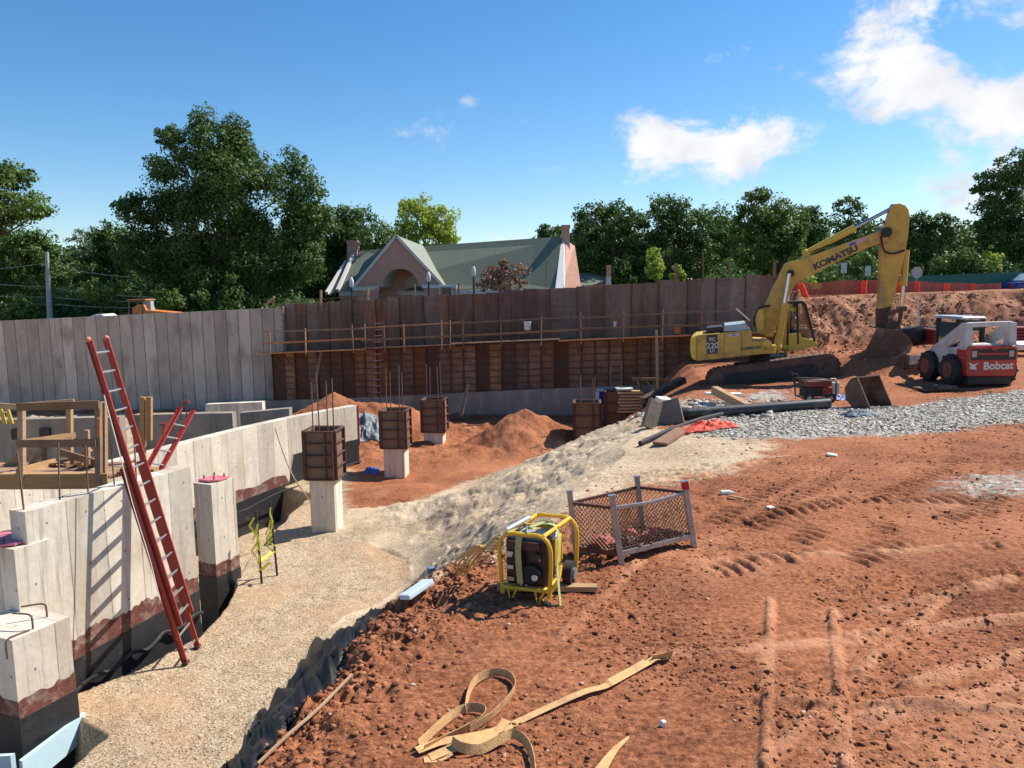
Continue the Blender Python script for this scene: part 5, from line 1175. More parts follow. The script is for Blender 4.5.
MB().box(((cx0+cx1)/2,yA-.03,zc1-.17),(cx1-cx0-.1,.04,.30)).build('rear_window',M_glass,cb,bevel=.01)
MB().box((cx0-.02,(yA+yB)/2,zc1-.45),(.02,yB-yA-.15,.7)).build('side_window',M_glass,cb)
MB().box(((cx0+cx1)/2,yA+.45,zc0+.65),(.5,.15,.6)).build('seat',M_blackpl,cb,bevel=.05)
# lift arms: uprights at rear, cross tube, arms sloping forward
zu=zz(323.5)
for s in(-1,1):
    xa=xc+s*(Wd/2-.10)
    MB().prism([V(xa-.09,Yr+.05,zb1-.35),V(xa-.09,Yr+.42,zb1-.35),V(xa-.09,Yr+.36,zu),V(xa-.09,Yr+.12,zu+.02)],(.18,0,0)).build('lift_upright',M_whitep,st,bevel=.02)
    MB().prism([V(xa-.07,Yr+.15,zu),V(xa-.07,Yr+.40,zu),V(xa-.07,Yr+2.3,zb1-.42),V(xa-.07,Yr+3.0,zb0+.32),V(xa-.07,Yr+3.05,zb0+.02),V(xa-.07,Yr+2.75,zb0+.1),V(xa-.07,Yr+2.1,zb1-.62),V(xa-.07,Yr+.15,zu-.28)],(.14,0,0)).build('lift_arm',M_whitep,st,bevel=.02)
    MB().tube([V(xa-s*.12,Yr+.5,zb0+.35),V(xa-s*.12,Yr+1.6,zb1-.12)],.05,10).build('lift_ram',M_darksteel,st,True)
    for y,nm in ((Yr+.62,'wheel'),(Yr+1.75,'wheel')):
        xw=xc+s*(Wd/2+.02); w=MB(); r=.42; c=V(xw,y,gz+r)
        w.tube([c+V(-.14,0,0),c+V(-.11,0,0),c+V(.11,0,0),c+V(.14,0,0)],[r*.88,r,r,r*.88],24)
        for k in range(20):
            a=2*math.pi*k/20; w.box(c+V((-.06 if k%2 else .06),math.cos(a)*r,math.sin(a)*r),(.15,.06,.045),0,a-math.pi/2)
        wh=w.build('wheel',M_black,st)
        MB().tube([c+V(s*.12,0,0),c+V(s*.155,0,0)],[r*.58,r*.52],20).cyl(c+V(s*.15,0,0),r*.2,(1,0,0),.06,12).build('rim',mk('red_rim',(.25,.04,.03),(.18,.03,.025),6,.7,.05,dirt=(.16,.09,.06),dirtamt=.6),wh,True)
MB().bar(V(xL+.1,Yr+.22,zu-.04),V(xR-.1,Yr+.22,zu-.02),.12,.13).build('cross_tube',M_whitep,st,bevel=.02)
bx=MB(); yb=Yr+3.1
bx.prism([V(xL-.06,yb,gz+.05),V(xL-.06,yb+.75,gz+.02),V(xL-.06,yb+.72,gz+.07),V(xL-.06,yb+.08,gz+.12),V(xL-.06,yb+.06,gz+.6),V(xL-.06,yb,gz+.62)],(Wd+.12,0,0))
b_=bx.build('loader_bucket',M_dirtsteel,st)
for x in (xL-.08,xR+.04): MB().prism([V(x,yb,gz+.05),V(x,yb+.72,gz+.03),V(x,yb+.25,gz+.6),V(x,yb,gz+.62)],(.04,0,0)).build('side_plate',M_dirtsteel,b_)
# things lying round the loader
def lab(o,l,c,g=None): return tag(o,l,c,g)
c=GH(936,391); lab(MB().box(c+V(0,.05,.06),(1.0,.5,.07),.2).box(c+V(.1,0,.12),(.7,.45,.05),.35).build('muddy_pallet',M_dirtsteel,bevel=.01),'dark muddy slab lying on the ground at the loader left wheels','slab')
c=GH(933,404)
# ================================================================== loose buckets and small gear on the terrace
c=GH(880,408); rt=empty('loose_bucket',tuple(c),'rusty empty digging bucket lying open on the edge of the grey stone','bucket')
R_=Matrix.Rotation(R(30),3,'Z')
def LB(x,y,z): return c+R_@V(x,y,z)
W_=.80; prof=[(-.05,.0),(.10,-.02),(.42,-.0),(.62,.16),(.66,.45),(.50,.68),(.34,.74)] # y (away), z
mb=MB()
for i in range(len(prof)-1):
    (y0,z0),(y1,z1)=prof[i],prof[i+1]; nrm=V(0,-(z1-z0),(y1-y0)).normalized()*.03
    mb.hexa([LB(-W_/2,y0,z0),LB(W_/2,y0,z0),LB(W_/2,y0,z0)+R_@nrm,LB(-W_/2,y0,z0)+R_@nrm,LB(-W_/2,y1,z1),LB(W_/2,y1,z1),LB(W_/2,y1,z1)+R_@nrm,LB(-W_/2,y1,z1)+R_@nrm])
mb.build('shell',M_bk,rt)
for x in (-W_/2-.02,W_/2): MB().prism([LB(x,a_,b_) for a_,b_ in prof],R_@V(.03,0,0)).build('side_plate',M_bk,rt)
for k in range(5): x=-W_/2+.08+k*(W_-.16)/4; MB().prism([LB(x-.04,-.05,.0),LB(x-.02,-.2,.03),LB(x+.02,-.2,.03),LB(x+.04,-.05,.0)],(0,0,.04)).build('tooth',M_steel,rt)
c=GH(815,402); rt=empty('portable_generator',tuple(c),'dark red portable generator with two small wheels below the excavator track','generator')
def bx_(n,o,s,m,par=None,bev=.012): return MB().box(c+V(*o),s,R(6)).build(n,m,par or rt,bevel=bev)
fr=MB()
for y in(-.24,.24):
    fr.tube(catmull([c+V(-.42,y,.12),c+V(-.44,y,.50),c+V(-.38,y,.58),c+V(.36,y,.54),c+V(.42,y,.48),c+V(.42,y,.12)],4),.018,6).tube([c+V(-.42,y,.12),c+V(.42,y,.12)],.018,6)
for x in(-.42,.42): fr.tube([c+V(x,-.24,.12),c+V(x,.24,.12)],.018,6)
fr.tube([c+V(-.44,-.2,.3),c+V(-.54,-.2,.72),c+V(-.54,.2,.72),c+V(-.44,.2,.3)],.018,6); fr.build('tube_frame',M_darksteel,rt)
bx_('fuel_tank',(0,0,.47),(.66,.42,.16),mk('maroon_paint',(.22,.05,.04),(.15,.035,.03),5,.5,.05,dirt=(.3,.18,.12),dirtamt=.3),bev=.03); bx_('engine',(-.1,0,.26),(.48,.36,.24),M_darksteel); bx_('alternator',(.24,0,.25),(.26,.30,.24),M_redp)
for x in(-.28,.26):
    w=MB().cyl(c+V(x,-.3,.12),.13,(0,1,0),.07,16).build('wheel',M_black,rt,True); MB().cyl(c+V(x,-.34,.12),.06,(0,1,0),.02,12).build('rim',M_steel,w,True)
c=GH(832,398); rt=empty('fuel_can',tuple(c),'cream plastic jerry can beside the dark red generator','jerry can'); MB().box(c+V(0,0,.22),(.26,.3,.42),.2).build('body',mk('cream_plastic',(.62,.52,.33),(.5,.42,.26),6,.5),rt,bevel=.04); MB().tube([c+V(-.05,0,.42),c+V(-.05,0,.50),c+V(.08,0,.50),c+V(.08,0,.42)],.018,6).build('handle',M_paper,rt)
def crumple(name,cen,sx,sy,h,mat,label,cat,seed=0,rz=0,n=26,solid=.008,rough=1.0,px=None):
    cen=Vector(cen); xs,ys=np.meshgrid(np.linspace(-1,1,n),np.linspace(-1,1,n)); 
    ex_=1+.28*fbm(np.arctan2(ys,xs)*1.3+seed,xs*0+seed,2,seed); X=xs*sx*ex_;Y=ys*sy*ex_
    x=cen.x+X*math.cos(rz)-Y*math.sin(rz);y=cen.y+X*math.sin(rz)+Y*math.cos(rz); x=x+.1*sx*fbm(xs*3+seed,ys*3,3,seed+9)
    e=np.clip(1-np.maximum(abs(xs),abs(ys))**3,0,1)
    z=HT(x.ravel(),y.ravel()).reshape(x.shape)+.02+h*e*(.35+.9*np.abs(fbm(xs*2.6+seed,ys*2.6,4,seed+3))*rough*1.6)
    idx=np.arange(n*n).reshape(n,n);Fq=np.stack([idx[:-1,:-1],idx[:-1,1:],idx[1:,1:],idx[1:,:-1]],-1).reshape(-1,4)
    o=np_mesh(name,np.stack([x-cen.x,y-cen.y,z-cen.z],-1).reshape(-1,3),Fq,mat,True); o.location=cen; md=o.modifiers.new('thick','SOLIDIFY');md.thickness=solid
    return tag(o,label,cat)
crumple('tarp',GH(846,400),.42,.22,.10,mk('blue_tarp',(.05,.12,.40),(.03,.08,.28),5,.5),'crumpled small blue tarp right of the cream can','tarp',2)
crumple('tarp',GH(862,416),.35,.2,.10,mk('grey_blue_cloth',(.12,.16,.2),(.07,.1,.13),5,.7),'dark grey-blue rag at the left foot of the loose rusty bucket','cloth',5)
crumple('orange_netting',GH(706,430)+V(0,0,0),.62,.38,.14,mk('orange_net',(.85,.07,.02),(.60,.04,.015),30,.6,.6,bscale=60),'heap of bright orange-red netting lying in front of the black pipe','netting',8,.15,34)
crumple('tarp',GH(367,430),.6,.8,.3,mk('silver_sheet',(.26,.28,.29),(.08,.09,.10),4,.6),'crumpled silvery grey sheet heaped beyond the end of the long wall','tarp',12,.3,34)
crumple('tarp',GH(372,472),.25,.3,.1,mk('blue_tarp'  ,(.05,.12,.4)),'small scrap of blue plastic in the red pit soil near the second column','plastic',4)
# pipes and lumber
def onground(px,py,h=0): g=GH(px,py); g.z+=h; return g
a=onground(682,420,.14);b=onground(829,409,.14); mb=MB(); ax=(b-a).normalized()
rt=empty('black_pipe',tuple(a),'long thick black plastic drain pipe lying across the grey stone','pipe'); MB().tube([a,b],.125,18,False).build('pipe_body',mk('black_pipe_plastic',(.035,.038,.042),(.025,.027,.03),6,.45,.05,dirt=(.16,.13,.1),dirtamt=.25),rt,True)
MB().tube([a-ax*.02,a+ax*.12],.14,18,False).build('socket',M_blackpl,rt,True)
MB().cyl(a+ax*.03,.1,ax,.02,16).build('shadowed_bore',M_black,rt)
o=MB().tube([onground(640,447,.06),onground(672,434,.10),onground(700,427,.14),onground(722,419,.12)],.05,8).build('thin_pipe',M_blackpl,smooth=True);o.data.materials[0]=M_black;lab(o,'thin black hose running along the left of the orange netting','hose')
rt=empty('timber_beam',tuple(onground(718,408)),'pale squared timber beam tilted on the rubble above the black pipe','timber'); a=onground(714,405,.38);b=onground(748,413,.12);MB().bar(a,b,.18,.2).build('beam',M_wood,rt,bevel=.01);MB().bar(a-V(.2,-.1,.1),a+V(.7,0,-.12),.3,.05).build('board',M_paper,rt)
o=MB().bar(onground(660,447,.06),onground(693,428,.08),.30,.05).build('muddy_plank',mk('mud_plank',(.32,.17,.10),(.2,.1,.06),5,.9,.3));lab(o,'wide muddy plank lying left of the orange netting','plank')
o=MB().bar(onground(648,409,.14)+V(0,1,0),onground(690,389,.2)+V(0,1,0),.30,.22).build('rusty_beam',M_dirtsteel,bevel=.01);lab(o,'dirt covered square beam on the ramp edge behind the upturned slabs','beam')
def slab(name,px,py,s,rot,m,label):
    g=onground(px,py); rt=MB(); o=rt.box(g+V(0,0,s[2]*.42),s,rot[0],rot[1],rot[2]).build(name,m,bevel=.015); return lab(o,label,'slab')
M_slab=mk('old_slab',(.24,.20,.15),(.15,.12,.09),4,.9,.3)
slab('concrete_slab',652,428,(.36,.10,.66),(R(25),R(-12),R(28)),M_slab,'left upturned slab of the tent-like pair at the left end of the black pipe')
slab('concrete_slab',668,424,(.62,.10,.58),(R(-20),R(-25),R(-18)),M_slab,'right upturned slab of the tent-like pair at the left end of the black pipe')
slab('broken_block',663,408,(.4,.3,.3),(.4,.2,.1),M_paper,'pale broken block on top of the tent-like slab pair')
# rubble near the slabs
n=700; cg=GH(705,410); xs=cg.x+RNG.normal(0,.9,n);ys=cg.y+RNG.normal(.3,.7,n)
scatter('rubble',xs,ys,.03+.09*RNG.random(n)**3,M_stone,'pale broken rubble piled between the slabs and the timber beam','rubble',.8)
# cooler, lumber stack, sawhorse
c=GH(605,404); c=Vector((c.x,33.2,-2.95)); c.x=P(605,390,33.2).x
cz=P(605,400,33.2).z
rt=empty('cooler',(c.x,33.2,cz-.9),'blue and white cooler box standing behind the fourth and fifth column forms','cooler'); MB().box((c.x,33.2,cz-.6),(.9,.6,.9)).build('stand',M_concG,rt,bevel=.02); MB().box((c.x,33.2,cz+.17),(.62,.42,.50)).build('cooler_box',mk('cooler_blue',(.03,.07,.42),(.02,.05,.3),6,.4),rt,bevel=.03); MB().box((c.x,33.2,cz+.46),(.7,.48,.10)).build('lid',M_white,rt,bevel=.03); MB().box((c.x-.36,33.0,cz+.15),(.14,.3,.5)).build('side_panel',M_white,rt,bevel=.02)
Yl=31.6; z0=H(P(629,400,Yl).x,Yl)
rt=empty('lumber_stack',(P(629,400,Yl).x,Yl,z0),'neat stack of bright sawn lumber behind the fifth column form','lumber'); zl=P(630,410,Yl).z
for k in range(7):
    zc=zl+.13*k; MB().box((P(629,400,Yl).x,Yl,zc),(1.05-.06*(k%3),.9,.085),R(2*(k%3)-2)).build('lumber_layer',mk('fresh_lumber',(.62,.40,.20),(.48,.28,.13),4,.75,.1,rnd=.12),rt,bevel=.004)
MB().box((P(629,400,Yl).x-.2,Yl,zl+.13*7),(.7,.7,.05)).build('top_board',M_paper,rt)
Yl=31.4; rt=empty('sawhorse',(P(648,405,Yl).x,Yl,H(P(648,405,Yl).x,Yl)),'makeshift dark timber trestle between the lumber stack and the tall lone post','trestle')
for a_,b_ in (((632,379),(668,379.5)),): MB().bar(P(*a_,Yl),P(*b_,Yl),.1,.12).build('top_rail',M_woodD,rt)
for a_,b_ in (((641,366),(641,402)),((636,380),(646,400)),((646,380),(661,399)),((655,380),(648,400)),((640,398),(660,390))): MB().bar(P(*a_,Yl+.05),P(*b_,Yl-.05),.06).build('leg',M_woodD if a_[0]!=641 else M_rust,rt)
# litter on the terrace
for px,py,s,rz,m,l,nm in [(727,495,(.19,.09,.05),.1,M_white,'white plastic bottle lying on the red soil right of the mesh basket','bottle'),(832,456,(.16,.09,.04),-.5,M_white,'white scrap of plastic on the red soil in front of the stone band','scrap'),(770,508,(.12,.07,.04),.7,M_paper,'small pale scrap on the tyre tracks right of the white bottle','scrap'),(663,726,(.035,.03,.04),.6,M_white,'tiny white chip on the red soil near the tan sling','scrap'),(741,500,(.34,.03,.02),-.5,M_wood,'thin wood sliver below the white bottle','stick'),(548,553,(.07,.07,.06),0,M_blackpl,'small black puck on the soil between the yellow generator and the basket','lump')]:
    g=onground(px,py,s[2]*.4); mb=MB()
    if nm=='bottle': mb.tube([g-V(.09,0,0),g+V(.05,0.01,0),g+V(.07,.01,0),g+V(.1,.01,0)],[.035,.035,.018,.016],12)
    else: mb.box(g,s,rz,.15,.1)
    lab(mb.build(nm if nm!='lump' else 'rubber_lump',m,bevel=.008),l,nm)
g=GH(417,600); rt=empty('foam_offcut',tuple(g),'white foam block tipped on the bank edge above the black sheeting','foam'); MB().box(g+V(0,0,.07),(.32,.14,.05),R(52),R(-14),R(-10)).build('foam_block',mk('pale_foam',(.60,.70,.80),(.52,.62,.72),5,.7),rt,bevel=.01)
g=GH(431,573); lab(MB().box(g+V(0,0,.05),(.10,.08,.10),.5,.2).build('blue_rag',mk('slate_blue',(.16,.24,.34),(.1,.15,.22))),'small slate-blue scrap on the bank edge where gravel meets soil','scrap')
# ================================================================== black sheeting on the bank
def liner():
    n,m=110,34; topp=[G(*q).xy for q in [(240,790,0),(258,768,0),(294,722,0),(330,685,0),(352,648,0),(372,620,0),(390,606,0)]]
    botp=[G(*q).xy for q in [(205,800,-2.9),(229,768,-2.9),(246,729,-2.9),(280,696,-2.9),(302,655,-2.9),(343,616,-2.9),(378,602,-2.7)]]
    tc=catmull([V(p[0],p[1],0) for p in topp],16);bc=catmull([V(p[0],p[1],0) for p in botp],16); n=len(tc)
    u=np.linspace(0,1,m); T=np.array([(p.x,p.y) for p in tc]);B=np.array([(p.x,p.y) for p in bc])
    kk=np.arange(n)[:,None]; ue=u[None,:]*(.86+.14*np.sin(kk*.21)+.06*np.sin(kk*.83)); X=T[:,None,0]*(1-ue)+B[:,None,0]*ue; Y=T[:,None,1]*(1-ue)+B[:,None,1]*ue
    i=np.arange(n)[:,None]/8.0
    w=.20*(.6-np.abs(fbm(X*2.2+3,Y*1.5,3,13))*2)*.5+.12*np.abs(fbm(X*5,Y*4,3,23))+.07*(1-np.abs(np.sin(u[None,:]*9+4*fbm(X*1.2,Y*1.0,3,33)))**1.4); Z=HT(X.ravel(),Y.ravel(),False).reshape(X.shape)+.07+np.abs(w)
    gz0=HT(X.ravel(),Y.ravel(),False).reshape(X.shape); Z=gz0+(Z-gz0)*(1-.85*ue**3)*np.clip((n-1-kk)/14,.05,1)
    Zs=Z[:,:1]*(1-u)+Z[:,-1:]*u; Z=np.maximum(Z,Zs*.3+Z*.7)
    gz=HT(X.ravel(),Y.ravel(),True).reshape(X.shape); Z[:,1]=gz[:,1]+.02; Z[:,0]=gz[:,0]-.12; Z[:,2]=np.minimum(Z[:,2],gz[:,2]+.07)
    idx=np.arange(n*m).reshape(n,m);Fq=np.stack([idx[:-1,:-1],idx[:-1,1:],idx[1:,1:],idx[1:,:-1]],-1).reshape(-1,4)
    o=np_mesh('black_sheeting',np.stack([X,Y,Z],-1).reshape(-1,3),Fq,mk('black_sheet',(.022,.021,.020),(.010,.010,.010),3,.5,.3,spec=.25,dirt=(.22,.12,.08),dirtamt=.15,bscale=8),True)
    md=o.modifiers.new('t','SOLIDIFY');md.thickness=.006
    tag(o,'wrinkled black plastic sheeting draped down the bank beside the gravel','plastic sheet')
liner()
a=[G(258,768,.0),G(290,738,.02),G(318,712,.02),G(352,680,.0)]
o=MB().tube(catmull([Vector((p.x,p.y,H(p.x,p.y)+.03)) for p in a],5),.012,6).build('cord',mk('tan_cord',(.4,.25,.15),(.3,.18,.1)));tag(o,'thin tan cord lying along the top edge of the black sheeting','cord')
# ================================================================== mesh basket
def basket():
    foot=[G(577,557,-.02),G(621.5,567,-.02),G(694,546.5,-.02),G(643.5,537.5,-.02)]
    for f in foot: f.z=H(f.x,f.y)
    tops=[P(569.5,491.5,foot[0].y+.02),P(611.8,496,foot[1].y+.03),P(684.5,481.5,foot[2].y+.03),P(636.8,476.8,foot[3].y+.02)]
    c=sum(foot,V(0,0,0))/4; rt=empty('mesh_basket',tuple(c),'open steel mesh basket with four grey posts standing skewed on the red soil','basket')
    for f,t in zip(foot,tops):
        d=(t-f).normalized(); ps=MB().bar(f-V(0,0,.01),t,.058).build('corner_post',M_steel,rt,bevel=.004); MB().bar(t-d*.001,t+d*.012,.07).build('post_cap',M_white if False else M_steel,ps)
    MB().bar(tops[2]-(tops[2]-foot[2])*.12,tops[2]-(tops[2]-foot[2])*.0,.068).build('red_tape_wrap',mk('red_tape',(.5,.03,.03)),rt)
    M_mesh=mk('rusty_mesh',(.34,.20,.12),(.20,.12,.075),9,.7,.1,.3)
    for i in range(4):
        j=(i+1)%4; f0,f1,t0,t1=foot[i],foot[j],tops[i],tops[j]
        a=f0.lerp(t0,.16);b=f1.lerp(t1,.16);A=f0.lerp(t0,.83);B=f1.lerp(t1,.83)
        sag=-.03 if i in(1,) else 0
        M2=(A+B)/2+V(0,0,sag)
        fr=MB().bar(A,M2,.028,.03).bar(M2,B,.028,.03).build('top_rail',M_rust if i!=1 else M_steel,rt); MB().bar(a,b,.035,.05).build('bottom_rail',M_rust if i!=1 else M_steel,rt)
        mb=MB(); L=(b-a).length; Hh=(A-a).length; s=.052; k=int((L+Hh)/s)
        def pt(u,v): return a.lerp(b,u).lerp(A.lerp(B,u)+V(0,0,sag*(1-abs(2*u-1))),v)
        for q in range(1,k):
            d=q*s
            for mir in (0,1):
                u0,v0=(d,0) if d<L else (L,d-L); u1,v1=(d-Hh,Hh) if d>Hh else (0,d)
                if mir: u0,u1=L-u0,L-u1
                mb.bar(pt(u0/L,v0/Hh),pt(u1/L,v1/Hh),.0085,.004)
        mb.build('mesh_panel',M_mesh,fr)
    mb=MB()
    for k in range(9):
        t=k/8; mb.bar(foot[0].lerp(tops[0],.16).lerp(foot[1].lerp(tops[1],.16),t),foot[3].lerp(tops[3],.16).lerp(foot[2].lerp(tops[2],.16),t),.02,.015)
    mb.build('floor_grid',M_rust,rt)
    r=random.Random(5); base=[foot[i].lerp(tops[i],.18) for i in range(4)]
    M_rc=mk('pink_red_cloth',(.55,.16,.12),(.38,.09,.07),9,.8,.3)
    for k,(u,v,sz) in enumerate([(.42,.12,.10),(.75,.55,.07),(.5,.75,.06),(.3,.55,.07),(.85,.8,.05),(.55,.35,.06)]):
        p=base[0].lerp(base[1],u*.8+.1).lerp(base[3].lerp(base[2],u*.8+.1),v); p.z+=sz*.6
        mb=MB().sph(p,sz,9,6,(1.2,1,.8)); mb.v=[(x+r.uniform(-.018,.018),y+r.uniform(-.018,.018),z+r.uniform(-.018,.018)) for x,y,z in mb.v]
        o=mb.build('clamp_bundle',M_rc if k<4 else M_dirtsteel); tag(o,'small reddish lump of hardware on the floor of the mesh basket','hardware','lumps inside the mesh basket')
    mb=MB()
    for k in range(70):
        u,v=r.random(),r.random(); p=base[0].lerp(base[1],u).lerp(base[3].lerp(base[2],u),v); d=V(r.uniform(-1,1),r.uniform(-1,1),r.uniform(-.1,.1)).normalized()*r.uniform(.03,.08); p.z+=r.uniform(.0,.05); mb.bar(p-d,p+d,.02,.012)
    o=mb.build('loose_hardware',M_dirtsteel); tag(o,'brown jumble of loose rusty pins covering the basket floor','hardware',kind='stuff')
basket()
# ================================================================== yellow framed generator
def yellow_gen():
    fl_=G(502.5,600,0);fr_=G(549.5,606,0); fl_.z=H(fl_.x,fl_.y)+.03; fr_.z=H(fr_.x,fr_.y)+.02
    w=(fr_-fl_); w.z=0; wl=w.length; ux=w.normalized(); uy=V(-ux.y,ux.x,0); o0=(fl_+fr_)/2; z0=o0.z; hgt=.58; dp=.62
    def L_(x,y,z): return V(o0.x,o0.y,z0)+ux*x+uy*(y+x*.0)+V(0,0,z)
    rt=empty('yellow_generator',(o0.x,o0.y,z0),'yellow tube-framed engine unit with a green strap thrown over its top','engine unit')
    hw=wl/2-.005; fr=MB(); 
    for y in(0,dp):
        x0=.0 if y==0 else .08
        fr.tube(catmull([L_(-hw+x0,y,0.02),L_(-hw-.02+x0,y,hgt*.5),L_(-hw-.02+x0,y,hgt*.85),L_(-hw+.07+x0,y,hgt),L_(0+x0,y,hgt+.005),L_(hw-.07+x0,y,hgt),L_(hw+.01+x0,y,hgt*.85),L_(hw+.02+x0,y,hgt*.5),L_(hw+x0,y,0.02)],5),.019,8)
        fr.tube([L_(-hw+x0,y,.08),L_(hw+x0,y,.08)],.017,8)
    for x in(-hw+.05,hw-.05):
        fr.tube([L_(x,0,hgt),L_(x+.08,dp,hgt)],.019,8).tube([L_(x,0,.08),L_(x+.08,dp,.08)],.017,8)
    fr.tube([L_(-hw+.06,.3,hgt),L_(hw+.02,.3,hgt)],.017,8)
    fr.tube(catmull([L_(hw,.02,.05),L_(hw+.06,.1,.16),L_(hw+.05,.2,.26)],3),.016,6)
    fm=fr.build('tube_frame',M_yg,rt,True)
    for x in(-hw+.08,hw-.1): MB().tube([L_(x-.03,.0,.08),L_(x,-.02,-.05),L_(x+.06,-.02,.08)],.011,6).build('foot_bracket',M_yg,rt)
    eng=MB().box(L_(-.01,.20,.31),(wl*.88,.30,.44),math.atan2(ux.y,ux.x)).build('engine_block',M_blackpl,rt,bevel=.03)
    MB().box(L_(-.02,.035,.47),(wl*.66,.02,.07),math.atan2(ux.y,ux.x)).build('top_panel',mk('maroon_panel',(.09,.03,.03),(.06,.02,.02),8,.5),eng)
    MB().cyl(L_(.05,.02,.22),.085,uy,.04,20).cyl(L_(.09,.0,.2),.02,uy,.03,14).build('recoil_starter',M_black,eng,True)
    MB().cyl(L_(.09,-.015,.2),.028,uy,.012,16).build('round_badge',M_paper,eng)
    MB().cyl(L_(-.08,.03,.36),.05,uy,.06,14).build('cable_socket',M_darksteel,eng,True);MB().cyl(L_(.10,.03,.38),.035,uy,.05,14).build('cable_socket',M_darksteel,eng,True)
    for i,(x,z) in enumerate([(-.155,.38),(-.155,.26),(-.15,.15),(.1,.36)]): MB().box(L_(x,.032,z),(.06,.008,.035 if i else .05),math.atan2(ux.y,ux.x)).build('white_label' if i!=2 else 'yellow_label',M_paper if i!=2 else mk('yellow_label',(.6,.5,.2)),eng)
    for x in(-.05,0.0): MB().sph(L_(x,.02,.11),.008,8,6).build('knob',M_white,eng)
    MB().box(L_(.03,.45,.32),(wl*.75,.28,.34),math.atan2(ux.y,ux.x)).build('alternator_housing',M_yg,rt,bevel=.05)
    MB().sph(L_(.10,.33,.50),.12,14,9,(1.0,1.2,.55)).build('pale_fuel_tank',M_paper,rt,True)
    MB().tube([L_(-hw+.03,.02,hgt+.02),L_(-hw+.12,.4,hgt+.03)],.03,10).build('air_pipe',M_alu,rt,True)
    MB().cyl(L_(hw+.07,.45,.10),.115,ux,.08,20).build('wheel',M_black,rt,True); MB().cyl(L_(hw+.115,.45,.10),.055,ux,.03,14).build('hub',M_steel,rt,True)
    # strap
    M_st=mk('green_strap',(.42,.45,.17),(.30,.34,.12),14,.8,.1)
    def ribbon(mb,pts,wv,wd=.055,th=.004):
        pts=catmull(pts,6)
        for p,q in zip(pts[:-1],pts[1:]): 
            d=(q-p).normalized(); s=(wv-d*wv.dot(d)).normalized()*wd/2; nn=d.cross(s).normalized()*th/2
            mb.hexa([p-s-nn,p+s-nn,p+s+nn,p-s+nn,q-s-nn,q+s-nn,q+s+nn,q-s+nn])
    mb=MB(); ribbon(mb,[L_(-.04,-.03,.14),L_(-.05,-.035,.30),L_(-.055,-.03,.48),L_(-.03,.02,.60),L_(.08,.28,.62),L_(.17,.30,.60)],ux)
    ribbon(mb,[L_(.08,.28,.615),L_(.20,.28,.60),L_(.26,.2,.48),L_(.27,.1,.30),L_(.31,.0,.12),L_(.34,-.05,-.02)],uy)
    ribbon(mb,[L_(.34,-.05,-.02),L_(.26,-.07,-.03),L_(.18,-.02,.0)],V(0,0,1))
    o=mb.build('ratchet_strap',M_st);tag(o,'pale green webbing strap draped over the yellow generator','strap')
    mb=MB().tube([L_(.02,.0,.60),L_(-.0,.06,.65),L_(.03,.12,.60)],.012,6).box(L_(.03,.05,.60),(.10,.04,.02),.4,.3).build('strap_hook',M_steel,o)
    # hoses to the left
    mb=MB(); r=random.Random(3)
    for k in range(6): mb.tube(catmull([L_(-hw-.01,.05,.50-.01*k),L_(-hw-.10-.02*k,.10,.50-.03*k),L_(-hw-.25,.2-.04*k,.34+.02*k),L_(-hw-.42-.02*k,.35-.05*k,.10+.02*k),L_(-hw-.50,.4-.03*k,.03)],5),.010,6)
    o=mb.build('cord_bundle',mk('yellow_cord',(.62,.42,.16),(.5,.32,.12),14,.6),smooth=True);tag(o,'bundle of yellow cords spilling left off the generator frame','cord')
    a=GH(497,591);b=GH(597,592); rt2=MB(); o=rt2.bar(Vector((a.x,a.y,H(a.x,a.y)+.03)),Vector((b.x,b.y,H(b.x,b.y)+.04)),.10,.05).build('lumber_plank',M_wood,bevel=.004); tag(o,'short orange-brown plank under the yellow generator','plank')
M_yg=mk('generator_yellow',(.80,.48,.03),(.66,.38,.02),6,.4,.03,dirt=(.35,.2,.1),dirtamt=.15)
yellow_gen()
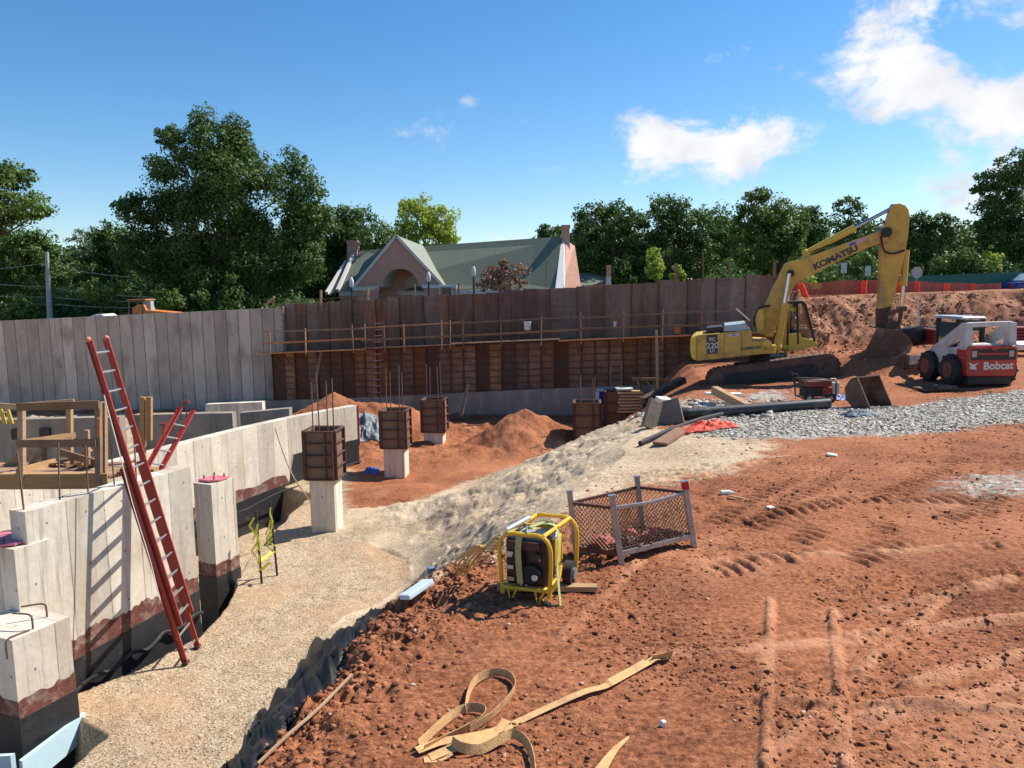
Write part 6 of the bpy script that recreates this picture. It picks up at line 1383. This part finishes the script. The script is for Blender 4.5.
# ================================================================== tan lifting sling
def sling():
    mb=MB()
    def Q(px,py,h=0.0): g=G(px,py,h); return Vector((g.x,g.y,H(g.x,g.y)*(1 if h<.05 else 1)+h+.008)) if h<.05 else g
    def rib(pts,mode,wd=.060,th=.0035):
        pts=catmull(pts,8); prev=None
        for i,(p) in enumerate(pts):
            d=(pts[min(i+1,len(pts)-1)]-pts[max(i-1,0)]).normalized(); t=i/len(pts)
            md=mode(t) if callable(mode) else mode # 0 flat ..1 standing
            side=V(-d.y,d.x,0).normalized(); s=(side*math.cos(md*math.pi/2)+V(0,0,1)*math.sin(md*math.pi/2)); s=(s-d*s.dot(d)).normalized(); n=d.cross(s)
            s=s*wd/2;n=n*th/2; lift=V(0,0,wd/2*math.sin(md*math.pi/2)); c=[p-s-n+lift,p+s-n+lift,p+s+n+lift,p-s+n+lift]
            if prev: mb.hexa([prev[0],prev[1],prev[2],prev[3],c[0],c[1],c[2],c[3]])
            prev=c
    rib([Q(498,733),Q(520,722),Q(553,708,.012),Q(585,695,.03),Q(605,690,.02),Q(628,679,.01),Q(646,669,.015),Q(654,663.5,.03),Q(662,658,.05),Q(671,656,.05),Q(672,661,.03),Q(664,664,.01),Q(652,666,.01)],lambda t:.25 if .35<t<.5 else (0 if t<.75 else .75))
    rib([Q(466,716),Q(468,702),Q(474,690),Q(486,682),Q(500,680),Q(511,685),Q(515,694),Q(510,704),Q(500,714),Q(488,724),Q(470,735)],.92)
    rib([Q(419,752),Q(428,742),Q(444,728),Q(458,718),Q(472,714),Q(484,716),Q(482,724),Q(466,734),Q(446,744),Q(424,757)],.85)
    rib([Q(417,755,.02),Q(440,746,.02),Q(470,739,.03),Q(498,731,.03),Q(506,722,.04)],.1)
    rib([Q(430,762),Q(455,750,.03),Q(480,744,.03),Q(500,738,.03)],.05,.07)
    rib([Q(452,748,.03),Q(462,755,.02),Q(480,756),Q(500,745,.02),Q(512,740,.02),Q(522,745),Q(529,754),Q(533,768),Q(534,782)],.8)
    rib([Q(424,764),Q(440,762),Q(452,756,.02)],0,.06)
    o=mb.build('lifting_sling',mk('tan_webbing',(.70,.43,.18),(.54,.31,.13),22,.9,.25,dirt=(.40,.20,.11),dirtamt=.35),smooth=True); tag(o,'long tan webbing sling in loose loops on the foreground soil','sling')
    mb=MB(); 
    m2=mb
    def Q2(px,py,h=0): return Q(px,py,h)
    pts=catmull([Q(596,782),Q(606,766,.01),Q(616,752,.01),Q(629,741,.005)],6)
    k=len(pts)
    for i,(p,q) in enumerate(zip(pts[:-1],pts[1:])):
        d=(q-p).normalized(); s=V(-d.y,d.x,.25).normalized(); w0=.036*(1-i/k*.85);w1=.036*(1-(i+1)/k*.85); n=V(0,0,.003)
        mb.hexa([p-s*w0-n,p+s*w0-n,p+s*w0+n,p-s*w0+n,q-s*w1-n,q+s*w1-n,q+s*w1+n,q-s*w1+n])
    o=mb.build('sling_tail',MATS['tan_webbing']); tag(o,'separate tapering tail of tan webbing at the bottom edge right of the loops','sling')
sling()
# ================================================================== fences beyond the bank
def netmat(name,col,a):
    m=bpy.data.materials.new(name);t=nt(m);L=t.links.new
    out=N(t,'ShaderNodeOutputMaterial');b=N(t,'ShaderNodeBsdfPrincipled');b.inputs['Base Color'].default_value=c3(col);b.inputs['Roughness'].default_value=.6;tr=N(t,'ShaderNodeBsdfTransparent');mx=N(t,'ShaderNodeMixShader')
    tc=N(t,'ShaderNodeTexCoord');n=N(t,'ShaderNodeTexNoise');n.inputs['Scale'].default_value=14;n.inputs['Detail'].default_value=3;mp=N(t,'ShaderNodeMapping');mp.inputs['Scale'].default_value=(1.6,1.6,.5);L(tc.outputs['Object'],mp.inputs[0]);L(mp.outputs[0],n.inputs['Vector'])
    r=ramp(t,[(.35,(a-.15,)*3),(.65,(min(1,a+.2),)*3)]);L(n.outputs[0],r.inputs[0]);L(r.outputs[0],mx.inputs[0]);L(tr.outputs[0],mx.inputs[1]);L(b.outputs[0],mx.inputs[2]);L(mx.outputs[0],out.inputs[0]);return m
M_net=netmat('orange_fence_net',(.48,.13,.10),.5);M_net2=netmat('bright_orange_net',(.95,.13,.05),.85);M_green=netmat('green_screen_net',(.035,.16,.12),.9)
Yf=36.4
xa,xb=P(776,290,Yf).x,P(1001,290,Yf).x
rt=empty('orange_fence',(xa,Yf,2.3),'sagging orange plastic safety fence along the top of the cut bank','fence')
xs=np.linspace(xa,xb,90)
def ftop(x): 
    px=512+x/Yf*F; return P(px,np.interp(px,[776,860,905,960,1000,1100],[284,280,281,283.5,283.5,284]),Yf).z
r=random.Random(9); fb=[]
mb=MB()
for i in range(len(xs)-1):
    def c_(x,i): 
        y=Yf+.10*math.sin(x*2.3)+.06*math.sin(x*7); return [V(x,y+.05,2.2),V(x,y,ftop(x)+.03*math.sin(x*3.3))]
    a,b=c_(xs[i],i),c_(xs[i+1],i+1); mb.add([a[0],b[0],b[1],a[1]],[(0,1,2,3)])
o=mb.build('fence_net',M_net,rt); md=o.modifiers.new('t','SOLIDIFY'); md.thickness=.01
for x0_,x1_,sk_ in [(805,812,6),(872,878,0),(894,908,4),(909,915,-3),(928,933,0),(958,964,0),(986,990,1)]:
    mb=MB(); 
    for k in range(6):
        p=P(x0_+(x1_-x0_)*k/6,0,Yf).x;q=P(x0_+(x1_-x0_)*(k+1)/6,0,Yf).x; dy=-.12-.05*(k%2); dy2=-.12-.05*((k+1)%2); s=sk_/F*Yf
        mb.add([V(p+s,Yf+dy,2.25),V(q+s,Yf+dy2,2.25),V(q,Yf+dy2,ftop(q)-.03),V(p,Yf+dy,ftop(p)-.03)],[(0,1,2,3)])
    o=mb.build('folded_net',M_net2,rt);md=o.modifiers.new('t','SOLIDIFY'); md.thickness=.012
for px in range(780,1002,26):
    x=P(px,290,Yf).x; MB().bar(V(x,Yf+.2,2.1),V(x+r.uniform(-.05,.05),Yf+.2,ftop(x)+.05),.04).build('fence_post',M_rust,rt)
Yg=43; rt=empty('green_screen_fence',(P(900,280,Yg).x,Yg,2.2),'dark green screened fence behind the orange safety fence','fence')
a=P(896,281,Yg);xe=P(1100,272,Yg).x
mb=MB(); zt=lambda px:P(px,np.interp(px,[896,930,1024,1100],[277,275.5,271.5,270]),Yg).z
for px in range(896,1096,8):
    x,x2=P(px,280,Yg).x,P(px+8,280,Yg).x; mb.add([V(x,Yg+.05*math.sin(x*3),2.0),V(x2,Yg+.05*math.sin(x2*3),2.0),V(x2,Yg,zt(px+8)),V(x,Yg,zt(px))],[(0,1,2,3)])
o=mb.build('screen',M_green,rt);md=o.modifiers.new('t','SOLIDIFY'); md.thickness=.012
for px in range(898,1096,22): x=P(px,280,Yg).x; MB().tube([V(x,Yg+.1,2),V(x,Yg+.1,zt(px)+.08)],.04,8).build('fence_post',M_steel,rt)
# sign seen from behind and white survey pole
Ysn=41; c=P(917,272.5,Ysn); rt=empty('round_sign',(c.x,Ysn,2.2),'grey back of a round sign on a post beyond the orange fence','sign')
MB().cyl(c,.30,(0,1,0),.02,24).build('sign_plate',mk('dull_alu',(.45,.46,.46),(.36,.37,.37),6,.5,0,.3),rt); MB().bar(V(c.x,Ysn+.04,2.0),V(c.x,Ysn+.04,c.z+.25),.06).build('post',M_steel,rt)
for i,(px,py) in enumerate([(844,268),(868,271)]):
    c=P(px,py,47); rt=empty('small_sign',(c.x,47,2.2),['small pale square sign among shrubs left of the excavator arm','small pale square sign just left of the excavator arm, lower than the other'][i],'sign','small pale signs by the shrubs'); MB().box(c,(.34,.03,.62)).build('sign_plate',M_paper,rt); MB().bar(V(c.x,47.05,2),c,.05).build('post',M_steel,rt)
Yp_=30.6; o=MB().tube([P(919,341,Yp_),P(918,297,Yp_)],.035,8).build('survey_pole',M_white);tag(o,'thin white pole standing in front of the cut bank right of the excavator bucket','pole')
o=MB().bar(P(827,343,28.5),P(829,309+24,28.5),.08).build('timber_stake',M_woodD);tag(o,'short dark stake in the mud right of the excavator cab','stake')
# dark pipes and red bundles under the bank
for i,(px,py) in enumerate([(905,336),(926,336)]):
    c=P(px,py,30.4); r_=.36; rt=empty('black_culvert_pipe',(c.x,30.4,c.z-r_),['left of two black corrugated pipe ends at the foot of the bank','right of two black corrugated pipe ends, beside the white pole'][i],'pipe','black pipe ends under the bank'); mb=MB()
    d=V(.35,-.9,.15).normalized()
    for k in range(7): mb.tube([c+d*(.2*k-.7),c+d*(.2*k-.62),c+d*(.2*k-.58),c+d*(.2*k-.5)],[r_*.92,r_,r_,r_*.92],16,True)
    mb.build('pipe_body',M_black,rt,True); MB().cyl(c+d*.71,r_*.75,d,.02,16).build('bore',M_blackpl,rt)
M_rb=mk('red_painted_steel',(.30,.03,.03),(.2,.02,.02),6,.6,.1,dirt=(.2,.1,.07),dirtamt=.3)
for i,(a_,b_) in enumerate([((929,336),(952,336)),((1011,334),(1060,333))]):
    rt=empty('red_panel_stack',tuple(P(a_[0],345,29.5)),['stack of red steel panels at the foot of the bank left of the loader cab','stack of red steel panels at the foot of the bank right of the loader'][i],'panels','stacks of red steel panels')
    for k in range(5): MB().bar(P(a_[0],a_[1]+7-3.2*k,29.6),P(b_[0],b_[1]+7-3.2*k,29.6),.7,.10).build('steel_panel',M_rb,rt,bevel=.01)
c=P(1022,345,27.5); o=MB().box(c,(1.0,.7,.18),.2,.1).build('white_sheet',M_white,bevel=.02);tag(o,'white board lying behind the right side of the loader','board')
# blue car
Yv=42.5; xl=P(1003,290,Yv).x; zc=H(xl+2,Yv); pz=P(1010,292,Yv).z
car=empty('parked_car',(xl+2.2,Yv,zc),'dark blue car cut by the right edge of the photo above the bank','car')
S_=[(0,.35),(0.02,.75),(.25,.98),(.75,1.06),(1.25,1.45),(1.7,1.52),(2.9,1.5),(3.5,1.08),(4.3,.92),(4.5,.7),(4.5,.35)]
zc=P(1010,299,Yv).z
M_blue=mk('dark_blue_paint',(.02,.045,.20),(.015,.03,.14),3,.25)
cb=MB().prism([V(xl+a,Yv-.85,zc+b-.08) for a,b in S_],(0,1.7,0)).build('body',M_blue,car,bevel=.08)
MB().prism([V(xl+a,Yv-.9,zc+b-.08) for a,b in ((.95,1.08),(1.35,1.42),(2.0,1.44),(2.0,1.06))],(0,.06,0)).prism([V(xl+a,Yv-.9,zc+b-.08) for a,b in ((2.1,1.06),(2.1,1.44),(2.8,1.42),(3.3,1.06))],(0,.06,0)).build('side_window',M_glass,cb)
MB().prism([V(xl+.72,Yv-.7,zc+1.02),V(xl+1.2,Yv-.7,zc+1.40),V(xl+1.24,Yv-.7,zc+1.38),V(xl+.78,Yv-.7,zc+1.0)],(0,1.4,0)).build('rear_window',mk('bright_glass',(.5,.55,.6),(.4,.45,.5),3,.1),cb)
MB().box((xl+.02,Yv-.6,zc+.72),(.08,.3,.18)).build('tail_lamp',M_redp,cb)
for x in(.85,3.6):
    w=MB().cyl((xl+x,Yv-.84,zc+.28),.32,(0,1,0),.22,22).build('wheel',M_black,car,True);MB().cyl((xl+x,Yv-.96,zc+.28),.2,(0,1,0),.04,16).build('rim',M_alu,w,True)
# ================================================================== left background
Yu=50; a=P(50.5,330,Yu);b=P(46.8,252,Yu); rt=empty('utility_pole',(a.x,Yu,H(a.x,Yu)),'pale grey tapering utility pole rising over the tall concrete wall at left','utility pole')
MB().tube([V(a.x,Yu,H(a.x,Yu)-.1),b],.20,12,r1=.11).build('pole_shaft',mk('weathered_pole',(.44,.43,.42),(.32,.31,.3),6,.8,.1,stretch=(1,1,.2)),rt,True); MB().bar(P(41,265,Yu),P(49,264,Yu),.05).build('insulator_arm',M_steel,rt)
for i,(pa,pb_,sag) in enumerate([((-60,272),(46,263),2),((46,263),(130,277),2.5),((-60,292),(48,297),1.5),((48,297),(150,302),1),((-60,300),(49,304),1.5),((49,304),(150,308),1),((-60,278),(48,287),1.5),((48,287),(150,297),2)]):
    pts=[P(pa[0]+(pb_[0]-pa[0])*k/8,pa[1]+(pb_[1]-pa[1])*k/8+sag*math.sin(math.pi*k/8),Yu+.2) for k in range(9)]
    o=MB().tube(pts,.014,4).build('overhead_wire',M_steel);tag(o,'thin overhead wire strung to the grey utility pole','wire','overhead wires')
Yt=44; c=P(140,309,Yt); zt=H(c.x,Yt)
rt=empty('orange_machine',(c.x,Yt,zt),'small orange machine with a framed canopy peeping over the tall concrete wall','machine')
M_or=mk('machine_orange',(.70,.25,.06),(.55,.18,.04),6,.5,.05)
MB().pp([(132,314),(132,308),(138,304),(144,305),(146,310),(157,311),(174,312.5),(174,315)],Yt,Yt+1.2).build('body',M_or,rt,bevel=.04)
mb=MB()
for px in(129,143): mb.bar(P(px,315,Yt),P(px,300,Yt),.06).bar(P(px,315,Yt)+V(0,1,0),P(px,300,Yt)+V(0,1,0),.06)
mb.build('canopy_posts',M_woodD,rt); MB().pp([(127,300.5),(127,299.3),(145,299),(145,300.3)],Yt-.1,Yt+1.2).build('canopy',M_plankO,rt); MB().box(P(149,307,Yt+.5),(.4,.4,.7)).build('windscreen',mk('pale_panel',(.35,.42,.45)),rt)
MB().box(P(139,318,Yt+.6),(1.6,1.0,.7)).build('chassis',M_darksteel,rt)
Yt=46; c=P(97,316,Yt); rt=empty('white_van_roof',(c.x,Yt,H(c.x,Yt)),'rounded white vehicle top just showing over the concrete wall left of the orange machine','vehicle')
zt=c.z; MB().prism([V(c.x+a,Yt,zt+b) for a,b in ((-1.2,-1.2),(-1.2,-.3),(-.5,-.15),(-.4,.0),(-.1,.1),(.3,.12),(.5,-.05),(.62,-.3),(.62,-1.2))],(0,1.5,0)).build('cab_body',M_white,rt,bevel=.06); MB().prism([V(c.x+a,Yt-.02,zt+b) for a,b in ((-.32,-.05),(-.12,.03),(-.05,-.25),(-.32,-.28))],(0,.03,0)).build('side_window',M_glass,rt)
# ================================================================== brick building
bm=bpy.data.materials.new('pink_brick');t_=nt(bm);L2=t_.links.new;o_=N(t_,'ShaderNodeOutputMaterial');b_=N(t_,'ShaderNodeBsdfPrincipled');b_.inputs['Roughness'].default_value=.85;L2(b_.outputs[0],o_.inputs[0])
tc_=N(t_,'ShaderNodeTexCoord');br=N(t_,'ShaderNodeTexBrick');br.inputs['Scale'].default_value=2.2;br.inputs['Color1'].default_value=(.60,.31,.24,1);br.inputs['Color2'].default_value=(.50,.245,.19,1);br.inputs['Mortar'].default_value=(.55,.40,.34,1);br.inputs['Mortar Size'].default_value=.012
mp_=N(t_,'ShaderNodeMapping');mp_.inputs['Rotation'].default_value=(R(90),0,0);L2(tc_.outputs['Object'],mp_.inputs[0]);L2(mp_.outputs[0],br.inputs['Vector']);L2(br.outputs[0],b_.inputs['Base Color']);M_brick=bm
M_roof=mk('green_grey_shingle',(.19,.215,.15),(.12,.14,.095),3,.9,.25,stretch=(1,1,5),bscale=8)
M_roofL=mk('light_shingle',(.27,.29,.23),(.20,.22,.17),3,.9,.2,stretch=(1,1,5))
M_trim=mk('white_trim',(.66,.65,.62),(.56,.55,.52),5,.6)
Yb=62; c=P(450,300,Yb); bd=empty('brick_building',(c.x,Yb+4,2),'long pink brick building with a green-grey roof, arched front gable and end chimneys','building')
# main roof: ridge from left to right, slightly turned
RL=P(358,250.5,72);RR_=P(561,236.5,60)
EL=P(340,292,66);ER=P(556,289.5,55.5)
def sheet(pts,th,n,m,par=bd): return MB().prism(pts,(0,0,-th)).build(n,m,par)
sheet([EL,ER,RR_,RL],.15,'main_roof',M_roof)
BL=RL+(RL-EL);BL.z=EL.z;BRr=RR_+(RR_-ER);BRr.z=ER.z
sheet([BL,BRr,RR_,RL][::-1],.15,'rear_roof',M_roof)
zg_=1.5
MB().add([V(EL.x,EL.y,zg_),V(ER.x,ER.y,zg_),ER-V(0,0,.1),EL-V(0,0,.1)],[(0,1,2,3)]).build('front_wall',M_brick,bd)
MB().add([V(BL.x,BL.y,zg_),V(BRr.x,BRr.y,zg_),BRr-V(0,0,.1),BL-V(0,0,.1)],[(0,1,2,3)]).build('rear_wall',M_brick,bd)
MB().bar(EL+V(0,-.1,-.15),ER+V(0,-.1,-.15),.2,.35).build('eave_trim',M_trim,bd)
# right gable end
gx=V(.25,.0,0)
W0=P(557,291,55.3);W1=P(578,289,66);T=P(567,224,60.5)
e=MB().prism([V(ER.x+.1,ER.y,zg_),V(W1.x,W1.y,zg_),V(W1.x,W1.y,ER.z-.1),P(571,246,61),P(563,241,60),V(ER.x+.1,ER.y,ER.z+.05)],(.3,0,0)).build('gable_end_wall',M_brick,bd)
MB().prism([ER+V(-.05,-.1,.1),P(561,243,59.6),P(564,239,60),ER+V(.55,-.1,.1)],(.1,.25,0)).build('rake_trim',M_trim,e)
ch=MB().prism([P(562.5,258,59.8),P(570,258,59.8),P(569.5,228,59.8),P(562.5,228,59.8)],(0,1.0,0)).build('chimney',M_brick,bd); MB().prism([P(561.8,228,59.7),P(570.3,228,59.7),P(570.3,224.8,59.7),P(561.8,224.8,59.7)],(0,1.2,0)).build('chimney_cap',M_brick,ch)
# left end
ch=MB().prism([P(347,262,71),P(356.5,262,71),P(356.5,243,71),P(347,243,71)],(0,1.4,0)).build('chimney',M_brick,bd); MB().prism([P(346.3,243.4,70.9),P(357.2,243.4,70.9),P(357.2,240,70.9),P(346.3,240,70.9)],(0,1.6,0)).build('chimney_cap',M_brick,ch)
MB().bar(EL+V(-.2,0,.1),RL+V(-.2,0,.1),.25,.35).build('rake_trim',M_trim,bd); MB().bar(EL+V(-1.1,-.2,-.1),P(346,262,71),.25,.3).build('rake_trim',M_trim,bd)
MB().prism([EL+V(-1.1,0,-.2),EL+V(-.2,0,0),RL+V(-.3,0,0),P(346,262,71)],(0,.3,0)).build('end_slope',M_roof,bd)
# front cross gable
Yg_=60; A=P(396.5,237,Yg_);Lb=P(356,287.5,Yg_);Rb=P(440,284.5,Yg_); bk_=V(1.2,9,0)
Rb2=P(456,285,Yg_-1)
face=[Lb,Rb,A]
# gable face with arch opening: polygon fan around arch
ac=P(400.5,287,Yg_); ar=1.42
arc=[ac+V(math.cos(t)*ar,0,math.sin(t)*ar) for t in [math.pi*(1-k/16) for k in range(17)]]
mb=MB(); zbm=2.0
outer=[]
def edge_pt(t): # point on the gable boundary in direction angle t from ac
    d=V(math.cos(t),0,math.sin(t)); best=None
    for p,q in ((Lb,A),(A,Rb)):
        ex_=q-p; den=d.x*ex_.z-d.z*ex_.x
        if abs(den)<1e-6: continue
        s=((p.x-ac.x)*ex_.z-(p.z-ac.z)*ex_.x)/den; u_=((p.x-ac.x)*d.z-(p.z-ac.z)*d.x)/den
        if s>0 and -.05<=u_<=1.05 and (best is None or s<best): best=s
    return ac+d*(best or ar*1.5)
angs=[math.pi*(1-k/16) for k in range(17)]
ou=[edge_pt(t) if 0<t<math.pi else None for t in angs]; ou[0]=Lb;ou[-1]=Rb
# insert apex
for k in range(16):
    p,q=ou[k],ou[k+1]
    if p.x<A.x<q.x: mb.add([arc[k],arc[k+1],q,A,p],[(0,1,2,3,4)][::1])
    else: mb.add([arc[k],arc[k+1],q,p],[(0,1,2,3)])
mb.build('gable_face',M_brick,bd)
mb=MB()
dv=V(.5,2.6,0)
for k in range(16): mb.add([arc[k],arc[k+1],arc[k+1]+dv,arc[k]+dv],[(0,1,2,3)])
gv=mb.build('arch_vault',mk('cream_render',(.50,.47,.38),(.42,.39,.31),4,.8),bd)
mb=MB().add([p+dv for p in arc],[tuple(range(17))]); mb.build('arch_back_wall',M_brick,gv)
wc=ac+dv*.98+V(.55,0,0)
mb=MB(); q=[wc+V(math.cos(t)*.95,-.03,math.sin(t)*.95) for t in angs]; mb.add(q,[tuple(range(17))]); fw=mb.build('fan_window',M_glass,gv)
mb=MB()
for k in range(0,17,2): mb.bar(wc+V(0,-.06,0),wc+V(math.cos(angs[k])*.95,-.06,math.sin(angs[k])*.95),.04)
for rr_ in (.5,.95):
    for k in range(16): mb.bar(wc+V(math.cos(angs[k])*rr_,-.06,math.sin(angs[k])*rr_),wc+V(math.cos(angs[k+1])*rr_,-.06,math.sin(angs[k+1])*rr_),.05)
mb.build('muntin',M_trim,fw)
for p,q in ((Lb+V(-.3,-.1,-.15),A+V(0,-.1,.1)),(A+V(0,-.1,.1),Rb+V(.3,-.1,-.15))): MB().bar(p,q,.25,.22).build('rake_trim',M_trim,bd)
sheet([A+V(0,0,.12),Rb+V(.3,0,-.1),P(457,287,Yg_+1.2),P(452,280,66),P(424,246,68)],.12,'gable_roof_right',M_roofL)
sheet([A+V(0,0,.12),P(400,246,70),P(362,262,68),Lb+V(-.3,0,-.1)],.12,'gable_roof_left',M_roof)
for x0_,x1_ in ((356,378),(424,456)):
    mb=MB()
    a_,b_=P(x0_,289,Yg_),P(x1_,287.5,Yg_-.3); mb.hexa([V(a_.x,a_.y,2),V(b_.x,b_.y,2),V(b_.x,b_.y+.6,2),V(a_.x,a_.y+.6,2),a_,b_,b_+V(0,.6,0),a_+V(0,.6,0)]); mb.build('porch_pier',M_brick,bd)
MB().bar(P(354,289,Yg_-.1),P(379,288,Yg_-.1),.3,.28).bar(P(422,286.5,Yg_-.1),P(457,286.5,Yg_-.2),.3,.28).build('cornice',M_trim,bd)
MB().add([V(P(378,290,Yg_+2.6).x,Yg_+2.6,2),V(P(426,290,Yg_+2.6).x,Yg_+2.6,2),P(426,286,Yg_+2.6),P(378,287,Yg_+2.6)],[(0,1,2,3)]).build('porch_back',M_brick,bd)
MB().box(P(446,292,Yg_-.35),(1.1,.1,.9)).build('window_frame',M_trim,bd); MB().box(P(446,292,Yg_-.42),(.8,.06,.7)).build('window',M_glass,bd)
MB().box(P(541,293,55.0)+V(0,-.1,0),(3,.2,.2)).build('string_course',M_trim,bd)
# small wing right
wg=MB().prism([P(579,292,66),P(611,292,66),P(611,283,66),P(579,285,66)],(0,5,0)).build('side_wing',M_brick,bd)
MB().prism([P(578,286,65.7),P(606,284,65.7),P(606,272.5,68.5),P(578,273.5,68.5)],(0,.2,0)).build('wing_roof',M_roof,bd)
MB().prism([P(605,290,65.6),P(611.5,290,65.6),P(611,276,65.8),P(607.5,276,65.8)],(0,1,0)).build('wing_gable',M_trim,bd); MB().prism([P(607.5,276,65.6),P(611,276,65.6),P(611,265,65.6),P(607.5,265,65.6)],(0,.8,0)).build('chimney',M_brick,bd)
for i,(px,py,l_) in enumerate([(351.5,283.5,'white globe lantern post at the left corner of the brick gable'),(428.5,278,'white lantern post in front of the right side of the brick gable'),(473.5,272.5,'white lantern post beside the coppery tree')]):
    Y=50; c=P(px,py,Y); rt=empty('lamp_post',(c.x,Y,H(c.x,Y)),l_,'lamp post','lantern posts before the brick building')
    MB().tube([V(c.x,Y,H(c.x,Y)),c+V(0,0,-.25)],.06,8).build('post',M_darksteel,rt); MB().tube([c+V(0,0,-.25),c+V(0,0,-.1),c+V(0,0,.2),c+V(0,0,.42)],[.07,.14,.15,.04],12).build('lantern',M_white,rt,True); MB().tube([c+V(0,0,.42),c+V(0,0,.52)],.03,6).build('finial',M_darksteel,rt)
